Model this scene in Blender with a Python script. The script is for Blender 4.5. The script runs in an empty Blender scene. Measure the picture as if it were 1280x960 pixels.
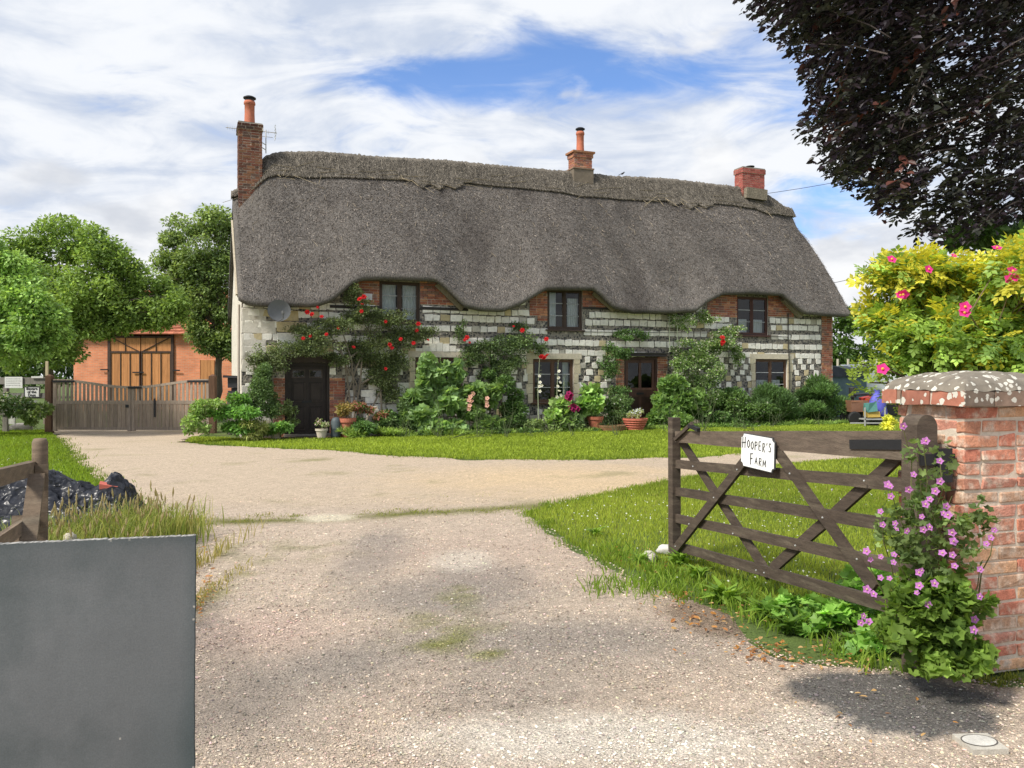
import bpy, math, random
import numpy as np
from mathutils import Vector, Matrix

random.seed(7)
rng = np.random.default_rng(7)
SC = bpy.context.scene
COL = SC.collection
R = math.radians

# ------------------------------------------------------------------ camera
F, CX, HY, EYE = 1000.0, 640.0, 471.0, 1.6       # focal length in photo pixels, horizon row, eye height
cam_d = bpy.data.cameras.new('camera')
cam_d.sensor_width = 36
cam_d.lens = F / 1280 * 36
cam_d.shift_y = (HY - 480) / 1280
cam_d.clip_start, cam_d.clip_end = 0.05, 3000
cam = bpy.data.objects.new('camera', cam_d)
cam.location = (0, 0, EYE)
cam.rotation_euler = (R(90), 0, 0)
COL.objects.link(cam)
SC.camera = cam

# ------------------------------------------------------------------ light
SUN_EL, SUN_AZ = 46.0, 232.0       # azimuth measured clockwise from +Y: behind the camera on the left
world = bpy.data.worlds.new('World')
SC.world = world
world.use_nodes = True
nt = world.node_tree
nt.nodes.clear()
def N(t, **k):
    n = nt.nodes.new(t)
    for a, b in k.items():
        setattr(n, a, b)
    return n
def math_node(op, a, b=None, clamp=False):
    n = N('ShaderNodeMath', operation=op, use_clamp=clamp)
    for i, v in enumerate((a, b)):
        if v is None: continue
        if isinstance(v, (int, float)): n.inputs[i].default_value = v
        else: nt.links.new(v, n.inputs[i])
    return n.outputs[0]
out = N('ShaderNodeOutputWorld')
bgn = N('ShaderNodeBackground')
bgn.inputs['Strength'].default_value = 0.12
sky = N('ShaderNodeTexSky', sky_type='NISHITA')
sky.sun_disc = False
sky.sun_elevation = R(SUN_EL)
sky.sun_rotation = R(SUN_AZ)
sky.air_density = 1.0
sky.dust_density = 0.6
sky.ozone_density = 2.0
tc = N('ShaderNodeTexCoord')
sep = N('ShaderNodeSeparateXYZ')
nt.links.new(tc.outputs['Generated'], sep.inputs[0])
zc = math_node('MAXIMUM', sep.outputs['Z'], 0.0)
zc = math_node('ADD', zc, 0.22)
px_ = math_node('DIVIDE', sep.outputs['X'], zc)
py_ = math_node('DIVIDE', sep.outputs['Y'], zc)
comb = N('ShaderNodeCombineXYZ')
nt.links.new(px_, comb.inputs[0]); nt.links.new(py_, comb.inputs[1])
def noise(scale, detail, rough, dist=0.0, src=None, stretch=(1, 1, 1), loc=(0, 0, 0), rot=0):
    mp = N('ShaderNodeMapping')
    mp.inputs['Scale'].default_value = stretch
    mp.inputs['Location'].default_value = loc
    mp.inputs['Rotation'].default_value = (0, 0, rot)
    nt.links.new(src if src else comb.outputs[0], mp.inputs[0])
    n = N('ShaderNodeTexNoise')
    n.inputs['Scale'].default_value = scale
    n.inputs['Detail'].default_value = detail
    n.inputs['Roughness'].default_value = rough
    n.inputs['Distortion'].default_value = dist
    nt.links.new(mp.outputs[0], n.inputs['Vector'])
    return n.outputs['Fac']
def ramp(v, p0, p1, c0=(0, 0, 0, 1), c1=(1, 1, 1, 1), interp='EASE'):
    r = N('ShaderNodeValToRGB')
    r.color_ramp.interpolation = interp
    r.color_ramp.elements[0].position = p0; r.color_ramp.elements[0].color = c0
    r.color_ramp.elements[1].position = p1; r.color_ramp.elements[1].color = c1
    nt.links.new(v, r.inputs[0])
    return r.outputs[0]
def dirmask(az, el, radius, soft):
    # gap in the cloud round one direction of the sky (azimuth from +Y to the right, elevation)
    d = (math.sin(R(az)) * math.cos(R(el)), math.cos(R(az)) * math.cos(R(el)), math.sin(R(el)))
    vm = N('ShaderNodeVectorMath', operation='MULTIPLY'); vm.inputs[1].default_value = (0.55, 0.8, 1.5)
    nt.links.new(tc.outputs['Generated'], vm.inputs[0])
    dn = N('ShaderNodeVectorMath', operation='DISTANCE')
    dn.inputs[1].default_value = (d[0] * 0.55, d[1] * 0.8, d[2] * 1.5)
    nt.links.new(vm.outputs[0], dn.inputs[0])
    m = N('ShaderNodeMapRange')
    m.interpolation_type = 'SMOOTHSTEP'
    m.inputs['From Min'].default_value = radius + soft
    m.inputs['From Max'].default_value = max(radius - soft, 0)
    nt.links.new(dn.outputs[1] if len(dn.outputs) > 1 else dn.outputs['Value'], m.inputs['Value'])
    return m.outputs[0]
n1 = noise(1.35, 9, 0.56, 0.5, stretch=(0.9, 1.3, 1), loc=(3.1, 1.2, 0), rot=R(-14))
n2 = noise(4.5, 8, 0.6, 0.9, stretch=(0.8, 1.3, 1), loc=(0.4, 7.7, 0), rot=R(-22))
dens = math_node('ADD', math_node('MULTIPLY', n1, 0.62), math_node('MULTIPLY', n2, 0.38))
gaps = None
for (a, e, rr, so, w) in ((3.0, 21.6, .04, .06, .24), (-4.5, 20.2, .025, .05, .17), (14, 21.5, .04, .06, .07), (-10, 20.6, .02, .05, .07), (22, 11.5, .05, .05, .16), (20, 17.5, .03, .05, .09), (8, 19, .02, .07, .07), (-27, 18.6, .03, .035, .06),
                          (12.5, 20, .02, .04, .10), (3, 42, .25, .2, .10), (120, 45, .6, .4, .10), (-140, 30, .5, .4, .08)):
    g = math_node('MULTIPLY', dirmask(a, e, rr, so), w)
    gaps = g if gaps is None else math_node('ADD', gaps, g)
dens = math_node('SUBTRACT', dens, gaps)
cover = ramp(dens, 0.25, 0.47, (.05, .05, .05, 1))
# cloud body colour: brighter tops, greyer undersides, from the same field
n3 = noise(2.3, 7, 0.55, 0.3, stretch=(1, 1.0, 1), loc=(8.3, 2.2, 0))
body = ramp(math_node('ADD', math_node('MULTIPLY', n3, 0.65), math_node('MULTIPLY', n2, 0.35)), 0.38, 0.58, (3.7, 4.15, 5.0, 1), (5.75, 5.9, 6.15, 1))
# heaped cumulus low down: noise in direction space
n4 = noise(5.5, 7, 0.5, 0.15, src=tc.outputs['Generated'], stretch=(1, 1, 1.9), loc=(1.37, 0.2, 0.31))
low = N('ShaderNodeMapRange'); low.interpolation_type = 'SMOOTHSTEP'
low.inputs['From Min'].default_value = 0.33; low.inputs['From Max'].default_value = 0.12
nt.links.new(sep.outputs['Z'], low.inputs['Value'])
cum = ramp(math_node('ADD', n4, math_node('MULTIPLY', low.outputs[0], 0.26)), 0.64, 0.76)
cumc = ramp(noise(7.5, 6, 0.5, 0.0, src=tc.outputs['Generated'], stretch=(1, 1, 2.4), loc=(0.3, 0.7, 0.05)), 0.38, 0.60, (4.2, 4.4, 4.8, 1), (6.0, 6.05, 6.15, 1))
def mixc(f, a, b):
    m = N('ShaderNodeMix', data_type='RGBA')
    nt.links.new(f, m.inputs['Factor'])
    nt.links.new(a, m.inputs[6]); nt.links.new(b, m.inputs[7])
    return m.outputs[2]
skyb = N('ShaderNodeMix', data_type='RGBA', blend_type='MULTIPLY')
skyb.inputs['Factor'].default_value = 1.0
nt.links.new(sky.outputs[0], skyb.inputs[6])
skyb.inputs[7].default_value = (0.75, 0.95, 1.25, 1)
c = mixc(cover, skyb.outputs[2], body)
c = mixc(cum, c, cumc)
nt.links.new(c, bgn.inputs['Color'])
nt.links.new(bgn.outputs[0], out.inputs[0])

sun_d = bpy.data.lights.new('sun', 'SUN')
sun_d.energy = 3.8
sun_d.angle = R(11)
sun_d.color = (1.0, 0.94, 0.84)
sun = bpy.data.objects.new('sun', sun_d)
dx, dy, dz = math.sin(R(SUN_AZ)) * math.cos(R(SUN_EL)), math.cos(R(SUN_AZ)) * math.cos(R(SUN_EL)), math.sin(R(SUN_EL))
sun.rotation_euler = Vector((dx, dy, dz)).to_track_quat('Z', 'Y').to_euler()
COL.objects.link(sun)
SC.view_settings.view_transform = 'Standard'
SC.view_settings.look = 'None'
SC.view_settings.exposure = 0.45
SC.view_settings.gamma = 1
SC.cycles.max_bounces = 6
SC.cycles.transparent_max_bounces = 12
SC.cycles.use_denoising = True

# ------------------------------------------------------------------ measuring helpers
def P(px, py, d):
    return np.array([(px - CX) / F * d, d, EYE - (py - HY) / F * d])
def G(px, py, h=0.0):
    d = (EYE - h) * F / (py - HY)
    return np.array([(px - CX) / F * d, d, h])
HA = R(22)
HC = np.array([-7.10, 21.0])
HU = np.array([math.cos(HA), math.sin(HA)])
HN = np.array([-math.sin(HA), math.cos(HA)])
def Hp(px, py, yl=0.0):
    d = np.array([(px - CX) / F, 1.0])
    r = (yl + HC @ HN) / (d @ HN)
    return float((r * d - HC) @ HU), EYE - (py - HY) / F * r
def W(t, yl, h):
    q = HC + t * HU + yl * HN
    return np.array([q[0], q[1], h])
def Wp(px, py, off):            # world point seen at a pixel on the plane `off` metres in front of the facade
    t, h = Hp(px, py, -off)
    return W(t, -off, h)

# ------------------------------------------------------------------ mesh builder
class MB:
    def __init__(s): s.V, s.F, s.C, s.M, s.n = [], [], [], [], 0
    def add(s, V, Fc, col=(1, 1, 1), mi=0):
        V = np.asarray(V, float).reshape(-1, 3)
        Fc = np.asarray(Fc, np.int64)
        if Fc.ndim == 1: Fc = Fc[None]
        s.V.append(V); s.F.append(Fc + s.n); s.n += len(V)
        c = np.asarray(col, float)
        if c.ndim == 1: c = np.tile(c, (len(Fc), 1))
        s.C.append(c[:, :3]); s.M.append(np.full(len(Fc), mi))
    def box(s, c0, c1, col=(1, 1, 1), mi=0, rot=None, jit=0.0):
        x0, y0, z0 = c0; x1, y1, z1 = c1
        V = np.array([(x, y, z) for z in (z0, z1) for y in (y0, y1) for x in (x0, x1)], float)
        if jit: V += rng.normal(0, jit, V.shape)
        if rot is not None: V = V @ np.array(rot).T
        s.add(V, [(0, 2, 3, 1), (4, 5, 7, 6), (0, 1, 5, 4), (2, 6, 7, 3), (0, 4, 6, 2), (1, 3, 7, 5)], col, mi)
    def bar(s, a, b, w, h, up=(0, 0, 1), col=(1, 1, 1), mi=0, jit=0.0):   # rectangular bar from a to b
        a = np.array(a, float); b = np.array(b, float)
        d = b - a; L = np.linalg.norm(d); d /= L
        side = np.cross(d, up); side /= np.linalg.norm(side); u2 = np.cross(side, d)
        V = []
        for p in (a, b):
            for i, j in ((-1, -1), (1, -1), (1, 1), (-1, 1)):
                V.append(p + side * i * w / 2 + u2 * j * h / 2)
        V = np.array(V)
        if jit: V += rng.normal(0, jit, V.shape)
        s.add(V, [(0, 1, 2, 3), (7, 6, 5, 4), (0, 4, 5, 1), (1, 5, 6, 2), (2, 6, 7, 3), (3, 7, 4, 0)], col, mi)
    def tube(s, pts, rad, n=6, col=(1, 1, 1), mi=0, cap=True):
        pts = np.array(pts, float)
        rad = np.broadcast_to(np.asarray(rad, float), (len(pts),))
        V = []
        prev = None
        for i, p in enumerate(pts):
            d = pts[min(i + 1, len(pts) - 1)] - pts[max(i - 1, 0)]
            d = d / (np.linalg.norm(d) + 1e-9)
            if prev is None:
                a = np.cross(d, (0, 0, 1) if abs(d[2]) < .9 else (1, 0, 0))
            else:
                a = prev - d * (prev @ d)
            a /= np.linalg.norm(a) + 1e-9
            prev = a
            b = np.cross(d, a)
            for k in range(n):
                q = 2 * math.pi * k / n
                V.append(p + rad[i] * (a * math.cos(q) + b * math.sin(q)))
        Fq = [(i * n + k, i * n + (k + 1) % n, (i + 1) * n + (k + 1) % n, (i + 1) * n + k) for i in range(len(pts) - 1) for k in range(n)]
        s.add(V, Fq, col, mi)
        if cap:
            base = s.n - len(V)
            s.F.append(np.array([[base + k for k in range(n)][::-1]])); s.C.append(np.array([s.C[-1][0]])); s.M.append(np.array([mi]))
            e = base + (len(pts) - 1) * n
            s.F.append(np.array([[e + k for k in range(n)]])); s.C.append(np.array([s.C[-1][0]])); s.M.append(np.array([mi]))
    def lathe(s, c, prof, n=20, col=(1, 1, 1), mi=0, cap=True):          # profile [(r, z)]
        c = np.array(c, float)
        V = [(c[0] + r * math.cos(2 * math.pi * k / n), c[1] + r * math.sin(2 * math.pi * k / n), c[2] + z) for r, z in prof for k in range(n)]
        Fq = [(i * n + k, i * n + (k + 1) % n, (i + 1) * n + (k + 1) % n, (i + 1) * n + k) for i in range(len(prof) - 1) for k in range(n)]
        b = s.n
        s.add(V, Fq, col, mi)
        if cap:
            for e, rev in ((0, True), ((len(prof) - 1) * n, False)):
                L = [b + e + k for k in range(n)]
                s.F.append(np.array([L[::-1] if rev else L])); s.C.append(np.array([s.C[-1][0]])); s.M.append(np.array([mi]))
    def build(s, name, mats, parent=None, smooth=False):
        me = bpy.data.meshes.new(name)
        V = np.concatenate(s.V)
        tot = np.concatenate([np.full(len(f), f.shape[1]) for f in s.F])
        loops = np.concatenate([f.ravel() for f in s.F])
        me.vertices.add(len(V)); me.vertices.foreach_set('co', V.ravel())
        me.loops.add(len(loops)); me.loops.foreach_set('vertex_index', loops.astype(np.int32))
        me.polygons.add(len(tot))
        me.polygons.foreach_set('loop_start', np.concatenate([[0], np.cumsum(tot)[:-1]]).astype(np.int32))
        me.polygons.foreach_set('loop_total', tot.astype(np.int32))
        me.polygons.foreach_set('material_index', np.concatenate(s.M).astype(np.int32))
        me.polygons.foreach_set('use_smooth', np.full(len(tot), smooth))
        me.update(calc_edges=True)
        at = me.attributes.new('Col', 'FLOAT_COLOR', 'FACE')
        c = np.ones((len(tot), 4)); c[:, :3] = np.clip(np.concatenate(s.C), 0, None)
        at.data.foreach_set('color', c.ravel())
        for m in (mats if isinstance(mats, (list, tuple)) else [mats]): me.materials.append(m)
        o = bpy.data.objects.new(name, me)
        COL.objects.link(o)
        if parent is not None: o.parent = parent
        return o

def tag(o, label=None, cat=None, group=None, kind=None):
    if label: o['label'] = label
    if cat: o['category'] = cat
    if group: o['group'] = group
    if kind: o['kind'] = kind
    return o
def empty(name, loc=(0, 0, 0), rz=0.0):
    o = bpy.data.objects.new(name, None)
    o.location = loc; o.rotation_euler = (0, 0, rz); o.empty_display_size = .2
    COL.objects.link(o)
    return o
def rebase(o, base):
    """put a mesh's origin at base (mesh data was written in world coordinates)"""
    base = Vector(base)
    o.data.transform(Matrix.Translation(-base))
    o.location = base
    return o

# ------------------------------------------------------------------ materials
def new_mat(name):
    m = bpy.data.materials.new(name); m.use_nodes = True
    t = m.node_tree; t.nodes.clear()
    return m, t
def basic(name, color=(1, 1, 1), rough=0.85, attr=True, var=0.25, vscale=9.0, tint=None, tscale=2.0, tlo=.5, thi=.65, bump=0.3, bscale=40.0,
          bdist=0.01, stretch=(1, 1, 1), metal=0.0, spec=0.3, detail=6, fine=0.0, fscale=150.0):
    m, t = new_mat(name)
    A = lambda k, **kw: (lambda n: ([setattr(n, a, b) for a, b in kw.items()], n)[1])(t.nodes.new(k))
    o = A('ShaderNodeOutputMaterial'); b = A('ShaderNodeBsdfPrincipled')
    t.links.new(b.outputs[0], o.inputs[0])
    b.inputs['Roughness'].default_value = rough
    b.inputs['Metallic'].default_value = metal
    b.inputs['Specular IOR Level'].default_value = spec
    tcn = A('ShaderNodeTexCoord'); mp = A('ShaderNodeMapping'); mp.inputs['Scale'].default_value = stretch
    t.links.new(tcn.outputs['Object'], mp.inputs[0])
    if attr:
        at = A('ShaderNodeAttribute'); at.attribute_name = 'Col'
        mul = A('ShaderNodeMix', data_type='RGBA', blend_type='MULTIPLY'); mul.inputs['Factor'].default_value = 1
        t.links.new(at.outputs['Color'], mul.inputs[6]); mul.inputs[7].default_value = (*color, 1)
        cur = mul.outputs[2]
    else:
        rgb = A('ShaderNodeRGB'); rgb.outputs[0].default_value = (*color, 1); cur = rgb.outputs[0]
    def nz(scale, det=6, r=.6):
        n = A('ShaderNodeTexNoise'); n.inputs['Scale'].default_value = scale; n.inputs['Detail'].default_value = det; n.inputs['Roughness'].default_value = r
        t.links.new(mp.outputs[0], n.inputs['Vector']); return n.outputs['Fac']
    if tint is not None:
        rp = A('ShaderNodeValToRGB'); rp.color_ramp.elements[0].position = tlo; rp.color_ramp.elements[1].position = thi
        t.links.new(nz(tscale, 7), rp.inputs[0])
        mx = A('ShaderNodeMix', data_type='RGBA'); t.links.new(rp.outputs[0], mx.inputs['Factor'])
        t.links.new(cur, mx.inputs[6]); mx.inputs[7].default_value = (*tint, 1); cur = mx.outputs[2]
    def vary(cur, sc, amt, det):
        mr = A('ShaderNodeMapRange'); mr.inputs['From Min'].default_value = .25; mr.inputs['From Max'].default_value = .75
        mr.inputs['To Min'].default_value = 1 - amt; mr.inputs['To Max'].default_value = 1 + amt
        t.links.new(nz(sc, det), mr.inputs['Value'])
        h = A('ShaderNodeVectorMath', operation='SCALE'); t.links.new(cur, h.inputs[0]); t.links.new(mr.outputs[0], h.inputs['Scale'])
        return h.outputs[0]
    if var: cur = vary(cur, vscale, var, detail)
    if fine: cur = vary(cur, fscale, fine, 2)
    t.links.new(cur, b.inputs['Base Color'])
    if bump:
        bp = A('ShaderNodeBump'); bp.inputs['Strength'].default_value = bump; bp.inputs['Distance'].default_value = bdist
        t.links.new(nz(bscale, 5), bp.inputs['Height']); t.links.new(bp.outputs[0], b.inputs['Normal'])
    return m
def leafmat(name, trans=0.35, gloss=0.25, rough=0.45):
    m, t = new_mat(name)
    o = t.nodes.new('ShaderNodeOutputMaterial'); b = t.nodes.new('ShaderNodeBsdfPrincipled')
    at = t.nodes.new('ShaderNodeAttribute'); at.attribute_name = 'Col'
    tr = t.nodes.new('ShaderNodeBsdfTranslucent'); mx = t.nodes.new('ShaderNodeMixShader')
    mx.inputs[0].default_value = trans
    sc = t.nodes.new('ShaderNodeMix'); sc.data_type = 'RGBA'; sc.blend_type = 'MULTIPLY'; sc.inputs['Factor'].default_value = 1
    t.links.new(at.outputs['Color'], sc.inputs[6]); sc.inputs[7].default_value = (1.5, 1.45, .8, 1)
    t.links.new(at.outputs['Color'], b.inputs['Base Color']); t.links.new(sc.outputs[2], tr.inputs[0])
    b.inputs['Roughness'].default_value = rough; b.inputs['Specular IOR Level'].default_value = gloss
    t.links.new(b.outputs[0], mx.inputs[1]); t.links.new(tr.outputs[0], mx.inputs[2]); t.links.new(mx.outputs[0], o.inputs[0])
    return m
def glassmat():
    m, t = new_mat('window_glass')
    o = t.nodes.new('ShaderNodeOutputMaterial'); g = t.nodes.new('ShaderNodeBsdfGlossy'); tr = t.nodes.new('ShaderNodeBsdfTransparent')
    mx = t.nodes.new('ShaderNodeMixShader'); fr = t.nodes.new('ShaderNodeFresnel'); fr.inputs[0].default_value = 1.5
    ad = t.nodes.new('ShaderNodeMath'); ad.operation = 'MULTIPLY_ADD'; ad.inputs[1].default_value = 1.0; ad.inputs[2].default_value = .01
    tcn = t.nodes.new('ShaderNodeTexCoord'); nz = t.nodes.new('ShaderNodeTexNoise'); nz.inputs['Scale'].default_value = 3
    bp = t.nodes.new('ShaderNodeBump'); bp.inputs['Strength'].default_value = .25; bp.inputs['Distance'].default_value = .02
    t.links.new(tcn.outputs['Object'], nz.inputs[0]); t.links.new(nz.outputs['Fac'], bp.inputs['Height']); t.links.new(bp.outputs[0], g.inputs['Normal'])
    t.links.new(fr.outputs[0], ad.inputs[0]); t.links.new(ad.outputs[0], mx.inputs[0])
    g.inputs['Roughness'].default_value = .03; tr.inputs[0].default_value = (.8, .85, .85, 1)
    t.links.new(tr.outputs[0], mx.inputs[1]); t.links.new(g.outputs[0], mx.inputs[2]); t.links.new(mx.outputs[0], o.inputs[0])
    return m
def flintmat():
    m, t = new_mat('knapped_flint')
    L = t.links.new; A = t.nodes.new
    o = A('ShaderNodeOutputMaterial'); b = A('ShaderNodeBsdfPrincipled'); L(b.outputs[0], o.inputs[0]); b.inputs['Roughness'].default_value = .7
    tcn = A('ShaderNodeTexCoord')
    nz = A('ShaderNodeTexNoise'); nz.inputs['Scale'].default_value = 6; L(tcn.outputs['Object'], nz.inputs[0])
    sc = A('ShaderNodeVectorMath'); sc.operation = 'SCALE'; sc.inputs['Scale'].default_value = .06; L(nz.outputs['Color'], sc.inputs[0])
    ad = A('ShaderNodeVectorMath'); L(tcn.outputs['Object'], ad.inputs[0]); L(sc.outputs[0], ad.inputs[1])
    v = A('ShaderNodeTexVoronoi'); v.inputs['Scale'].default_value = 15; L(ad.outputs[0], v.inputs['Vector'])
    sepc = A('ShaderNodeSeparateColor'); L(v.outputs['Color'], sepc.inputs[0])
    r1 = A('ShaderNodeValToRGB'); e = r1.color_ramp.elements; e[0].position = 0; e[0].color = (.035, .034, .034, 1); e[1].position = 1; e[1].color = (.46, .41, .32, 1)
    for p, c in ((.45, (.055, .053, .05, 1)), (.62, (.12, .11, .10, 1)), (.86, (.24, .21, .17, 1))):
        q = e.new(p); q.color = c
    L(sepc.outputs[0], r1.inputs[0])
    r2 = A('ShaderNodeValToRGB'); r2.color_ramp.elements[0].position = .42; r2.color_ramp.elements[1].position = .60
    L(v.outputs['Distance'], r2.inputs[0])
    mx = A('ShaderNodeMix'); mx.data_type = 'RGBA'; L(r2.outputs[0], mx.inputs['Factor']); L(r1.outputs[0], mx.inputs[6]); mx.inputs[7].default_value = (.24, .215, .175, 1)
    L(mx.outputs[2], b.inputs['Base Color'])
    bp = A('ShaderNodeBump'); bp.invert = True; bp.inputs['Strength'].default_value = .7; bp.inputs['Distance'].default_value = .02
    L(v.outputs['Distance'], bp.inputs['Height']); L(bp.outputs[0], b.inputs['Normal'])
    return m

LEAF = leafmat('leaf')
LEAF_GLOSS = leafmat('glossy_leaf', .10, .35, .42)
LEAF_SOFT = leafmat('soft_leaf', .5, .15, .6)
PETAL = leafmat('petal', .3, .1, .7)
GRASS = leafmat('grass_blade', .45, .15, .6)
BARK = basic('bark', (1, 1, 1), .95, var=.35, vscale=14, bump=.9, bscale=30, bdist=.03, stretch=(3, 3, .6))
STEM = basic('stem', (1, 1, 1), .8, var=.2, bump=0)
FLINT = flintmat()
CHALK = basic('chalk_block', (1, 1, 1), .92, var=.16, vscale=14, tint=(.33, .30, .24), tscale=5, tlo=.60, thi=.82, bump=.5, bscale=30, bdist=.015, fine=.10)
BRICK = basic('brick', (1, 1, 1), .9, var=.26, vscale=22, tint=(.45, .36, .29), tscale=11, tlo=.60, thi=.80, bump=.7, bscale=45, bdist=.008, fine=.15)
MORTAR = basic('mortar', (.60, .52, .42), .95, attr=False, var=.2, vscale=30, bump=.6, bscale=60, bdist=.008)
RENDERW = basic('lime_render', (.62, .58, .50), .95, attr=False, var=.16, vscale=3, tint=(.30, .27, .21), tscale=4, tlo=.56, thi=.75, bump=.6, bscale=25, bdist=.02)
THATCH = basic('thatch', (1, 1, 1), .95, var=.26, vscale=.9, bump=1.0, bscale=26, bdist=.05, stretch=(1.3, 1, .5), fine=.40, fscale=30, tint=(.070, .060, .053), tscale=.55, tlo=.52, thi=.76)
RIDGE = basic('ridge_straw', (1, 1, 1), .95, var=.35, vscale=3, bump=1.0, bscale=22, bdist=.05, stretch=(2.2, 1, .7), fine=.45, fscale=26)
DARKWOOD = basic('dark_stained_wood', (1, 1, 1), .62, var=.3, vscale=5, bump=.4, bscale=30, bdist=.004, stretch=(1, 1, 1), spec=.35)
GATEWOOD = basic('gate_timber', (1, 1, 1), .70, var=.38, vscale=9, tint=(.15, .125, .09), tscale=3.2, tlo=.52, thi=.80, bump=.8, bscale=60, bdist=.004, stretch=(.8, .8, 5), spec=.25, fine=.22, fscale=60)
GREYWOOD = basic('weathered_timber', (1, 1, 1), .9, var=.3, vscale=8, bump=.6, bscale=50, bdist=.006, stretch=(4, 4, .5), fine=.2)
ORANGEWOOD = basic('orange_oiled_boards', (1, 1, 1), .7, var=.22, vscale=4, bump=.4, bscale=40, bdist=.005, stretch=(4, 4, .5))
IRON = basic('black_iron', (.02, .02, .022), .5, attr=False, var=.2, bump=.2, metal=.3, spec=.5)
ZINC = basic('galvanised_steel', (.60, .60, .58), .4, attr=False, var=.1, bump=0, metal=.7)
PAINT = basic('plain_paint', (1, 1, 1), .6, var=.10, bump=.15, spec=.4)
TERRA = basic('terracotta', (1, 1, 1), .85, var=.22, vscale=9, tint=(.40, .33, .27), tscale=6, tlo=.62, thi=.85, bump=.3)
TILE = basic('roof_tile', (1, 1, 1), .9, var=.3, vscale=6, bump=.5)
STONE = basic('stone', (1, 1, 1), .92, var=.22, vscale=8, bump=.6, bscale=30, bdist=.01, fine=.15)
GLASS = glassmat()
CLOTH = basic('curtain_cloth', (1, 1, 1), .95, var=.08, bump=.1)
def plasticmat():
    m = basic('black_polythene', (.012, .013, .018), .36, attr=False, var=.3, vscale=4, bump=0, spec=.5)
    t = m.node_tree; A = t.nodes.new; L = t.links.new
    b = next(n for n in t.nodes if n.type == 'BSDF_PRINCIPLED'); tcn = A('ShaderNodeTexCoord')
    nz = A('ShaderNodeTexNoise'); nz.inputs['Scale'].default_value = 5; L(tcn.outputs['Object'], nz.inputs[0])
    sc = A('ShaderNodeVectorMath'); sc.operation = 'SCALE'; sc.inputs['Scale'].default_value = .25; L(nz.outputs['Color'], sc.inputs[0])
    ad = A('ShaderNodeVectorMath'); L(tcn.outputs['Object'], ad.inputs[0]); L(sc.outputs[0], ad.inputs[1])
    v = A('ShaderNodeTexVoronoi'); v.feature = 'F1'; v.inputs['Scale'].default_value = 8; L(ad.outputs[0], v.inputs['Vector'])
    bp = A('ShaderNodeBump'); bp.inputs['Strength'].default_value = .85; bp.inputs['Distance'].default_value = .08; L(v.outputs['Distance'], bp.inputs['Height']); L(bp.outputs[0], b.inputs['Normal'])
    return m
POLY = plasticmat()
SLATE = basic('grey_board_face', (1, 1, 1), .62, var=.17, vscale=2.6, tint=(.060, .078, .080), tscale=2.1, tlo=.48, thi=.74, bump=.35, bscale=70, bdist=.002, fine=.14, fscale=240, spec=.35)

# ------------------------------------------------------------------ ground, drive, lawns
def fbm(x, y, scale, seed, octs=4):
    r = np.random.default_rng(seed); s = np.zeros_like(x, float); a = 1.0; tot = 0
    for o in range(octs):
        f = scale * 2 ** o
        for k in range(4):
            th = r.uniform(0, math.tau); ph = r.uniform(0, math.tau); ff = f * r.uniform(.7, 1.4)
            s = s + a * np.sin((x * math.cos(th) + y * math.sin(th)) * ff + ph + 1.7 * np.sin((x * math.sin(th) - y * math.cos(th)) * ff * .6 + ph * 2)) / 4
        tot += a; a *= .55
    return s / tot
def inpoly(x, y, poly):
    poly = np.asarray(poly); c = np.zeros(x.shape, bool)
    j = len(poly) - 1
    for i in range(len(poly)):
        xi, yi = poly[i]; xj, yj = poly[j]
        with np.errstate(divide='ignore', invalid='ignore'):
            t = ((yi > y) != (yj > y)) & (x < (xj - xi) * (y - yi) / (yj - yi + 1e-12) + xi)
        c ^= t; j = i
    return c
g2 = lambda px, py: tuple(G(px, py)[:2])
drive_poly = [(-16, -9), (16, -9), (16, 4.15), g2(1245, 850), g2(1160, 838), g2(1080, 832), g2(1000, 822), g2(940, 800), g2(900, 768), g2(860, 745), g2(800, 722), g2(760, 703),
              g2(715, 680), g2(682, 655), g2(655, 641), g2(690, 630), g2(760, 615), g2(835, 601), g2(930, 584), g2(1010, 577), g2(1120, 570), (16, 15.6),
              (16, 21.4), g2(1120, 548), g2(1010, 558), g2(930, 567), g2(870, 571), g2(800, 573), g2(700, 575), g2(600, 574), g2(500, 570), g2(420, 563), g2(330, 559), g2(262, 556), g2(232, 552),
              g2(238, 546), g2(262, 540), g2(268, 536), g2(60, 536), g2(72, 548), g2(92, 575), g2(118, 597), g2(140, 610), g2(165, 625), g2(195, 645), g2(222, 668),
              g2(226, 700), g2(215, 760), g2(170, 860), (-1.8, 3.2), (-16, 3.2)]
me = bpy.data.meshes.new('ground')
S = 400
nv = [(-S, -40, -.015), (S, -40, -.015), (S, 900, -.015), (-S, 900, -.015)]
me.from_pydata(nv, [], [(0, 1, 2, 3)])
GROUND = basic('meadow_soil', (.085, .125, .030), .95, attr=False, var=.35, vscale=3, tint=(.10, .085, .04), tscale=1.3, tlo=.55, thi=.75, bump=.8, bscale=40, bdist=.02, fine=.3, fscale=60)
me.materials.append(GROUND)
go = bpy.data.objects.new('ground', me); COL.objects.link(go); tag(go, kind='structure')

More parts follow.
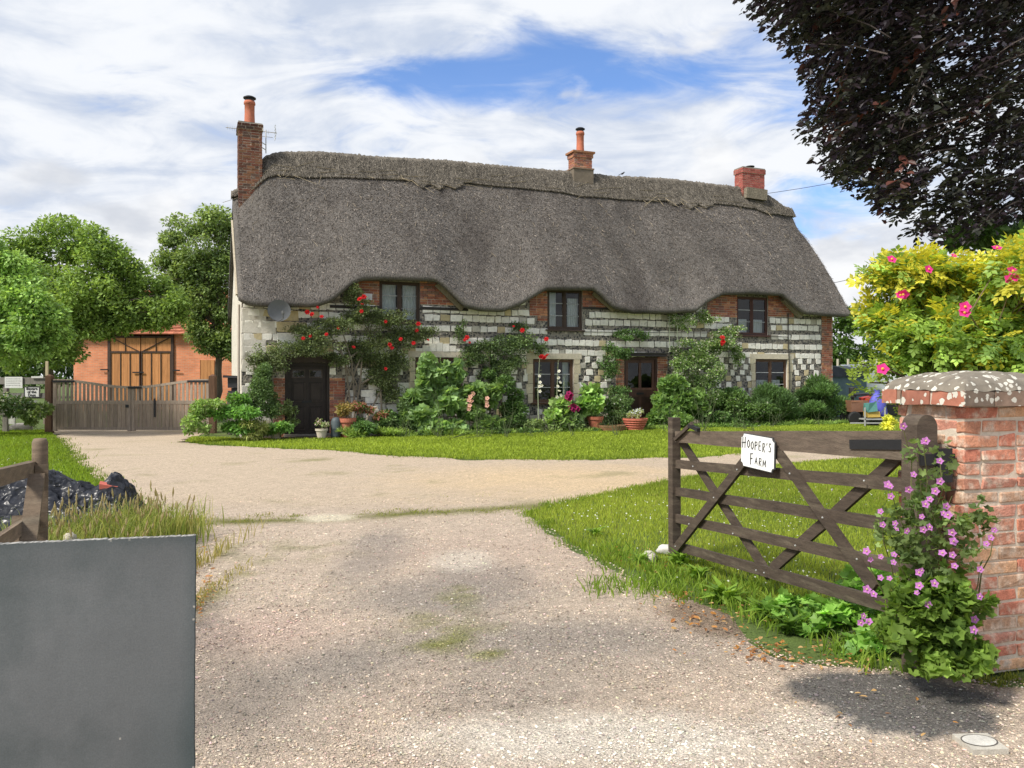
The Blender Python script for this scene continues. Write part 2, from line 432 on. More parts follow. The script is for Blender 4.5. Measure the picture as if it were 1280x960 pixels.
def drive():
    cell = .055
    xs = np.concatenate([np.arange(-16, -7, .3), np.arange(-7, 7, .06), np.arange(7, 16, .3)])
    ys = np.concatenate([np.arange(-9, 2.6, .3), np.arange(2.6, 10, .06), np.arange(10, 25, .12)])
    X, Y = np.meshgrid(xs, ys)
    jx = fbm(X, Y, 2.6, 3, 3) * .20; jy = fbm(X, Y, 2.6, 4, 3) * .20
    far = np.clip((Y - 9) / 8, 0, 1)
    XX, YY = X + jx, Y + jy * (1 + 1.2 * far)
    inside = inpoly(XX, YY, drive_poly)
    SD = np.full(X.shape, 1e9); dp = np.array(drive_poly)
    for a_, b_ in zip(dp, np.roll(dp, -1, 0)):
        e_ = b_ - a_; tt = np.clip(((XX - a_[0]) * e_[0] + (YY - a_[1]) * e_[1]) / (e_ @ e_), 0, 1)
        SD = np.minimum(SD, np.hypot(XX - a_[0] - tt * e_[0], YY - a_[1] - tt * e_[1]))
    SD = np.where(inside, SD, -SD)
    inside = SD > -.30
    Z = .004 + .012 * fbm(X, Y, 1.3, 5) + .005 * fbm(X, Y, 7, 6)
    Z = np.where(SD < .06, np.minimum(Z, -.015 + SD * .35), Z)
    def blot(px, py, rx, ry, soft=.5):
        c = G(px, py); w = np.abs(G(px + rx, py)[0] - c[0]); d = abs(G(px, py + ry)[1] - c[1])
        q = np.sqrt(((X - c[0]) / w) ** 2 + ((Y - c[1]) / d) ** 2) + .42 * fbm(X, Y, 3.5, int(px), 5) + .22 * fbm(X, Y, 22, int(py), 3)
        return np.clip((1 + soft / 2 - q) / soft, 0, 1)
    base = np.array([.475, .385, .300])[None, None] * (1 + .13 * fbm(X, Y, 1.1, 8) + .06 * fbm(X, Y, 6, 9))[..., None]
    def mixin(C, col, m): return C * (1 - m[..., None]) + np.array(col) * m[..., None]
    C = base
    farband = np.clip((Y - 9.3) / 1.0, 0, 1)
    C = mixin(C, (.50, .40, .29), farband * .75)
    C = mixin(C, (.60, .45, .27), np.clip(blot(720, 600, 190, 22, 1.0), 0, 1) * .7)
    C = mixin(C, (.44, .35, .28), np.clip(fbm(X, Y, 1.7, 41) - .1, 0, 1) * .5 * farband)
    for a in ((560, 745, 130, 26, .8), (470, 690, 40, 34, .8), (600, 718, 60, 18, .8), (640, 860, 120, 40, 1.0), (340, 880, 90, 60, 1.2), (700, 800, 200, 30, 1.2), (420, 830, 90, 30, 1.2)):
        C = mixin(C, (.25, .22, .19), blot(*a[:4], a[4]) * (.72 if a[3] < 40 else .48))
    C = mixin(C, (.46, .34, .28), blot(330, 790, 90, 30, 1.1) * .6)
    C = mixin(C, (.47, .36, .29), blot(620, 690, 150, 30, 1.1) * .4)
    C = mixin(C, (.64, .58, .49), blot(760, 925, 220, 36, .8) * .8)
    C = mixin(C, (.64, .58, .49), blot(1050, 905, 90, 20, .8) * .5)
    C = mixin(C, (.60, .55, .46), blot(580, 700, 36, 14, .8) * .5)
    # moss and old joint
    mossn = np.clip(fbm(X, Y, 9, 21) * 1.6 + .35, 0, 1)
    C = mixin(C, (.17, .175, .045), np.maximum(blot(560, 790, 60, 30, .8), np.maximum(blot(575, 745, 26, 12, .8), blot(610, 815, 26, 10, .8))) * mossn * 1.0)
    C = mixin(C, (.19, .18, .06), blot(240, 760, 28, 70, .9) * mossn * .9)
    C = mixin(C, (.20, .20, .08), blot(330, 690, 110, 14, 1.0) * mossn * .55)
    yl = np.interp(X, [-5, -2.5, -1.2, 0, 1.0], [8.6, 8.9, 9.3, 9.75, 10.0])
    ln = np.exp(-((Y - yl - .1 * fbm(X, Y, 4, 30)) / (.20 + .10 * fbm(X, Y, 2.2, 35))) ** 2) * (X < .6) * (X > -4.5)
    C = mixin(C, (.15, .15, .04), ln * np.clip(.85 + .6 * fbm(X, Y, 5, 31), 0, 1))
    C = mixin(C, (.62, .55, .42), blot(410, 648, 34, 5, .5) * .9)
    C = mixin(C, (.19, .19, .06), np.clip(fbm(X, Y, 2.4, 33, 6) * 2.2 - .50, 0, 1) * farband * .8); C = C * (1 + .16 * fbm(X, Y, 26, 61, 3) + .10 * fbm(X, Y, 11, 62, 3))[..., None]
    # tarmac patch by the pillar
    C = mixin(C, (.095, .092, .088), np.maximum(blot(1100, 868, 124, 32, .14), blot(1150, 898, 96, 22, .14)) * .92)
    # dark earth beside the weeds
    C = mixin(C, (.16, .11, .07), blot(900, 770, 60, 26, .6) * .75)
    C = mixin(C, (.22, .17, .11), blot(1240, 850, 60, 14, .6) * .6)
    idx = -np.ones(X.shape, int)
    fi = inside[:-1, :-1] & inside[1:, :-1] & inside[:-1, 1:] & inside[1:, 1:]
    used = np.zeros(X.shape, bool)
    used[:-1, :-1] |= fi; used[1:, :-1] |= fi; used[:-1, 1:] |= fi; used[1:, 1:] |= fi
    idx[used] = np.arange(used.sum())
    V = np.stack([X[used], Y[used], Z[used]], 1)
    r, c = np.nonzero(fi)
    Fq = np.stack([idx[r, c], idx[r, c + 1], idx[r + 1, c + 1], idx[r + 1, c]], 1)
    b = MB(); b.add(V, Fq)
    mt = basic('gravel_surface', (1, 1, 1), .92, var=.26, vscale=20, bump=1.0, bscale=80, bdist=.02, fine=.48, fscale=95)
    o = b.build('gravel_drive', mt, smooth=True)
    o.data.attributes.remove(o.data.attributes['Col'])
    at = o.data.attributes.new('Col', 'FLOAT_COLOR', 'POINT')
    cc = np.ones((len(V), 4)); cc[:, :3] = np.clip(C[used], .01, 1)
    at.data.foreach_set('color', cc.ravel())
    tag(o, kind='structure')
    return (X, Y, C, inside)
DX, DY, DC, DIN = drive()
def drive_col(x, y):
    i = np.clip(np.searchsorted(DY[:, 0], y), 0, DY.shape[0] - 1); j = np.clip(np.searchsorted(DX[0], x), 0, DX.shape[1] - 1)
    return DC[i, j], DIN[i, j]

def gravel():
    b = MB()
    n = 115000
    # even density in the view: depth drawn so that near ground gets more stones per square metre
    y = 1 / rng.uniform(1 / 10.5, 1 / 2.7, n)
    x = rng.uniform(-.72, .72, n) * y
    c, ok = drive_col(x, y)
    ok &= inpoly(x, y, drive_poly)
    cl = fbm(x, y, 2.2, 77) + rng.normal(0, .45, n)
    ok &= cl > -.25
    x, y, c = x[ok], y[ok], c[ok]; n = len(x)
    base = np.array([(1, 0, .0), (.3, .95, .0), (-.8, .6, .0), (-.8, -.6, 0), (.3, -.95, 0), (.4, .1, .62), (-.4, -.05, .55)])
    Ft = [(0, 1, 5), (1, 2, 5), (2, 6, 5), (2, 3, 6), (3, 4, 6), (4, 5, 6), (4, 0, 5)]
    s = rng.lognormal(math.log(.0046), .55, n) * np.clip(y / 4.5, .8, 1.7)
    s = np.clip(s, .0025, .012)
    a = rng.uniform(0, math.tau, n); ca, sa = np.cos(a), np.sin(a)
    V = base[None] * s[:, None, None] * rng.uniform(.6, 1.25, (n, 7, 1)) * np.stack([np.ones(n), rng.uniform(.6, 1, n), rng.uniform(.6, 1.1, n)], 1)[:, None]
    V = np.stack([V[..., 0] * ca[:, None] - V[..., 1] * sa[:, None], V[..., 0] * sa[:, None] + V[..., 1] * ca[:, None], V[..., 2]], -1)
    V[..., 0] += x[:, None]; V[..., 1] += y[:, None]; V[..., 2] += (.006 + .012 * fbm(x, y, 1.3, 5))[:, None]
    Fi = (np.array(Ft)[None] + 7 * np.arange(n)[:, None, None]).reshape(-1, 3)
    k = rng.uniform(.45, 1.6, n)[:, None] ** 1.0
    hue = rng.normal(0, .05, (n, 3))
    col = np.clip(c * k * (1 + hue), .03, .80)
    white = rng.random(n) < .018; col[white] = (.62, .58, .50)
    b.add(V.reshape(-1, 3), Fi, np.repeat(col, 7, 0))
    o = b.build('loose_gravel', STONE)
    tag(o, 'loose grey and buff stones scattered over the drive by the gateway', 'gravel', kind='stuff')
gravel()

def blades(name, polys, dens, hgt, wid, cols, label, ymax=1e9, clump=0.0, lean=.5, seed=1, extra=None):
    r = np.random.default_rng(seed)
    V, C = [], []
    for poly in polys:
        poly = np.array(poly); lo, hi = poly.min(0), poly.max(0)
        n = int((hi - lo).prod() * dens)
        x = r.uniform(lo[0], hi[0], n); y = r.uniform(lo[1], hi[1], n)
        ok = inpoly(x + .06 * fbm(x, y, 7, 3), y + .06 * fbm(x, y, 7, 4), poly)
        ok &= ~inpoly(x, y, drive_poly) | (r.random(n) < .0)
        if clump: ok &= fbm(x, y, 3, seed + 5) + r.normal(0, .3, n) > clump
        x, y = x[ok], y[ok]
        # outside the frame nothing is seen
        f = np.abs(x) < .70 * np.maximum(y, .1) + .6
        x, y = x[f], y[f]; n = len(x)
        far = np.clip(y / 8, 1, 2.6)
        h = hgt * r.uniform(.5, 1.3, n) * (1 + .35 * fbm(x, y, 2.5, seed)); w = wid * far * r.uniform(.7, 1.3, n)
        a = r.uniform(0, math.tau, n); l = h * r.uniform(0, lean, n) * 1.5; b = r.uniform(0, math.tau, n)
        p = np.stack([x, y, np.full(n, -.012)], 1)
        wd = np.stack([np.cos(a), np.sin(a), np.zeros(n)], 1) * w[:, None] / 2
        tip = p + np.stack([np.cos(b) * l, np.sin(b) * l, h], 1)
        mid = p + np.stack([np.cos(b) * l * .35, np.sin(b) * l * .35, h * .55], 1)
        V.append(np.stack([p - wd, p + wd, mid + wd * .8, mid - wd * .8, tip], 1))
        t = np.clip(.5 + .75 * fbm(x, y, 1.0, seed + 9, 5) + r.normal(0, .25, n), 0, 1)[:, None]
        c = np.array(cols[0]) * (1 - t) + np.array(cols[1]) * t
        if extra is not None:
            e = r.random(n) < extra[1]; c[e] = extra[0]
        C.append(c * r.uniform(.75, 1.25, (n, 1)))
    V = np.concatenate(V); C = np.concatenate(C); n = len(V)
    b = MB()
    q = np.arange(n)[:, None] * 5
    b.add(V.reshape(-1, 3), q + np.array([[0, 1, 2, 3]]), C)
    b.n -= 0
    b.F.append((q + np.array([[3, 2, 4]]))); b.C.append(C); b.M.append(np.zeros(n, int))
    o = b.build(name, GRASS)
    return tag(o, label, 'grass', kind='stuff')
GA, GB = (.20, .275, .035), (.39, .46, .070)
lawn_right_near = [g2(650, 640), g2(690, 629), g2(760, 614), g2(835, 600), (3.2, 12.4), (5.2, 12.4), (5.2, 4.9), (2.1, 5.2), g2(1080, 760), g2(1000, 760), g2(900, 745), g2(830, 722), g2(760, 703), g2(715, 680), g2(680, 655)]
lawn_right_far = [g2(835, 600), g2(930, 583), g2(1010, 576), g2(1120, 569), (16, 15.5), (16, 5), (5.2, 5), (5.2, 12.4), (3.2, 12.4)]
blades('lawn_grass', [lawn_right_near], 3000, .045, .006, (GA, GB), 'bright mown grass of the lawn behind the open five bar gate', extra=((.30, .27, .10), .05))
blades('lawn_grass', [lawn_right_far], 900, .05, .010, (GA, GB), 'mown grass further right behind the rose bush and gate', seed=2)
strip = [g2(228, 553), g2(330, 559), g2(420, 563), g2(500, 570), g2(600, 574), g2(700, 575), g2(800, 573), g2(870, 571), g2(930, 567), g2(1010, 558), g2(1120, 548), (16, 21.5), (16, 26.5), tuple(Wp(1060, 536, .9)[:2]), tuple(W(12, -1.35, 0)[:2]), tuple(W(5, -1.3, 0)[:2]), tuple(W(.8, -1.0, 0)[:2]), g2(240, 546)]
blades('lawn_grass', [strip], 800, .055, .012, (GA, (.42, .52, .075)), 'smooth strip of green grass along the front of the cottage bed', seed=3)
left_lawn = [(-17, 23.2), g2(62, 538), g2(72, 548), g2(92, 575), g2(118, 597), g2(140, 610), g2(165, 625), g2(195, 645), g2(222, 668), (-2.3, 6.0), (-9, 6), (-17, 9)]
blades('lawn_grass', [left_lawn], 700, .055, .012, (GA, (.24, .36, .04)), 'grass verge left of the drive behind the black plastic', seed=4)
# paddock beyond the far hedge side
me = bpy.data.meshes.new('field')
me.from_pydata([(13, 33, -.1), (70, 33, -.1), (70, 35, 1.36), (13, 35, 1.36), (80, 75, 2.0), (16, 75, 2.0)], [], [(0, 1, 2, 3), (3, 2, 4, 5)])
me.materials.append(basic('paddock_turf', (.17, .25, .035), .95, attr=False, var=.3, vscale=1.2, bump=.5, bscale=5, bdist=.1))
fo = bpy.data.objects.new('field', me); COL.objects.link(fo); tag(fo, kind='structure')

# soil of the flower bed
me = bpy.data.meshes.new('garden_bed')
bed = [W(-1.8, -1.1, .002), W(5, -1.25, .002), W(12, -1.25, .002), W(20.3, -.9, .002), W(20.3, .1, .002), W(-1.8, .1, .002)]
me.from_pydata([tuple(v) for v in bed], [], [tuple(range(6))])
me.materials.append(basic('garden_soil', (.07, .05, .03), .95, attr=False, var=.4, vscale=9, bump=1, bscale=20, bdist=.03))
bo = bpy.data.objects.new('garden_bed', me); COL.objects.link(bo); tag(bo, kind='structure')

# ------------------------------------------------------------------ foliage generator
T_DIA = (np.array([(0, 0, 0), (.45, .30, .06), (1, 0, -.04), (.45, -.30, .06)]), [np.array([(0, 3, 2, 1)])])
T_LEAF = (np.array([(0, 0, 0), (.3, .25, .07), (.7, .2, .04), (1, 0, -.10), (.7, -.2, .04), (.3, -.25, .07)]), [np.array([(0, 5, 4, 3), (0, 3, 2, 1)])])
T_STRAP = (np.array([(0, -.06, 0), (0, .06, 0), (.5, -.07, .12), (.5, .07, .12), (1, 0, -.05)]), [np.array([(0, 2, 3, 1)]), np.array([(2, 4, 3)])])
def lobed(k=5, depth=.28):
    V = [(.25, 0, -.04)]; n = k * 2 + 1
    for i in range(n):
        a = math.pi + math.tau * (i + .5) / n if False else -math.pi * .86 + 1.72 * math.pi * i / (n - 1)
        r = .62 if i % 2 else .62 * (1 - depth)
        if i in (0, n - 1): r = .42
        V.append((.25 + r * math.cos(a) * .95, r * math.sin(a), .10 + .05 * (i % 2)))
    V = np.array(V)
    return (V, [np.array([(0, i, i + 1) for i in range(1, n)])])
T_LOBE = lobed()
def pinn():
    V, Fc = [], []
    def leaflet(x, y, a, L):
        b = len(V)
        for u, v, z in ((0, 0, 0), (.5, .30, .05), (1, 0, -.05), (.5, -.30, .05)):
            V.append((x + L * (u * math.cos(a) - v * math.sin(a)), y + L * (u * math.sin(a) + v * math.cos(a)), z * L))
        Fc.append((b, b + 3, b + 2, b + 1))
    for x in (.15, .40, .65):
        leaflet(x, 0, 1.1, .34); leaflet(x, 0, -1.1, .34)
    leaflet(.70, 0, 0, .36)
    return (np.array(V), [np.array(Fc)])
T_PINN = pinn()
def unit(v): return v / (np.linalg.norm(v, axis=-1, keepdims=True) + 1e-9)
def put(mb, pts, dirs, nrm, size, cols, T=T_DIA, mi=0):
    TV, TF = T
    n = len(pts)
    A = unit(dirs); Bv = unit(np.cross(nrm, A)); Cv = np.cross(A, Bv)
    V = pts[:, None] + size[:, None, None] * (TV[None, :, 0:1] * A[:, None] + TV[None, :, 1:2] * Bv[:, None] + TV[None, :, 2:3] * Cv[:, None])
    off = mb.n; k = len(TV)
    first = True
    for f in TF:
        Fi = (f[None] + k * np.arange(n)[:, None, None]).reshape(-1, f.shape[1])
        c = np.repeat(cols, len(f), 0)
        if first: mb.add(V.reshape(-1, 3), Fi, c, mi); first = False
        else: mb.F.append(Fi + off); mb.C.append(c); mb.M.append(np.full(len(Fi), mi))
def blob_points(r, blobs, n, shell=.55, sub=0, subr=.3, gap=0.0, gscale=2.0, seed=0):
    """points through a set of ellipsoids (x,y,z,rx,ry,rz); sub>0 splits each into smaller clumps near its skin"""
    bl = []
    for b in blobs:
        b = np.array(b, float)
        if sub:
            for k in range(sub):
                d = unit(r.normal(size=3)); d[2] = d[2] * .9 + .12
                c = b[:3] + d * b[3:] * r.uniform(.35, .92)
                q = subr * r.uniform(.6, 1.3)
                bl.append(np.concatenate([c, b[3:] * q * np.array([1.15, 1.15, .7]) ]))
        else: bl.append(b)
    bl = np.array(bl)
    w = (bl[:, 3] * bl[:, 5]) ; w /= w.sum()
    ci = r.choice(len(bl), n, p=w)
    d = unit(r.normal(size=(n, 3)))
    rad = np.maximum(r.random(n) ** (1 / 3), shell * r.random(n))[:, None]
    pts = bl[ci, :3] + d * rad * bl[ci, 3:]
    if gap:
        v = fbm(pts[:, 0] + .7 * pts[:, 2], pts[:, 2] * 1.1 + .5 * pts[:, 1], gscale, seed + 11)
        ok = v > -1 + gap
        pts, d, ci = pts[ok], d[ok], ci[ok]
    return pts, d, ci, len(bl)
def foliage(mb, r, blobs, n, size, cols, T=T_DIA, sub=0, subr=.3, up=.5, droop=0.0, shell=.55, gap=0, gscale=2., seed=0, mi=0, yellow=None, var=.22, zmin=.01, jit=.9):
    pts, d, ci, nb = blob_points(r, blobs, n, shell, sub, subr, gap, gscale, seed)
    n = len(pts)
    dirs = unit(d * np.array([1, 1, .6]) + r.normal(0, jit, (n, 3)) * .7 + np.array([0, 0, -droop]))
    nr = unit(r.normal(0, 1, (n, 3)) * (1 - up) + np.array([0, 0, 1.0]) * up * 1.6 + d * .35)
    cb = r.random(nb)[ci] * .55 + r.random(n) * .45
    c = np.array(cols[0])[None] * (1 - cb[:, None]) + np.array(cols[1])[None] * cb[:, None]
    c = c * r.lognormal(0, var * 1.25, (n, 1)).clip(.35, 2.2)
    if yellow is not None:
        col, frac, top = yellow
        zz = pts[:, 2]; z0, z1 = zz.min(), zz.max()
        e = r.random(n) < frac * (1 if not top else np.clip((zz - z0) / (z1 - z0), 0, 1) * 2)
        c[e] = np.array(col) * r.uniform(.8, 1.2, (e.sum(), 1))
    pts[:, 2] = np.maximum(pts[:, 2], zmin)
    put(mb, pts, dirs, nr, size * r.uniform(.6, 1.3, n), c, T, mi)
    return pts
def limb_pts(r, a, b, k=5, wob=.08, sag=0):
    a, b = np.array(a, float), np.array(b, float); L = np.linalg.norm(b - a)
    P_ = [a + (b - a) * i / k + (r.normal(0, wob * L, 3) if 0 < i < k else 0) + np.array([0, 0, sag * L * math.sin(math.pi * i / k)]) for i in range(k + 1)]
    return P_

def tree(name, label, base, trunk_h, trunk_r, lobes, n, size, cols, group=None, sub=9, subr=.42, bark=(.16, .13, .10), T=T_DIA, up=.5, droop=.1, seed=1, mat=None, twig=True, lean=(0, 0), yellow=None, gap=0, cat='tree'):
    r = np.random.default_rng(seed)
    root = empty(name, base)
    tag(root, label, cat, group)
    B = np.array(base, float)
    t = MB()
    top = np.array([lean[0], lean[1], trunk_h])
    t.tube(limb_pts(r, (0, 0, -.05), top, 6, .03), np.linspace(trunk_r, trunk_r * .55, 7), 9, bark)
    for lb in lobes:
        c = np.array(lb[:3]) - B
        s = top * r.uniform(.80, 1.0)
        t.tube(limb_pts(r, s, c, 5, .07, .05), np.linspace(trunk_r * .30, trunk_r * .07, 6), 6, bark)
        if twig:
            for k in range(7):
                e = c + unit(r.normal(size=3)) * np.array(lb[3:]) * .8
                t.tube(limb_pts(r, s + (c - s) * r.uniform(.5, 1), e, 4, .08), np.linspace(trunk_r * .12, trunk_r * .025, 5), 4, bark)
    t.build('trunk', BARK, root)
    m = MB()
    L2 = [tuple(np.array(lb[:3]) - B) + tuple(lb[3:]) for lb in lobes]
    foliage(m, r, L2, n, size, np.array(cols) * 2.0, T, sub, subr, up, droop, seed=seed, yellow=yellow, zmin=-99, gap=gap)
    m.build('crown', mat or LEAF, root)
    return root

# ------------------------------------------------------------------ the thatched cottage
house = empty('thatched_cottage', (HC[0], HC[1], 0), HA)
tag(house, 'long thatched cottage with chalk and flint banded walls, eyebrow eaves and three chimneys', 'cottage')
BRK = np.array([(.36, .135, .08), (.32, .12, .075), (.42, .19, .11), (.27, .12, .09), (.44, .21, .11), (.24, .14, .10)])
YR = 2.6                                   # ridge depth behind the facade
eave_px = [(302, 379), (316, 383), (340, 384), (395, 384), (415, 377), (440, 356), (452, 351), (478, 350), (545, 352), (556, 360), (582, 385), (600, 389), (628, 390), (650, 382), (682, 363), (742, 363), (752, 371),
           (768, 386), (790, 392), (840, 392), (870, 390), (884, 379), (903, 369), (940, 368), (978, 370), (992, 381), (1006, 393), (1030, 395), (1064, 397)]
def eave_off(px): return None
ev = []
for px, py in eave_px:
    yl = -.46 if py > 376 else -.40
    t, h = Hp(px, py, yl); ev.append((t, h))
ev = np.array(ev); ev = ev[np.argsort(ev[:, 0])]
rg_px = [(298, 246), (305, 234), (318, 213), (333, 194), (400, 193), (480, 200), (560, 204), (620, 210), (700, 217), (760, 222), (830, 226), (900, 234), (940, 238), (962, 247), (980, 262)]
rg = np.array([Hp(px, py, YR) for px, py in rg_px])
T0, T1 = -.10, 20.38
def ze(t): return np.interp(t, ev[:, 0], ev[:, 1])
def zr(t): return np.interp(t, rg[:, 0], rg[:, 1])
print('eave', ev[0], ev[-1], 'ridge', rg[0], rg[-1])
def smooth(f, t, w=.05): return sum(f(t + d) * k for d, k in ((-w, .25), (0, .5), (w, .25)))
LOW = 3.35
def roof_pt(t, s, lift=0.0):
    """outer surface of the thatch: s=0 at the eave lip, 1 at the ridge"""
    e = smooth(ze, t); r_ = smooth(zr, t, .3)
    lip = .20
    k = (e - 3.55) / .9
    ye = -.50 + .10 * np.clip(k, 0, 1)
    y = ye + (YR - ye) * s
    z = (e + lip) + (r_ - .30 - e - lip) * s + .22 * np.sin(np.pi * s) ** 1.0 + .30 * np.clip(s - .86, 0, 1) / .14 * 1.0
    z = z + .035 * fbm(t, s * 5, 1.1, 12) + .012 * fbm(t, s * 5, 6, 13)
    # normal roughly (0,-sin, cos)
    return y - lift * .83, z + lift * .56
def streak(t, s):
    ta, tb_ = Hp(742, 250, YR - .5)[0], Hp(800, 385, -.4)[0]
    tv = tb_ + (ta - tb_) * s + .25 * np.sin(s * 7)
    d = 1 - .26 * np.exp(-((t - tv) / .38) ** 2) - .14 * np.exp(-((t - tv - 1.1) / .5) ** 2) * (s > .2)
    return d * (1 + .13 * fbm(t * 1.0, s * .5, 3.2, 91, 5) + .10 * fbm(t, s * 4, 1.3, 92, 4))
def thatch():
    ts = np.concatenate([np.arange(T0, T1, .09), [T1]])
    ss = np.linspace(0, 1, 34)
    n = len(ts)
    TT, SS = np.meshgrid(ts, ss, indexing='ij')
    y, z = roof_pt(TT, SS)
    e = smooth(ze, ts)
    prof = []                                                  # closed loop round the roof
    for i in range(n):
        er = 3.45
        a = [(y[i, 0] + .30, e[i] + .14), (y[i, 0] + .16, e[i] + .03), (y[i, 0] + .06, e[i] - .005), (y[i, 0] - .02, e[i] + .04), (y[i, 0] - .035, e[i] + .12)]
        f = list(zip(y[i], z[i]))
        back = [(2 * YR - yy, zz) for yy, zz in f[::-1][1:]]
        # rear eave stays level
        back = [(YR + (yy - YR), max(zz, 3.5)) for yy, zz in back]
        und = [(2 * YR - y[i, 0] - .05, 3.35), (2 * YR - .05, 3.55), (YR, z[i, -1] - .55), (.34, e[i] + .42), (.12, e[i] + .20)]
        prof.append(a + f + back + und)
    pr = np.array(prof); k = pr.shape[1]
    V = np.zeros((n, k, 3)); V[..., 0] = ts[:, None]; V[..., 1] = pr[..., 0]; V[..., 2] = pr[..., 1]
    # rounded verge at both ends
    for j, sc in ((0, .94), (1, .975), (n - 1, .94), (n - 2, .975)):
        pass
    for i, d in ((0, .09), (1, .03), (n - 1, .09), (n - 2, .03)):
        V[i, 5:5 + 34, 2] -= d; V[i, 5:5 + 34, 1] += d * .6; V[i, 0:5, 2] += d * .8
    b = MB()
    idx = np.arange(n * k).reshape(n, k)
    A = idx[:-1]; Bq = idx[1:]
    Fq = np.stack([A, np.roll(A, -1, 1), np.roll(Bq, -1, 1), Bq], -1).reshape(-1, 4)
    thc = np.array([.140, .127, .114])
    fc = V[:-1].reshape(-1, 3)
    b.add(V.reshape(-1, 3), Fq[:, ::-1], thc * streak(fc[:, 0], np.clip((fc[:, 2] - 3.6) / 4.4, 0, 1))[:, None])
    b.F.append(idx[0][None]); b.C.append(thc[None]); b.M.append(np.zeros(1, int))
    b.F.append(idx[-1][::-1][None]); b.C.append(thc[None]); b.M.append(np.zeros(1, int))
    # straw ends lying on the coat
    m = 60000
    t = rng.uniform(T0 + .05, T1 - .05, m); s = rng.uniform(0, .93, m) ** .9
    yy, zz = roof_pt(t, s, .004)
    p = np.stack([t, yy, zz], 1)
    y2, z2 = roof_pt(t, s + .02)
    dn = -unit(np.stack([rng.normal(0, .55, m) * .12, y2 - yy, z2 - zz], 1) + rng.normal(0, .006, (m, 3)) * np.array([18, 1, 1]) * .6)
    nrm = np.tile(np.array([0, -.83, .56]), (m, 1)) + rng.normal(0, .35, (m, 3))
    dn = unit(dn + nrm * rng.uniform(.05, .35, (m, 1)))
    tone = (rng.lognormal(0, .50, m).clip(.3, 3.0) * streak(t, s))[:, None] * thc * np.array([1.05, 1, .95])
    q = unit(np.cross(nrm, dn))
    L = rng.uniform(.035, .10, m)[:, None]; w = rng.uniform(.004, .009, m)[:, None]
    VV = np.stack([p - q * w, p + q * w, p + dn * L + q * w * .6, p + dn * L - q * w * .6], 1)
    b.add(VV.reshape(-1, 3), np.arange(m)[:, None] * 4 + np.array([[0, 1, 2, 3]]), tone)
    # a few pale stray stalks
    m = 170
    t = rng.uniform(.3, 19.5, m); s = rng.uniform(.06, .93, m) ** .7
    for i in range(m):
        a = rng.normal(0, 1.0); L = rng.uniform(.08, .30)
        s2 = s[i] - L / 5.2 * math.cos(a); t2 = t[i] + L * math.sin(a)
        y1, z1 = roof_pt(np.array([t[i]]), np.array([s[i]]), .015); y2, z2 = roof_pt(np.array([t2]), np.array([s2]), .03)
        b.bar((t[i], y1[0], z1[0]), (t2, y2[0], z2[0]), .009, .009, (.1, .9, .3), (.36, .30, .22))
    o = b.build('thatch_roof', THATCH, house, smooth=False)
    pol = np.ones(len(o.data.polygons), bool)
    pol[len(Fq) + 2:] = False
    o.data.polygons.foreach_set('use_smooth', pol)
    o['label'] = 'grey brown thatch sweeping over the upper windows'
    return o
roof = thatch()
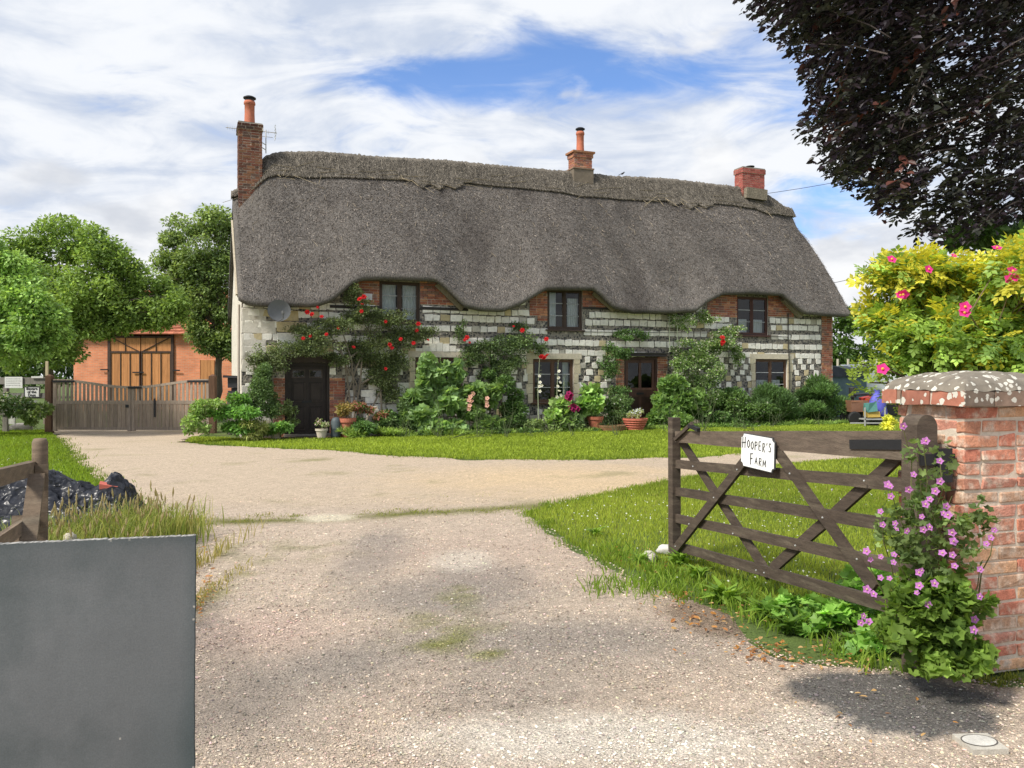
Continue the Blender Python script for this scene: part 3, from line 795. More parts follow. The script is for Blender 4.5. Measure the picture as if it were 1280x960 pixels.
def ridge_cap():
    lows = [(303, 236), (318, 233), (333, 221), (345, 217), (420, 220), (500, 223), (515, 224), (528, 234), (536, 227), (548, 236), (556, 229), (568, 235), (580, 226), (620, 231), (700, 239), (760, 246), (832, 250),
            (842, 256), (852, 252), (862, 260), (872, 254), (882, 259), (892, 253), (925, 257), (943, 260), (958, 266), (986, 268)]
    # s of the lower edge: found by walking the surface until it projects to the row wanted
    tt, sv = [], []
    for px, py in lows:
        best = None
        for s in np.linspace(.5, 1, 120):
            # iterate: find t where surface at this s projects to px
            yl = float(roof_pt(np.array([5.]), np.array([s]))[0][0])
            t, _ = Hp(px, py, yl)
            y_, z_ = roof_pt(np.array([t]), np.array([s]), .09)
            w = W(t, y_[0], z_[0]); row = HY - (w[2] - EYE) / w[1] * F
            if best is None or abs(row - py) < best[0]: best = (abs(row - py), t, s)
        tt.append(best[1]); sv.append(best[2])
    tt, sv = np.array(tt), np.array(sv)
    o_ = np.argsort(tt); tt, sv = tt[o_], sv[o_]
    ts = np.concatenate([np.arange(T0 - .04, T1 + .02, .045), [T1 + .03]])
    n = len(ts); lo = np.interp(ts, tt, sv)
    b = MB(); nn = 12
    V = np.zeros((n, nn * 2 + 1, 3))
    u = np.linspace(0, 1, nn - 2)
    for i, t in enumerate(ts):
        s = lo[i] + (1 - lo[i]) * u
        y, z = roof_pt(np.full(len(s), t), s, .075 + .008 * math.sin(t * 37))
        y0, z0 = roof_pt(np.array([t]), np.array([lo[i] + .004]), -.03)
        y1, z1 = roof_pt(np.array([t]), np.array([lo[i] - .003]), .06)
        fy = np.concatenate([y0, y1, y]); fz = np.concatenate([z0, z1, z])
        z_top = fz[-1] + .03
        fy[-1] = min(fy[-1], YR)
        V[i, :nn, 1] = fy; V[i, :nn, 2] = fz
        V[i, nn, 1] = YR; V[i, nn, 2] = z_top + .03
        V[i, nn + 1:, 1] = 2 * YR - fy[::-1]; V[i, nn + 1:, 2] = fz[::-1]
        V[i, :, 0] = t
    V[..., 2] += .012 * rng.normal(size=V.shape[:2])
    k = nn * 2 + 1
    idx = np.arange(n * k).reshape(n, k)
    Fq = np.stack([idx[:-1, :-1], idx[:-1, 1:], idx[1:, 1:], idx[1:, :-1]], -1).reshape(-1, 4)
    rc = np.array([.168, .148, .120])
    b.add(V.reshape(-1, 3), Fq[:, ::-1], rc)
    nF = len(Fq)
    b.F.append(idx[0][None]); b.C.append(rc[None]); b.M.append(np.zeros(1, int))
    b.F.append(idx[-1][::-1][None]); b.C.append(rc[None]); b.M.append(np.zeros(1, int))
    m = 26000
    t = rng.uniform(T0, T1, m); l = np.interp(t, tt, sv); s = l + (1.0 - l) * rng.random(m)
    y, z = roof_pt(t, s, .088); p = np.stack([t, y, z], 1)
    dn = unit(np.stack([rng.normal(0, .25, m), np.full(m, -.56), np.full(m, -.83)], 1) + rng.normal(0, .12, (m, 3)))
    nrm = np.tile(np.array([0, -.83, .56]), (m, 1)) + rng.normal(0, .3, (m, 3)); q = unit(np.cross(nrm, dn))
    dn = unit(dn + unit(nrm) * rng.uniform(0, .22, (m, 1)))
    L = rng.uniform(.04, .11, m)[:, None]; w = rng.uniform(.003, .007, m)[:, None]
    VV = np.stack([p - q * w, p + q * w, p + dn * L + q * w * .5, p + dn * L - q * w * .5], 1)
    b.add(VV.reshape(-1, 3), np.arange(m)[:, None] * 4 + np.array([[0, 1, 2, 3]]), rng.lognormal(0, .5, m)[:, None].clip(.3, 2.6) * rc)
    # hazel spars and liggers pinned along the cap
    def rod(t, s, t2, s2, w=.014, c=(.34, .28, .19)):
        y1, z1 = roof_pt(np.array([t]), np.array([s]), .105); y2, z2 = roof_pt(np.array([t2]), np.array([s2]), .105)
        b.bar((t, y1[0], z1[0]), (t2, y2[0], z2[0]), w, w, (.1, .9, .3), c)
    for t in np.arange(.4, 19.4, .62):
        if rng.random() < .75:
            a = np.interp(t, tt, sv); rod(t, a + .02, t + .6, a + .02 + rng.normal(0, .008))
        if rng.random() < .6:
            a = np.interp(t, tt, sv); rod(t, a + .05 + rng.normal(0, .01), t + .55, a + .05 + rng.normal(0, .02))
    for i in range(46):
        t = rng.choice([rng.uniform(.3, 2), rng.uniform(4.2, 6), rng.uniform(13, 15.5), rng.uniform(0, 19)]); a = np.interp(t, tt, sv)
        rod(t, a + rng.uniform(-.06, .04), t + rng.normal(0, .35), a + rng.uniform(-.1, .03), .011, (.40, .33, .22))
    o = b.build('ridge_cap', RIDGE, roof)
    sm = np.ones(len(o.data.polygons), bool); sm[nF:] = False
    o.data.polygons.foreach_set('use_smooth', sm)
ridge_cap()

# openings from the photo, as rectangles on the facade (t0, t1, h0, h1)
def rect(x0, y0, x1, y1, yl=0.0):
    a = Hp(x0, y0, yl); b_ = Hp(x1, y1, yl)
    hm = (a[1] + Hp(x1, y0, yl)[1]) / 2; lm = (Hp(x0, y1, yl)[1] + b_[1]) / 2
    return [a[0], b_[0], lm, hm]
UP = [rect(474, 352, 525, 403), rect(684, 362, 728, 412), rect(921, 371, 960, 419)]
LO = [rect(519, 447, 578, 502), rect(666, 449, 717, 503), rect(944, 449, 984, 497)]
DOORS = [rect(356, 453, 412, 545), rect(780, 446, 822, 533)]
DOORS[0][2] = .06; DOORS[1][2] = .10
print('up', np.round(UP, 2)); print('lo', np.round(LO, 2)); print('doors', np.round(DOORS, 2))
OPEN = UP + LO + DOORS
HL = 19.96
def wall_top(t): return smooth(ze, t) + .22
def facade():
    b = MB()
    ts = sorted(set([0.0, HL] + [o[0] for o in OPEN] + [o[1] for o in OPEN] + list(np.arange(.15, HL, .15))))
    ts = [t for i, t in enumerate(ts) if i == 0 or t - ts[i - 1] > 1e-4]
    for t0, t1 in zip(ts[:-1], ts[1:]):
        tm = (t0 + t1) / 2
        hs = sorted([(o[2], o[3]) for o in OPEN if o[0] - 1e-6 < tm < o[1] + 1e-6])
        z = -.05
        for a, c in hs + [(None, None)]:
            if a is None:
                b.add([(t0, 0, z), (t1, 0, z), (t1, 0, max(wall_top(t1), z + .02)), (t0, 0, max(wall_top(t0), z + .02))], (0, 1, 2, 3), (1, 1, 1), 0)
            else:
                if a > z: b.add([(t0, 0, z), (t1, 0, z), (t1, 0, a), (t0, 0, a)], (0, 1, 2, 3), (1, 1, 1), 0)
                z = c
    for t0, t1, h0, h1 in OPEN:                      # reveals
        d = .16
        for q in ([(t0, 0, h0), (t0, 0, h1), (t0, d, h1), (t0, d, h0)], [(t1, 0, h0), (t1, d, h0), (t1, d, h1), (t1, 0, h1)],
                  [(t0, 0, h1), (t1, 0, h1), (t1, d, h1), (t0, d, h1)], [(t0, 0, h0), (t0, d, h0), (t1, d, h0), (t1, 0, h0)]):
            b.add(q, (0, 1, 2, 3), (.55, .5, .42), 1)
    b.box((0, 0.005, -.1), (HL, .02, .02), (.5, .45, .38), 1)
    def clear(t0, t1, h0, h1, pad=.0):
        return not any(t0 < o[1] + pad and t1 > o[0] - pad and h0 < o[3] + pad and h1 > o[2] - pad for o in OPEN)
    zones = []                                       # brickwork zones (t0,t1,h0,h1 function)
    def zone(x0, y0, x1, y1): zones.append(rect(x0, y0, x1, y1))
    zone(436, 340, 474, 382); zone(525, 340, 572, 384); zone(662, 355, 684, 395); zone(728, 355, 768, 386); zone(884, 362, 921, 398); zone(960, 364, 992, 398)
    zones[-1][2] = Hp(975, 396)[1]
    q = rect(1027, 395, 1041, 545); q[1] = HL; q[2] = 0; zones.append(q)
    zones.append(rect(342, 470, 356, 545)); zones.append(rect(412, 470, 431, 545)); zones[-1][2] = zones[-2][2] = 0
    zones.append(rect(770, 447, 780, 535)); zones.append(rect(822, 442, 834, 535)); zones[-1][2] = zones[-2][2] = 0
    zones.append(rect(672, 372, 684, 403))
    b.zones = zones
    def inzone(t, h): return any(z[0] < t < z[1] and z[2] < h < z[3] for z in zones)
    # bricks
    for z in zones:
        H0 = math.ceil(z[2] / .075) * .075
        i = int(round(H0 / .075))
        h = H0
        while h + .064 < z[3] + .01:
            off = .1125 * (i % 2)
            t = z[0] - off * (rng.random() < 1) + rng.normal(0, .004)
            while t < z[1]:
                L = .215 if rng.random() < .8 else .10
                a, c = max(t, z[0]), min(t + L, z[1])
                if c - a > .04 and clear(a, c, h, h + .064, .0) and h + .03 < wall_top((a + c) / 2):
                    col = BRK[rng.integers(len(BRK))] * rng.uniform(.8, 1.2)
                    b.box((a, -.012 - rng.uniform(0, .006), h), (c, .01, h + .064), col, 3, jit=.002)
                t += L + .012
            b.box((z[0] + .001, -.006, h - .012), (z[1] - .001, .004, h + .0755), (.58, .50, .40), 4) if clear(z[0], z[1], h, h + .075) and h + .1 < wall_top(z[0]) and h + .1 < wall_top(z[1]) else None
            h += .075; i += 1
    # chalk blocks in bands; flint shows between
    def block(t0, t1, h0, h1, col=None, mi=2, proud=.012):
        if not clear(t0, t1, h0, h1, .0) or inzone((t0 + t1) / 2, (h0 + h1) / 2) or inzone(t0 + .02, (h0 + h1) / 2) or inzone(t1 - .02, (h0 + h1) / 2): return
        if h1 > wall_top((t0 + t1) / 2) : return
        if col is None:
            col = np.array([.90, .865, .77]) * rng.uniform(.84, 1.05)
            if rng.random() < .12: col = np.array([.60, .50, .30]) * rng.uniform(.8, 1.1)
            if rng.random() < .06: col = np.array([.50, .47, .40])
        w, h = t1 - t0, h1 - h0; c = .014
        pts = [(t0 + c, h0), (t1 - c, h0), (t1, h0 + c), (t1, h1 - c), (t1 - c, h1), (t0 + c, h1), (t0, h1 - c), (t0, h0 + c)]
        pts = np.array(pts) + rng.normal(0, .009, (8, 2))
        n = 8
        ctr = pts.mean(0)
        V = [(x, .01, z) for x, z in pts] + [(x, -proud * .6, z) for x, z in pts] + [(ctr[0] + (x - ctr[0]) * .95, -proud - rng.uniform(0, .006), ctr[1] + (z - ctr[1]) * .93) for x, z in pts]
        Fq = [(i, (i + 1) % n, n + (i + 1) % n, n + i) for i in range(n)] + [(n + i, n + (i + 1) % n, 2 * n + (i + 1) % n, 2 * n + i) for i in range(n)]
        b.add(V, Fq, col, mi)
        b.F.append(np.array([[b.n - n + i for i in range(n)]])); b.C.append(np.array([col])); b.M.append(np.array([mi]))
    h = 2.25
    row = 0
    while h < 4.6:
        bh = rng.uniform(.165, .195)
        t = .05 + rng.uniform(0, .15)
        while t < 19.5:
            L = rng.choice([.20, .24, .29, .36], p=[.35, .35, .2, .1])
            if t > 1.4 or True:
                wob = .012 * math.sin(t * .9 + row)
                block(t, t + L, h + wob, h + wob + bh)
            t += L + rng.uniform(.008, .026)
        h += bh + (rng.uniform(.13, .17) if row % 4 != 3 else .05); row += 1
    # lower storey: chequer of blocks and flint
    rows = 11
    for rI in range(rows):
        h = .05 + rI * .2
        if rI in (0, 1): 
            t = .05
            while t < 19.4:
                L = rng.uniform(.28, .45); block(t, t + L, h, h + .185, np.array([.66, .60, .48]) * rng.uniform(.75, 1.1)); t += L + .03
            continue
        t = .1 + (.21 if rI % 2 else 0)
        while t < 19.5:
            left = t < 1.1 or 2.9 < t < 5.2
            if left: 
                L = rng.uniform(.25, .46)
                if rng.random() < .82: block(t, t + L, h, h + .185)
                t += L + .03
            else:
                L = rng.uniform(.17, .23); block(t, t + L, h + rng.normal(0, .008), h + .18); t += L + rng.uniform(.17, .25)
    # big pale render and quoins at the left end
    for hh in np.arange(.02, 3.4, .34):
        L = .62 if int(hh / .34) % 2 else .86
        block(.0, L, hh, hh + .337, np.array([.60, .56, .47]) * rng.uniform(.92, 1.05), 1, .012)
    for hh in np.arange(2.2, 3.3, .3):
        block(.9, 1.45, hh, hh + .28, np.array([.58, .48, .28]) if hh > 2.6 else None, 2, .026)
    # buff stone dressings round the ground floor windows
    for o in LO:
        for hh in np.arange(o[2] - .02, o[3] + .0, .30):
            for a, c in ((o[0] - rng.uniform(.16, .3), o[0] - .008), (o[1] + .008, o[1] + rng.uniform(.12, .24))):
                x = np.array([.62, .54, .38]) * rng.uniform(.85, 1.12)
                b.box((a, -.030, hh), (c, .01, min(hh + .285, o[3] + .02)), x, 2, jit=.003)
        b.box((o[0] - .22, -.032, o[3] + .006), (o[1] + .26, .01, o[3] + .175), np.array([.62, .55, .42]), 2, jit=.004)
    # shallow relieving arch over the left window
    o = LO[0]; cx = (o[0] + o[1]) / 2
    for k in range(-3, 4):
        b.box((cx + k * .2 - .095, -.036, o[3] + .18), (cx + k * .2 + .095, .01, o[3] + .42 - .018 * k * k), np.array([.80, .77, .68]) * rng.uniform(.9, 1.05), 2, jit=.004)
    # weathered timber plates built into the wall
    for z in ((412, 382, 476, 386), (525, 384, 585, 388), (728, 384, 768, 387)):
        q = rect(*z); b.box((q[0], -.03, q[2]), (q[1], .01, q[3]), (.035, .03, .027), 5, jit=.004)
    o = b.build('front_wall', [FLINT, RENDERW, CHALK, BRICK, MORTAR, DARKWOOD], house)
    o['label'] = 'front wall banded in white chalk block and dark flint with brick patches'
    return o
facade()
def gables():
    for nm, t, fl in (('gable_wall', 0.0, 1), ('gable_wall', HL, 0)):
        b = MB(); g = []
        prof = [(0, -.05), (2 * YR, -.05), (2 * YR, 3.5)] + [(2 * YR - s * YR, 3.5 + (float(zr(t)) - .62 - 3.5) * s) for s in (.25, .5, .75, 1)] + [(YR * (1 - s), float(zr(t)) - .62 - (float(zr(t)) - .62 - float(wall_top(t))) * s) for s in (.25, .5, .75, 1)]
        n = len(prof)
        s = -1 if fl else 1
        V = [(t, y, z) for y, z in prof] + [(t - s * .3, y + .002, z) for y, z in prof]
        V = [(t + s * .0, y, z) for y, z in prof]
        b.add(V, tuple(range(n)), (.95, .92, .84), 0)
        b.build(nm, [RENDERW if fl else CHALK], house)
    b = MB(); b.add([(0, 2 * YR, -.05), (HL, 2 * YR, -.05), (HL, 2 * YR, 3.5), (0, 2 * YR, 3.5)], (0, 3, 2, 1), (.6, .55, .45), 0)
    b.build('rear_wall', [RENDERW], house)
    b = MB()                                       # floors keep daylight out of the rooms
    b.box((.02, .3, 2.25), (HL - .02, 2 * YR - .02, 2.35), (.10, .08, .06)); b.box((.02, .3, .0), (HL - .02, 2 * YR - .02, .02), (.08, .06, .05))
    b.box((.02, 1.8, .05), (HL - .02, 1.84, 4.4), (.12, .10, .08))
    b.build('inner_partition', [PAINT], house)
    # pale board and pipe down the left gable edge
    b = MB()
    b.bar((-.09, .0, 3.75), (-.09, YR - .2, float(zr(0)) - .75), .05, .12, (1, 0, 0), (.55, .48, .36), jit=.004)
    b.build('verge_board', [GREYWOOD], house)
    b = MB(); b.tube([(-.06, .04, .1), (-.07, .04, 2.0), (-.06, .05, 3.5)], .032, 8, (.42, .36, .30)); b.build('gable_pipe', [PAINT], house)
gables()

# windows
WN = 0
def window(o, up, curtain=True, seed=0):
    global WN
    t0, t1, h0, h1 = o
    r = np.random.default_rng(seed)
    y0 = .055 if not up else .03
    fr = MB(); wd = np.array([.055, .035, .025]) if up else np.array([.12, .065, .04])
    if up and seed == 2: wd = np.array([.07, .03, .022])
    fw = .055
    def B(a, c, z0, z1, ya=y0, yb=y0 + .07, col=wd): fr.box((a, ya, z0), (c, yb, z1), col * r.uniform(.9, 1.1), 0)
    B(t0 + .003, t0 + fw, h0 + .003, h1 - .003); B(t1 - fw, t1 - .003, h0 + .003, h1 - .003)
    B(t0 + fw, t1 - fw, h1 - fw, h1 - .003); B(t0 + fw, t1 - fw, h0 + .003, h0 + fw)
    tm = (t0 + t1) / 2
    B(tm - .026, tm + .026, h0 + fw, h1 - fw)
    f = fr.build('window', [DARKWOOD], house)
    for k, (a, c) in enumerate(((t0 + fw, tm - .026), (tm + .026, t1 - fw))):
        sm = MB(); s = .038; z0, z1 = h0 + fw, h1 - fw
        sc = wd * (1.0 if not up else 1.2)
        for bx in ((a, z0, a + s, z1), (c - s, z0, c, z1), (a + s, z0, c - s, z0 + s), (a + s, z1 - s, c - s, z1)):
            sm.box((bx[0], y0 + .012, bx[1]), (bx[2], y0 + .05, bx[3]), sc, 0)
        gb = np.array([.52, .52, .50]) if not up else np.array([.36, .37, .36])
        for q in (1, 2):
            z = z0 + (z1 - z0) * q / 3
            sm.box((a + s, y0 + .016, z - .011), (c - s, y0 + .044, z + .011), gb, 0)
        sm.build('sash', [DARKWOOD], f)
        pm = MB()
        yy = y0 + .03 + r.normal(0, .002)
        pm.add([(a + s, yy, z0 + s), (c - s, yy + r.normal(0, .004), z0 + s), (c - s, yy, z1 - s), (a + s, yy, z1 - s)], (0, 1, 2, 3), (1, 1, 1))
        pm.build('pane', [GLASS], f)
    sl = MB(); sl.box((t0 - .06, -.07, h0 - .05), (t1 + .06, y0 + .02, h0), wd * 1.1, 0, jit=.003)
    sl.build('sill', [DARKWOOD], f)
    if curtain:
        for (ca, cb, top) in curtain:
            cm = MB(); n = 18
            xs = np.linspace(t0 + fw + (t1 - t0 - 2 * fw) * ca, t0 + fw + (t1 - t0 - 2 * fw) * cb, n)
            V = []
            for i, x in enumerate(xs):
                d = .022 * math.sin(i * 1.9)
                V += [(x, y0 + .16 + d, h0 + .02), (x + (0.0), y0 + .16 + d, h0 + (h1 - h0) * top)]
            cm.add(V, [(2 * i, 2 * i + 2, 2 * i + 3, 2 * i + 1) for i in range(n - 1)], (.74, .76, .74))
            cm.build('curtain', [CLOTH], f, smooth=True)
    return f
window(UP[0], True, [(0.0, .44, .97), (.62, 1.0, .97)], 0)
window(UP[1], True, [(0.0, .30, .97), (.66, 1.0, .80)], 1)
window(UP[2], True, [(0.08, .42, .42), (.55, .98, .42)], 2)
window(LO[0], False, [(0, .1, .95)], 3)
window(LO[1], False, [(.82, .98, .95)], 4)
window(LO[2], False, [(.05, .95, .46)], 5)

def door(o, glazed):
    t0, t1, h0, h1 = o
    c = np.array([.030, .022, .018]) if not glazed else np.array([.060, .030, .020])
    fr = MB()
    for a, b_, z0, z1 in ((t0 + .003, t0 + .08, h0, h1), (t1 - .08, t1 - .003, h0, h1), (t0 + .08, t1 - .08, h1 - .09, h1)):
        fr.box((a, .01, z0), (b_, .12, z1), c * .9, 0)
    fr.box((t0 - .03, -.12, h0 - .08), (t1 + .03, .10, h0), (.22, .20, .17), 1)
    d = MB(); a, b_, z0, z1 = t0 + .085, t1 - .085, h0 + .01, h1 - .095
    w = b_ - a; H = z1 - z0
    if not glazed:
        d.box((a, .06, z0), (b_, .10, z1), c)
        tm = (a + b_) / 2
        st = .10
        for (x0, x1) in ((a + st, tm - .05), (tm + .05, b_ - st)):
            for (q0, q1) in ((.05, .40), (.47, .76)):
                # raised and fielded panels, lit and shaded sides painted into the moulding colours
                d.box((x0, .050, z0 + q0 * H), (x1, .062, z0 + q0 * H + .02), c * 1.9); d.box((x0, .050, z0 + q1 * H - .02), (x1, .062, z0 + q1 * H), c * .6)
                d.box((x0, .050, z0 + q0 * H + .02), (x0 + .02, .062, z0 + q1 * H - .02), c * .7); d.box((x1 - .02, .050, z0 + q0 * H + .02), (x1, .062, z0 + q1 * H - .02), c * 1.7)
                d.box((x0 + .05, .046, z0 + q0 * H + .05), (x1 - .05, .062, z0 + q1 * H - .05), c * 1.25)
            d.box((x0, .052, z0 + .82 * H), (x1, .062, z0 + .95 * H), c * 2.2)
    else:
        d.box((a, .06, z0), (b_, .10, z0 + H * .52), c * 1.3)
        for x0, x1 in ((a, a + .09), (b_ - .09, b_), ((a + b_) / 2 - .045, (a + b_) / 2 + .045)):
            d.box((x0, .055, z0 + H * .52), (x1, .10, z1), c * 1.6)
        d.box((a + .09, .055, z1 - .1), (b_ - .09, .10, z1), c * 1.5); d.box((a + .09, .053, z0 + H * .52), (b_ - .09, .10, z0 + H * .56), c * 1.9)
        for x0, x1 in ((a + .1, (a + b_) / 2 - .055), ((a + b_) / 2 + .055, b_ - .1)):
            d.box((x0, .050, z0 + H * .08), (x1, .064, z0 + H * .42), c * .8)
    do = d.build('door', [DARKWOOD], house)
    f2 = fr.build('door_frame', [DARKWOOD, STONE], do)
    if glazed:
        for x0, x1 in ((a + .09, (a + b_) / 2 - .045), ((a + b_) / 2 + .045, b_ - .09)):
            g = MB(); g.add([(x0, .075, z0 + H * .56), (x1, .075, z0 + H * .56), (x1, .075, z1 - .1), (x0, .075, z1 - .1)], (0, 1, 2, 3)); g.build('door_pane', [GLASS], do)
    else:
        tm = (a + b_) / 2
        for x0, x1 in ((a + .13, tm - .08), (tm + .08, b_ - .13)):
            g = MB(); g.add([(x0, .049, z0 + .84 * H), (x1, .049, z0 + .84 * H), (x1, .049, z0 + .93 * H), (x0, .049, z0 + .93 * H)], (0, 1, 2, 3)); g.build('door_pane', [GLASS], do)
    k = MB(); k.lathe((0, 0, 0), [(.012, 0), (.012, .03), (.03, .04), (.03, .06), (.01, .075)], 10, (.15, .12, .06))
    ko = k.build('handle', [IRON], do); ko.rotation_euler = (R(90), 0, 0); ko.location = (a + .07, .06, z0 + H * .47)
    k = MB(); k.box(((a + b_) / 2 - .13, .045, z0 + H * .455), ((a + b_) / 2 + .13, .058, z0 + H * .485), (.10, .09, .07))
    k.build('letterbox', [IRON], do)
    return do
door(DOORS[0], False)['label'] = 'dark six panel door with two small lights at the top'
door(DOORS[1], True)['label'] = 'half glazed brown door under the dark lintel'
b = MB(); o = DOORS[0]
b.box((o[0] - .14, -.05, o[3] + .003), (o[1] + .14, .05, o[3] + .20), (.05, .035, .028), 0, jit=.006)
b.build('door_lintel', [DARKWOOD], house)
b = MB(); o = DOORS[1]
b.box((o[0] - .18, -.16, o[3] + .01), (o[1] + .26, .03, o[3] + .09), (.035, .03, .028), 0, jit=.006)
b.box((o[0] - .20, -.19, o[3] + .092), (o[1] + .28, .03, o[3] + .125), (.05, .045, .04), 0, jit=.004)
b.build('door_hood', [DARKWOOD], house)
b = MB()
t_, h_ = Hp(458, 371); b.box((t_ - .1, -.02, h_ - .09), (t_ + .16, .0, h_ + .09), (.66, .66, .66)); b.build('wall_plaque', [PAINT], house)
b = MB(); pts = [Hp(x, y) for x, y in ((984, 392), (984, 420), (985, 445), (986, 470), (985, 520))]
b.tube([(t, -.05, h) for t, h in pts], .018, 6, (.05, .045, .04)); b.build('drain_pipe', [PAINT], house)
b = MB(); pts = [Hp(x, y) for x, y in ((728, 414), (800, 415), (900, 417), (985, 421))]
b.tube([(t, -.028, h + .02 * math.sin(t * 3)) for t, h in pts], .008, 5, (.03, .03, .03)); b.build('wall_cable', [PAINT], house)
b = MB(); q0 = Hp(978, 372, -.1); q1 = Hp(1002, 398, -.1)     # pale board closing the eyebrow on its right
b.bar((q0[0], -.12, q0[1] - .05), (q1[0] - .05, -.12, q1[1] + .08), .16, .22, (0, 1, 0), (.30, .27, .20), jit=.01)
b.build('cheek_board', [GREYWOOD], house)
for x0, y0, x1, y1 in ((546, 355, 578, 387), (742, 366, 768, 388)):
    q0 = Hp(x0, y0, -.12); q1 = Hp(x1, y1, -.12)
    b = MB(); b.bar((q0[0], -.10, q0[1]), (q1[0], -.10, q1[1]), .14, .06, (0, 1, 0), (.26, .22, .15), jit=.008)
    b.build('cheek_board', [GREYWOOD], house)

# brick stacks: bricks laid round a mortar core
def brick_stack(mb, x0, x1, y0, y1, z0, z1, course=.075, bl=.215, joint=.011, cols=BRK, mi_b=0, mi_m=1, jit=.0022, off=0, mortar=(.58, .50, .40), flat=None, bev=0):
    mb.box((x0 + .008, y0 + .008, z0), (x1 - .008, y1 - .008, z1), mortar, mi_m)
    n = int(round((z1 - z0) / course)); course = (z1 - z0) / n
    for i in range(n):
        za, zb = z0 + i * course + joint / 2, z0 + (i + 1) * course - joint / 2
        for face in range(4):
            L0, L1 = (x0, x1) if face in (0, 2) else (y0, y1)
            t = L0 - (bl / 2 if (i + face) % 2 else 0) + off
            while t < L1 - .02:
                ln = bl if rng.random() < .8 or (i % 2) else bl / 2 - joint / 2
                a, c = max(t, L0 if face in (0, 2) else L0 + .05), min(t + ln, L1 if face in (0, 2) else L1 - .05)
                if c - a > .035:
                    col = cols[rng.integers(len(cols))] * rng.uniform(.8, 1.2)
                    dp = rng.uniform(-.002, .003)
                    e = [((a, y0 - dp, za), (c, y0 + .06, zb)), ((x1 - .06, a, za), (x1 + dp, c, zb)), ((a, y1 - .06, za), (c, y1 + dp, zb)), ((x0 - dp, a, za), (x0 + .06, c, zb))][face]
                    mb.box(e[0], e[1], col, mi_b, jit=jit)
                t += ln + joint
def chimney(px0, px1, ytop, ybase, ycap=None, pot=None, kind=0, label=None):
    ta, ht = Hp(px0, ytop, YR - .35); tb, _ = Hp(px1, ytop, YR - .35)
    hb = min(float(zr(np.clip((ta + tb) / 2, .3, 19))) - 1.0, Hp(px0, ybase, YR)[1])
    b = MB(); d = .48 if kind != 0 else .75
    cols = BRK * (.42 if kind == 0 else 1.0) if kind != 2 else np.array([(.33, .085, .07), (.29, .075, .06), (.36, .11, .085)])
    y0, y1 = YR - d / 2, YR + d / 2
    cap = .22 if kind != 1 else .2
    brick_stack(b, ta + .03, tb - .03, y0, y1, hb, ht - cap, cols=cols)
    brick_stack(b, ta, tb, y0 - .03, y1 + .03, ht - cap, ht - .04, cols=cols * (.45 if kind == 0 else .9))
    b.box((ta + .02, y0 - .02, ht - .045), (tb - .02, y1 + .02, ht), (.20, .18, .15), 2, jit=.006)
    if kind == 1:
        hs = Hp(px0, 213, YR)[1]
        b.box((ta - .01, y0 - .03, hs - .55), (tb + .01, y1 + .03, hs), (.17, .14, .105), 2, jit=.01)
        b.box((ta - .03, y0 - .05, hs), (tb + .03, y1 + .05, hs + .05), (.24, .16, .11), 2)
        b.box((ta - .05, y0 - .07, ht - .05), (tb + .05, y1 + .07, ht + .015), (.36, .17, .09), 0, jit=.005)
    o = b.build('chimney', [BRICK, MORTAR, STONE], house)
    if label: o['label'] = label
    tm = (ta + tb) / 2
    p = MB()
    if pot:
        zt = Hp((px0 + px1) / 2, pot[0], YR)[1]; rr = pot[1]; H = zt - ht
        p.lathe((tm, YR, ht - .02), [(rr * 1.05, 0), (rr * 1.02, .05), (rr * .94, H * .5), (rr * .95, H * .85), (rr * 1.1, H * .87), (rr * 1.1, H * .93), (rr, H)], 18, (.46, .155, .09))
        p.build('chimney_pot', [TERRA], o, smooth=True)
        c = MB(); zt2 = ht + H
        c.lathe((tm, YR, zt2), [(rr * .85, -.02), (rr * .85, .05), (rr * 1.2, .055), (rr * 1.22, .085), (.8 * rr, .12)], 16, (.03, .03, .03))
        c.build('cowl', [IRON], o, smooth=False)
    else:
        c = MB(); c.lathe((tm + .02, YR, ht), [(.11, 0), (.11, .05)], 14, (.03, .03, .03)); c.lathe((tm + .02, YR, ht + .09), [(.17, 0), (.17, .018), (.02, .05)], 14, (.03, .03, .03))
        for k in range(3): c.box((tm + .02 + .1 * math.cos(k * 2.1) - .008, YR + .1 * math.sin(k * 2.1) - .008, ht + .04), (tm + .02 + .1 * math.cos(k * 2.1) + .008, YR + .1 * math.sin(k * 2.1) + .008, ht + .1), (.03, .03, .03))
        c.build('cowl', [IRON], o)
    return tm, ht
c1 = chimney(297, 329, 151, 245, pot=(126, .15), kind=0, label='tall dark brick chimney at the aerial end')
c2 = chimney(719, 743, 187, 228, pot=(165, .135), kind=1, label='short chimney on a rendered base in the middle of the ridge')
c3 = chimney(930, 959, 207, 250, kind=2, label='plain red chimney with a low flat cowl')
b = MB()                                                       # mortar flaunching and straw skirt at the right stack
for ta in (c3[0],):
    b.box((ta - .46, YR - .44, float(zr(ta)) - .4), (ta + .46, YR + .44, float(zr(ta)) - .04), (.22, .19, .14), 0, jit=.03)
b.build('chimney_skirt', [RIDGE], house)

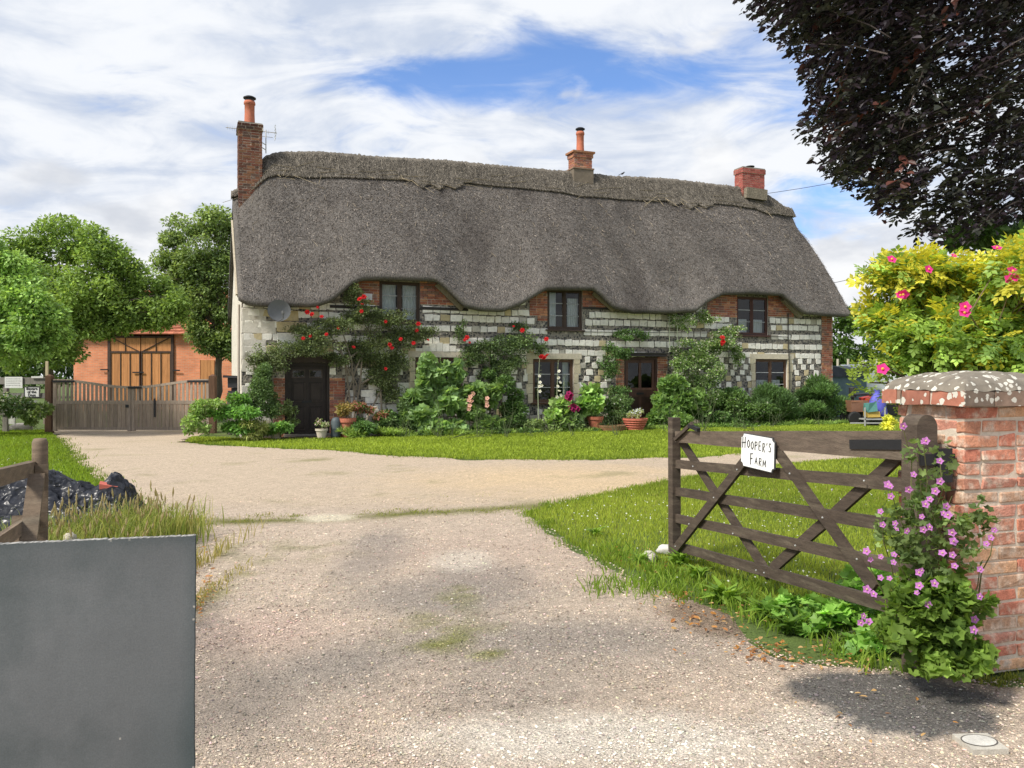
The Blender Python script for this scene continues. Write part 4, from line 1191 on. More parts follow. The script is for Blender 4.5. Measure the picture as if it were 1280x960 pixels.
# aerial fixed to the left stack
a = W(c1[0], YR - .1, Hp(313, 157, YR)[1])
t1_, h1_ = Hp(348, 158, YR); t0_, h0_ = Hp(283, 157, YR)
b = MB(); z = 0
L0, L1 = t0_ - c1[0], t1_ - c1[0]
b.tube([(L0, .55, 0), (L1, .55, 0)], .012, 6, (.5, .5, .5))
for x in np.linspace(L0 + .05, L1 - .25, 19): b.tube([(x, .55, -.07), (x, .55, .07)], .005, 4, (.4, .4, .4))
b.tube([(L1 - .06, .55, -.22), (L1 - .02, .55, 0), (L1 - .06, .55, .22)], .010, 4, (.3, .3, .3))
for k in range(5): b.tube([(L1 - .05, .40, -.2 + .1 * k), (L1 - .05, .70, -.2 + .1 * k)], .006, 4, (.3, .3, .3))
b.tube([(L1 - .12, .55, -.15), (L1 - .8, .55, -.14), (L1 - .95, .55, 0)], .008, 4, (.4, .4, .4))
b.tube([(.5, .55, -.65), (.5, .55, .05)], .018, 6, (.4, .4, .4))
b.tube([(.5, .55, -.4), (.3, .2, -.4)], .014, 6, (.4, .4, .4)); b.tube([(.5, .55, -.55), (.3, .2, -.55)], .014, 6, (.4, .4, .4))
o = b.build('television_aerial', [ZINC]); o.location = a; o.rotation_euler = (0, 0, HA)
tag(o, 'long thin television aerial fixed behind the top of the left chimney', 'aerial')

# satellite dish under the eave
p = Wp(349, 388, .66)
dish = empty('satellite_dish', p, HA + R(8)); tag(dish, 'small grey satellite dish under the eave at the left end of the cottage', 'satellite dish')
b = MB(); n = 26; rings = [(0, .05), (.12, .045), (.22, .028), (.30, 0)]
V, Fq = [], []
for r_, y in rings:
    for k in range(n): V.append((r_ * math.cos(math.tau * k / n), y, r_ * .93 * math.sin(math.tau * k / n)))
Fq = [(i * n + k, i * n + (k + 1) % n, (i + 1) * n + (k + 1) % n, (i + 1) * n + k) for i in range(3) for k in range(n)]
b.add(V, Fq, (.13, .135, .14)); V2 = np.array(V) + np.array([0, .012, 0]); b.add(V2, [f[::-1] for f in Fq], (.12, .12, .13))
b.build('reflector', [PAINT], dish, smooth=True)
b = MB(); b.tube([(0, .0, -.27), (.05, -.2, -.22), (.03, -.30, -.08)], .012, 6, (.12, .12, .12)); b.box((0, -.34, -.10), (.07, -.26, -.03), (.15, .15, .15)); b.build('receiver_arm', [PAINT], dish)
b = MB(); b.tube([(0, .06, 0), (.0, .2, -.06), (0, .43, -.12)], .02, 8, (.2, .2, .2)); b.build('mounting_bracket', [PAINT], dish)

# bird on the ridge
t_, h_ = Hp(778, 222, YR)
b = MB(); b.tube([(-.14, 0, .10), (-.08, 0, .12), (0, 0, .14), (.07, 0, .19), (.10, 0, .23), (.13, 0, .235), (.17, 0, .225)], [.012, .04, .062, .045, .034, .028, .004], 9, (.02, .02, .025))
b.tube([(-.16, 0, .08), (-.27, 0, .04)], [.03, .012], 5, (.015, .015, .02)); b.tube([(0, .02, .1), (.0, .02, .02)], .006, 4); b.tube([(0, -.02, .1), (.0, -.02, .02)], .006, 4)
o = b.build('bird', [PAINT], smooth=True); o.location = W(t_, YR, float(zr(t_)) + .09); o.scale = (.55, .55, .55); tag(o, 'small black bird perched on the ridge right of the middle chimney', 'bird')

# ------------------------------------------------------------------ flowers
def bloom_mesh(kind):
    b = MB()
    if kind == 'rose':
        cols = [(.62, .030, .035), (.50, .015, .022), (.70, .06, .06)]
        for ring, (n, tilt, s) in enumerate(((6, .25, 1.0), (6, .8, .8), (5, 1.25, .55))):
            for k in range(n):
                a = math.tau * k / n + ring * .5
                d = np.array([[math.cos(a) * math.cos(tilt), math.sin(a) * math.cos(tilt), math.sin(tilt)]])
                nr = np.array([[-math.cos(a) * math.sin(tilt), -math.sin(a) * math.sin(tilt), math.cos(tilt)]])
                put(b, np.zeros((1, 3)), d, nr, np.array([.055 * s]), np.array([cols[(k + ring) % 3]]), (T_LEAF[0] * np.array([1, 1.9, 1]), T_LEAF[1]))
    elif kind in ('pink', 'mallow', 'peach', 'magenta', 'white'):
        c = {'pink': (.72, .05, .28), 'mallow': (.50, .20, .52), 'peach': (.72, .42, .34), 'magenta': (.30, .02, .10), 'white': (.75, .74, .68)}[kind]
        for k in range(5):
            a = math.tau * k / 5
            tilt = .35
            d = np.array([[math.cos(a) * math.cos(tilt), math.sin(a) * math.cos(tilt), math.sin(tilt)]])
            nr = np.array([[-math.cos(a) * math.sin(tilt), -math.sin(a) * math.sin(tilt), math.cos(tilt)]])
            wv = 1.9 if kind != 'mallow' else 1.7
            put(b, np.zeros((1, 3)), d, nr, np.array([.05]), np.array([np.array(c) * (1 + .12 * (k % 2))]), (T_LEAF[0] * np.array([1, wv, 1]), T_LEAF[1]))
        cc = (.70, .55, .10) if kind == 'pink' else (.62, .55, .30) if kind != 'magenta' else (.08, .01, .03)
        b.lathe((0, 0, .004), [(.006, 0), (.011, .012), (.004, .02)], 6, cc)
    o = b.build('bloom', PETAL)
    me = o.data
    bpy.data.objects.remove(o)
    return me
BL = {k: bloom_mesh(k) for k in ('rose', 'pink', 'mallow', 'peach', 'magenta', 'white')}
def bloom(parent, kind, w, face=(0, -1, .3), s=1.0, name='bloom'):
    o = bpy.data.objects.new(name, BL[kind]); COL.objects.link(o); o.parent = parent
    o.location = Vector(w) - parent.location
    o.rotation_euler = Vector(np.array(face) + rng.normal(0, .3, 3)).to_track_quat('Z', 'Y').to_euler()
    o.scale = (s, s, s)
    return o

# blob given by its pixel box on the plane `off` metres in front of the facade
def wb(px, py, rx, ry, off=.3, rd=.25):
    c = Wp(px, py, off); d = c[1]
    return (c[0], c[1], c[2], rx / F * d, rd, ry / F * d)
def pb(px, py, rx, ry, d, rd):
    c = P(px, py, d); return (c[0], c[1], c[2], rx / F * d, rd, ry / F * d)
def plant(name, label, cat, base, blobs, n, size, cols, T=T_DIA, sub=5, subr=.45, up=.4, droop=.15, seed=1, mat=None, stems=8, stemr=.006, stemc=(.06, .075, .03), group=None, yellow=None, gap=0., gscale=2., shell=.5, var=.25, stem_curve=.05, jit=.9):
    r = np.random.default_rng(seed)
    base = np.array(base, float)
    root = empty(name, base); tag(root, label, cat, group)
    L = [tuple(np.array(b_[:3]) - base) + tuple(b_[3:]) for b_ in blobs]
    m = MB()
    pts = foliage(m, r, L, n, size, (np.array(cols) + np.array([.006, .005, .006])) * 1.65, T, sub, subr, up, droop, shell, gap, gscale, seed, yellow=yellow, var=var, jit=jit, zmin=.015 - base[2])
    m.build('foliage', mat or LEAF, root)
    if stems:
        s = MB()
        for k in range(stems):
            e = pts[r.integers(len(pts))]
            b0 = np.array([r.normal(0, .06), r.normal(0, .04), 0])
            s.tube(limb_pts(r, b0, e, 5, stem_curve, .05), np.linspace(stemr, stemr * .3, 6), 5, stemc)
        s.build('stem', STEM, root)
    return root

DG, MG, LG = (.045, .085, .022), (.075, .145, .030), (.13, .22, .040)
# ---------------- planting along the front of the cottage, left to right
gab = 'shrubs and flowers massed round the left end of the cottage'
plant('shrub', 'pale leaved bushy shrub beside the right hand post of the double gate', 'shrub', G(262, 543), [wb(262, 512, 22, 26, 1.1, .5), wb(245, 528, 16, 18, 1.2, .4)], 2600, .09, ((.10, .17, .04), (.20, .28, .09)), T_LEAF, seed=11, group=gab, yellow=((.45, .45, .30), .05, False))
plant('shrub', 'mid green leafy shrub just left of the feathery dark bush', 'shrub', G(300, 545), [wb(292, 505, 24, 22, 1.0, .5), wb(300, 528, 30, 18, 1.2, .4)], 3200, .10, (MG, (.12, .25, .05)), T_LEAF, seed=12, group=gab)
plant('shrub', 'feathery dark green bush rising against the pale corner beside the door', 'shrub', G(328, 547), [wb(318, 488, 24, 36, .7, .35), wb(322, 480, 20, 34, .6, .3), wb(330, 520, 20, 26, .8, .35), wb(340, 498, 12, 20, .6, .3)], 9500, .055, (DG, (.09, .14, .05)), seed=13, group=gab, gap=.15)
plant('shrub', 'low straw tinted tussock under the feathery bush', 'shrub', G(312, 549), [wb(312, 537, 20, 14, 1.2, .35)], 1800, .12, ((.16, .19, .05), (.26, .26, .10)), T_STRAP, seed=14, group=gab)
plant('shrub', 'low bright green leafy plant in front of the feathery bush by the door step', 'shrub', G(352, 549), [wb(345, 538, 20, 11, 1.1, .3)], 900, .11, (MG, (.14, .26, .06)), T_LEAF, seed=15, group=gab)
plant('climbing_plant', 'small climber on the brick jamb left of the dark door', 'climbing plant', Wp(362, 540, .35), [wb(362, 512, 9, 16, .3, .14), wb(364, 530, 7, 10, .3, .12)], 700, .07, ((.09, .14, .04), (.22, .26, .12)), T_LEAF, seed=16)

rose = plant('climbing_rose', 'large red climbing rose spread over the wall above and right of the dark door', 'climbing rose', Wp(441, 545, .25),
      [wb(384, 434, 44, 18, .42, .18), wb(342, 450, 24, 24, .38, .16), wb(322, 455, 12, 22, .3, .12), wb(330, 470, 12, 16, .35, .14), wb(410, 410, 32, 18, .38, .16), wb(445, 385, 22, 20, .38, .15), wb(470, 400, 40, 16, .32, .14), wb(500, 420, 34, 20, .3, .14),
       wb(462, 440, 30, 26, .25, .12), wb(478, 470, 26, 24, .22, .10), wb(495, 455, 22, 18, .22, .1), wb(440, 362, 12, 14, .35, .12), wb(525, 418, 24, 12, .25, .1), wb(485, 492, 18, 14, .2, .1), wb(420, 450, 16, 12, .3, .12), wb(380, 415, 20, 12, .36, .14)],
      36000, .055, ((.058, .070, .030), (.115, .155, .06)), T_DIA, sub=26, subr=.37, seed=21, stems=0, gap=.16, gscale=5.0, var=.35, droop=.3)
st = MB(); rr_ = np.random.default_rng(5); B0 = np.array(Wp(441, 545, .25))
for pts in ([(441, 545), (440, 500), (432, 455), (420, 425), (380, 432), (345, 445)], [(444, 545), (445, 500), (438, 450), (420, 400), (446, 380)], [(441, 545), (452, 480), (450, 440), (470, 410), (520, 415)],
            [(446, 545), (440, 520), (447, 480), (428, 440), (402, 400)], [(448, 545), (470, 500), (490, 460), (500, 420)], [(476, 520), (478, 470), (470, 430), (455, 400)], [(430, 452), (450, 440), (480, 445), (512, 430)],
            [(452, 480), (470, 470), (492, 480), (505, 500)], [(440, 470), (425, 440), (405, 425), (392, 405)], [(438, 545), (436, 500), (445, 460), (462, 425), (470, 385)]):
    q = [Wp(x + rr_.normal(0, 2), y, .16) - B0 for x, y in pts]
    st.tube(q, np.linspace(.032, .010, len(q)), 6, (.24, .20, .15))
st.build('stem', BARK, rose)
for px, py, s in ((450, 374, 2.2), (455, 371, 2.0), (453, 379, 1.8), (384, 390, 1.9), (390, 393, 1.9), (402, 396, 1.6), (397, 384, 1.1), (423, 410, 1.2), (408, 418, 1.5), (379, 423, 1.5), (388, 420, 1.3), (442, 434, 1.5), (482, 402, 1.4), (523, 405, 2.0),
                  (521, 413, 1.6), (487, 431, 1.9), (490, 435, 1.5), (501, 424, 1.6), (517, 429, 1.7), (482, 461, 1.4), (452, 389, 1.6), (436, 412, 1.0), (535, 425, 1.2)):
    bloom(rose, 'rose', Wp(px, py, .58), s=s * .72)

plant('potted_plant', 'small white flowered plant in the pale pot left of the door step', 'flowers', Wp(345, 541, .9), [wb(345, 534, 8, 6, .9, .13)], 240, .06, (MG, (.2, .25, .12)), seed=31, stems=4, yellow=((.75, .72, .68), .30, False))
plant('potted_plant', 'white and pink flowers in the cream pot right of the door step', 'flowers', Wp(402, 541, .9), [wb(402, 531, 8, 7, .9, .13)], 260, .06, (MG, (.2, .25, .12)), seed=32, stems=4, yellow=((.78, .62, .64), .35, False))
def pot(label, px, py, rtop, hgt, col, off=.9, kind=0, name='flower_pot', group=None):
    base = Wp(px, py, off); base[2] = .003
    b = MB()
    if kind == 0:
        pr = [(rtop * .66, 0), (rtop * .90, hgt * .78), (rtop * 1.02, hgt * .79), (rtop * 1.04, hgt), (rtop * .92, hgt), (rtop * .90, hgt * .88), (.01, hgt * .87)]
    elif kind == 1:
        pr = [(rtop * .60, 0)]
        for k in range(4): pr += [(rtop * (.64 + .09 * k), hgt * (.03 + .19 * k)), (rtop * (.70 + .09 * k), hgt * (.10 + .19 * k)), (rtop * (.67 + .09 * k), hgt * (.19 + .19 * k))]
        pr += [(rtop * 1.04, hgt * .84), (rtop * 1.05, hgt), (rtop * .93, hgt), (rtop * .9, hgt * .9), (.01, hgt * .88)]
    else:
        pr = [(rtop * .95, 0), (rtop, hgt * .5), (rtop * 1.03, hgt * .8), (rtop * 1.03, hgt), (rtop * .9, hgt), (.01, hgt * .8)]
    b.lathe((0, 0, 0), pr, 26, col, cap=False)
    V = b.V[-1]; n0 = (len(pr) - 2) * 26
    o = b.build(name, TERRA, smooth=False); o.location = base
    return tag(o, label, 'flower pot', group)
pg = 'flower pots by the cottage doors'
pot('pale stoneware pot left of the dark door step', 345, 547, .17, .24, (.50, .42, .33), group=pg)
pot('cream coloured pot right of the dark door step', 402, 547, .16, .24, (.58, .52, .42), group=pg)
pot('terracotta pot with a rim standing by the brick jamb right of the dark door', 434, 546, .24, .50, (.47, .16, .10), off=.8, group=pg)
pot('tall terracotta pot under the leafy hollyhock left of the half glazed door', 744, 545, .24, .42, (.45, .15, .09), off=1.0, group=pg)
pot('wide terracotta pot with pressed rings before the half glazed door', 794, 541, .36, .36, (.50, .15, .10), off=1.35, kind=1, group=pg)
pot('low round mossy brown bowl left of the ringed terracotta pot', 765, 545, .40, .17, (.22, .12, .06), off=1.3, kind=2, name='planting_bowl', group=pg)
b = MB(); b.lathe((0, 0, 0), [(.13, 0), (.14, .05), (.13, .42), (.10, .50), (.05, .53)], 16, (.07, .09, .10))
o = b.build('water_container', PAINT, smooth=True); o.location = (*Wp(420, 547, .85)[:2], .003); tag(o, 'dark grey green container next to the terracotta pot by the door', 'container')
b = MB(); b.box((-.13, -.10, 0), (.13, .10, .72), (.52, .48, .40), jit=.012); b.box((-.10, -.08, .72), (.10, .08, .80), (.52, .48, .40), jit=.012)
o = b.build('standing_stone', STONE); q = Wp(465, 530, .45); o.location = (q[0], q[1], .0); o.rotation_euler = (0, R(3), HA); tag(o, 'pale weathered upright stone standing among the red leaved plants', 'stone')
plant('potted_plant', 'bronze and yellow leaved plant in the terracotta pot by the dark door', 'flowers', (*Wp(434, 534, .8)[:2], .42), [wb(430, 512, 12, 10, .8, .2)], 500, .09, ((.14, .15, .05), (.33, .22, .09)), T_LEAF, seed=33, stems=5)
plant('bedding_plant', 'red and pink leaved bedding plants around the upright stone', 'flowers', G(455, 546), [wb(452, 512, 16, 9, .75, .22), wb(475, 520, 12, 9, .8, .2)], 900, .085, ((.20, .10, .07), (.38, .16, .12)), T_LEAF, seed=34, stems=6, yellow=((.10, .18, .04), .4, False))
for px, py in ((468, 523), (473, 517), (480, 519), (466, 527)): pass
plant('shrub', 'low dark green leafy mound right of the terracotta pot by the door', 'shrub', G(460, 548), [wb(458, 535, 22, 13, 1.0, .35)], 1700, .10, (DG, (.10, .19, .05)), T_LEAF, seed=35)
plant('shrub', 'low dense dark shrub under the wall left of the hollyhocks', 'shrub', G(500, 547), [wb(498, 524, 26, 22, .8, .35), wb(478, 535, 16, 12, .9, .3)], 4200, .075, (DG, (.065, .12, .03)), seed=36, group='low bushes along the bed')

def spires(root, specs, off, kind, col=(.16, .22, .08), n=12, r0=.014, bs=.9, lo=0.0):
    r = np.random.default_rng(9); B = np.array(root.location)
    s = MB(); Lf = MB()
    for px, ytop, ybot in specs:
        a = Wp(px + r.normal(0, 1), ybot, off); c = Wp(px + r.normal(0, 2), ytop, off)
        s.tube([a - B, (a + c) / 2 - B + r.normal(0, .02, 3), c - B], [r0, r0 * .8, r0 * .4], 5, col)
        for i in range(n):
            u = i / n; p = c + (a - c) * u * .55
            q = unit(r.normal(size=3) * np.array([1, 1, .2]))
            put(Lf, (p - B)[None] + q * .02, q[None] + np.array([[0, 0, .5]]), np.array([[0, 0, 1.]]), np.array([.05 + .05 * u]), np.array([col]) * 1.1, T_LEAF)
    s.build('flower_stalk', STEM, root); Lf.build('bud', LEAF, root)
hg = 'hollyhocks growing against the wall'
h1 = plant('hollyhock', 'tall leafy green hollyhock clump standing before the leftmost ground floor window', 'hollyhock', G(548, 547),
      [wb(548, 500, 30, 24, .8, .4), wb(545, 528, 34, 18, 1.0, .45), wb(533, 484, 12, 14, .7, .25), wb(562, 490, 12, 12, .7, .25), wb(531, 470, 6, 22, .75, .15), wb(543, 466, 6, 22, .75, .15), wb(554, 466, 6, 22, .75, .15), wb(573, 470, 6, 20, .75, .15)], 2100, .20, ((.10, .165, .06), (.20, .30, .11)), T_LOBE, sub=6, subr=.5, up=.35, droop=.1, seed=41, stems=10, group=hg, var=.15)
spires(h1, [(531, 447, 520), (539, 450, 520), (547, 449, 520), (553, 446, 520), (573, 452, 520), (560, 470, 520)], .75, 'green', (.17, .27, .09))
h2 = plant('hollyhock', 'peach flowered hollyhock right of the tall green clump', 'hollyhock', G(597, 547),
      [wb(595, 505, 22, 22, .8, .35), wb(600, 528, 26, 18, 1.0, .4), wb(612, 490, 14, 20, .7, .3)], 1500, .18, ((.09, .15, .05), (.18, .27, .09)), T_LOBE, sub=6, subr=.5, up=.35, seed=42, stems=8, group=hg, var=.15)
spires(h2, [(588, 480, 540), (609, 478, 540), (620, 470, 530)], .85, 'peach', (.20, .27, .10))
for px, py in ((588, 496), (586, 500), (590, 502), (587, 507), (586, 511), (591, 492), (609, 498), (608, 503), (609, 507)): bloom(h2, 'peach', Wp(px, py, 1.22), s=1.5)
plant('shrub', 'tall dark leafy bush between the peach hollyhock and the middle window', 'shrub', G(632, 547), [wb(632, 500, 22, 32, .55, .35), wb(640, 530, 24, 18, .8, .35), wb(622, 475, 14, 18, .45, .25)], 5200, .085, (DG, (.085, .15, .04)), T_DIA, seed=43, group='low bushes along the bed')
roseb = plant('climbing_rose', 'red climbing rose on the wall between the two left ground floor windows', 'climbing rose', Wp(625, 545, .3),
      [wb(600, 440, 24, 20, .28, .12), wb(632, 432, 30, 22, .3, .14), wb(655, 425, 20, 14, .28, .12), wb(620, 465, 26, 22, .3, .14), wb(585, 450, 14, 12, .22, .1), wb(676, 436, 10, 12, .25, .1), wb(650, 410, 14, 8, .22, .1), wb(576, 415, 9, 16, .2, .1), wb(640, 455, 16, 16, .3, .12)],
      12000, .060, ((.045, .075, .028), (.11, .16, .06)), T_DIA, sub=20, subr=.34, seed=22, stems=9, stemr=.012, stemc=(.10, .085, .06), gap=.30, gscale=5, var=.35)
for px, py, s in ((584, 422, 2.0), (581, 425, 1.3), (587, 428, 1.1), (653, 413, 2.0), (683, 424, 2.0), (677, 446, 2.3), (684, 445, 2.4), (680, 447, 2.0), (642, 408, 1.0)): bloom(roseb, 'rose', Wp(px, py, .5), s=s * .75)
h3 = plant('hollyhock', 'white hollyhock spires in front of the middle ground floor window', 'hollyhock', G(690, 546), [wb(690, 520, 22, 14, 1.0, .3), wb(698, 502, 10, 10, .9, .25)], 420, .20, ((.12, .19, .06), (.22, .31, .10)), T_LOBE, sub=4, subr=.5, seed=44, stems=5, group=hg)
spires(h3, [(674, 448, 530), (699, 450, 530), (706, 470, 530)], .95, 'white', (.30, .34, .22), n=9)
for px, py in ((675, 478), (674, 483), (677, 482), (675, 489), (698, 472), (700, 478), (697, 483), (699, 489), (696, 496), (701, 494), (674, 470), (699, 464)): bloom(h3, 'white', Wp(px, py, 1.05), s=1.15)
h4 = plant('hollyhock', 'dark magenta hollyhock right of the white spires', 'hollyhock', G(716, 546), [wb(716, 520, 14, 20, 1.0, .3)], 420, .18, ((.05, .09, .03), (.10, .17, .05)), T_LOBE, sub=4, subr=.5, seed=45, stems=5, group=hg)
for px, py in ((711, 492), (709, 496), (714, 494), (712, 499), (716, 507), (713, 510), (719, 509), (722, 511), (716, 512)): bloom(h4, 'magenta', Wp(px, py, 1.3), s=1.9)
plant('bedding_plant', 'loose pale green foliage along the bed below the middle window', 'flowers', G(668, 547), [wb(668, 535, 30, 13, 1.0, .35), wb(700, 538, 26, 10, 1.1, .35)], 2400, .10, ((.10, .15, .05), (.20, .26, .10)), T_DIA, seed=46, gap=.2)
plant('potted_plant', 'broad leaved young plant in the tall terracotta pot', 'flowers', (*Wp(742, 530, 1.0)[:2], .40), [wb(740, 500, 18, 22, 1.0, .28)], 260, .26, ((.11, .19, .055), (.20, .31, .09)), T_LOBE, sub=4, subr=.5, seed=47, stems=6)
plant('climbing_rose', 'green climber with no open flowers left of the half glazed door', 'climbing rose', Wp(772, 540, .3),
      [wb(772, 440, 20, 16, .35, .14), wb(785, 418, 18, 12, .3, .12), wb(765, 462, 16, 16, .35, .14), wb(770, 500, 20, 24, .5, .25), wb(766, 528, 22, 14, .8, .3), wb(805, 420, 12, 8, .25, .1)],
      7600, .065, (DG, (.09, .16, .05)), T_DIA, sub=16, subr=.30, seed=23, stems=12, gap=.2, gscale=4)
plant('potted_plant', 'pale blue flowers and grey stems in the ringed terracotta pot', 'flowers', (*Wp(794, 530, 1.35)[:2], .32), [wb(794, 518, 10, 9, 1.35, .2)], 420, .075, ((.16, .21, .08), (.32, .36, .16)), T_DIA, seed=48, stems=9, yellow=((.62, .64, .72), .35, False))
big = plant('climbing_plant', 'tall vine of broad bright leaves right of the half glazed door', 'climbing plant', G(842, 545),
      [wb(842, 500, 26, 26, .8, .35), wb(838, 528, 26, 18, 1.0, .4), wb(822, 512, 12, 20, .8, .3), wb(866, 510, 18, 24, .8, .35)], 2400, .17, ((.085, .15, .045), (.18, .28, .08)), T_LOBE, sub=7, subr=.45, seed=49, stems=9, var=.18)
wr = plant('climbing_rose', 'white flowered rambling rose climbing to the eave with one red bloom', 'climbing rose', G(880, 540),
      [wb(868, 440, 30, 22, .5, .22), wb(900, 430, 30, 22, .5, .22), wb(885, 470, 32, 28, .6, .28), wb(915, 415, 16, 14, .4, .16), wb(860, 405, 14, 14, .35, .14), wb(840, 395, 6, 18, .3, .1), wb(890, 505, 26, 24, .7, .3), wb(882, 400, 16, 12, .35, .14), wb(848, 465, 14, 20, .5, .2), wb(922, 440, 10, 20, .35, .14)],
      19000, .068, ((.065, .11, .035), (.16, .24, .075)), T_DIA, sub=16, subr=.32, seed=24, stems=12, yellow=((.72, .70, .60), .11, True), gap=.22, gscale=4, var=.3)
spires(wr, [(838, 372, 440), (846, 388, 430)], .35, 'white', (.26, .30, .20), n=10)
for px, py, s in ((903, 422, 2.3), (904, 427, 2.3), (902, 430, 1.8)): bloom(wr, 'rose', Wp(px, py, .78), s=s * .75)
lowg = 'bushes along the right half of the bed'
plant('shrub', 'spreading green bush under the right ground floor window', 'shrub', G(930, 537), [wb(925, 508, 32, 30, .8, .4), wb(905, 526, 34, 18, 1.0, .4)], 8000, .085, (DG, (.095, .17, .05)), T_DIA, seed=51, group=lowg, yellow=((.55, .55, .42), .02, False))
plant('shrub', 'upright dark lavender like bush covering the sill of the right window', 'shrub', G(965, 535), [wb(962, 505, 26, 32, .8, .4), wb(975, 525, 28, 18, .9, .4)], 9000, .15, ((.035, .07, .025), (.085, .15, .045)), T_STRAP, seed=52, group=lowg, up=.1, droop=-.9, var=.25, jit=.4)
plant('shrub', 'dense rounded dark green bush at the right corner of the cottage', 'shrub', G(1025, 532), [wb(1022, 510, 38, 32, .6, .5), wb(1030, 492, 24, 22, .5, .4), wb(1003, 518, 28, 22, .7, .4)], 14000, .15, ((.030, .065, .020), (.085, .155, .04)), T_STRAP, seed=53, group=lowg, up=.1, droop=-.7, jit=.5)
plant('bedding_plant', 'low white starred ground plants at the foot of the right hand bushes', 'flowers', G(940, 540), [wb(900, 534, 34, 8, 1.15, .35), wb(950, 532, 34, 8, 1.1, .35), wb(1010, 531, 34, 8, 1.0, .35)], 4200, .07, (MG, (.14, .22, .06)), T_DIA, seed=54, yellow=((.7, .7, .6), .03, False))
plant('bedding_plant', 'long grassy green fringe along the front edge of the left half of the bed', 'flowers', G(480, 549), [wb(x, 543, 22, 6, 1.25, .22) for x in range(440, 850, 32)], 9000, .13, ((.10, .16, .03), (.20, .28, .06)), T_STRAP, seed=56, up=.1, droop=-.9, stems=0)
plant('bedding_plant', 'long grassy green fringe along the front edge of the bed behind the open gate', 'flowers', G(960, 541), [wb(x, 538 - (x - 850) * .025, 22, 7, 1.2, .25) for x in range(850, 1062, 30)], 6500, .14, ((.09, .15, .03), (.18, .27, .06)), T_STRAP, seed=57, up=.1, droop=-.9, stems=0)
plant('shrub', 'soft grey green bush filling the bed between the upright stone and the hollyhocks', 'shrub', G(505, 547), [wb(512, 512, 20, 26, .6, .3), wb(490, 530, 22, 16, .8, .3)], 4200, .075, ((.05, .085, .03), (.10, .155, .05)), seed=58, group='low bushes along the bed')
plant('shrub', 'loose flowery bush between the climber and the ringed pot', 'shrub', G(770, 545), [wb(768, 515, 22, 26, .9, .3), wb(752, 530, 18, 16, 1.0, .3)], 3800, .075, (DG, (.11, .17, .06)), seed=59, group='low bushes along the bed', yellow=((.6, .6, .55), .03, False))
plant('shrub', 'broad dark bush filling the bed between the vine and the corner bush', 'shrub', G(945, 538), [wb(905, 515, 34, 24, .9, .4), wb(945, 520, 40, 20, .9, .45), wb(990, 520, 30, 18, .9, .4)], 9000, .10, ((.045, .085, .022), (.10, .165, .045)), T_DIA, seed=60, group=lowg, stems=0, yellow=((.6, .6, .5), .02, False))
plant('bedding_plant', 'low mixed green foliage edging the bed under the hollyhocks', 'flowers', G(560, 549), [wb(530, 541, 40, 6, 1.15, .25), wb(600, 541, 40, 6, 1.15, .25), wb(650, 541, 30, 6, 1.15, .25), wb(725, 541, 24, 6, 1.15, .25)], 3600, .075, (DG, (.09, .16, .045)), T_DIA, seed=55)

# ---------------- double gate across the yard and its fence
GZ = 22.9
wood = np.array([.29, .235, .185])
def yard_gate(px0, px1, label, latch):
    a = P(px0, 541, GZ); L = (px1 - px0) / F * GZ
    root = empty('gate_leaf', (a[0], GZ, 0)); tag(root, label, 'gate', 'two leaves of the wooden yard gate')
    up_left = latch == 'right'
    top = lambda u: 1.50 - .20 * (math.sin((u if up_left else 1 - u) * math.pi / 2) ** 2.2)
    s = MB(); s.box((0, -.04, .05), (.09, .04, top(0) + .03), wood, jit=.003); s.box((L - .09, -.04, .05), (L, .04, top(1) + .03), wood, jit=.003)
    s.box((.09, -.03, .82), (L - .09, .03, .92), wood * 1.05, jit=.003); s.box((.09, -.03, .08), (L - .09, .03, .16), wood * .9, jit=.003)
    n = 14
    for i in range(n):
        u0, u1 = i / n, (i + 1) / n; x0, x1 = .05 + (L - .1) * u0, .05 + (L - .1) * u1
        s.bar((x0, 0, top(u0)), (x1 + .003, 0, top(u1)), .06, .07, col=wood * 1.25)
    s.build('frame', GREYWOOD, root)
    bd = MB(); x = .09
    while x < L - .1:
        w = min(.105, L - .09 - x); bd.box((x, -.022, .10), (x + w - .006, -.002, .83), wood * rng.uniform(.78, 1.15) * np.array([1.02, 1, .97]), jit=.002); x += .11
    bd.build('board_panel', GREYWOOD, root)
    sl = MB(); x = .14
    while x < L - .14:
        u = x / L; sl.box((x, -.02, .90), (x + .062, .005, top(u)), wood * rng.uniform(.85, 1.3), jit=.002); x += .118
    sl.build('slat_panel', GREYWOOD, root)
    h = MB()
    zt = top(0 if up_left else 1) - .06
    x0, x1 = (0, .62) if up_left else (L - .62, L)
    h.box((x0, -.058, zt), (x1, -.042, zt + .06), (.02, .02, .02)); h.build('strap_hinge', IRON, root)
    k = MB()
    if latch == 'right': k.box((L - .14, -.055, .72), (L - .05, -.042, .80), (.02, .02, .02)); k.box((L - .06, -.07, 1.26), (L + .32, -.045, 1.32), (.02, .02, .02))
    else: k.box((L * .29, -.06, .45), (L * .29 + .05, -.03, .98), (.05, .035, .03))
    k.build('latch', IRON, root)
yard_gate(67, 164, 'left leaf of the weathered slatted double gate across the yard', 'right')
yard_gate(165, 262, 'right leaf of the weathered slatted double gate with a dark drop bolt', 'left')
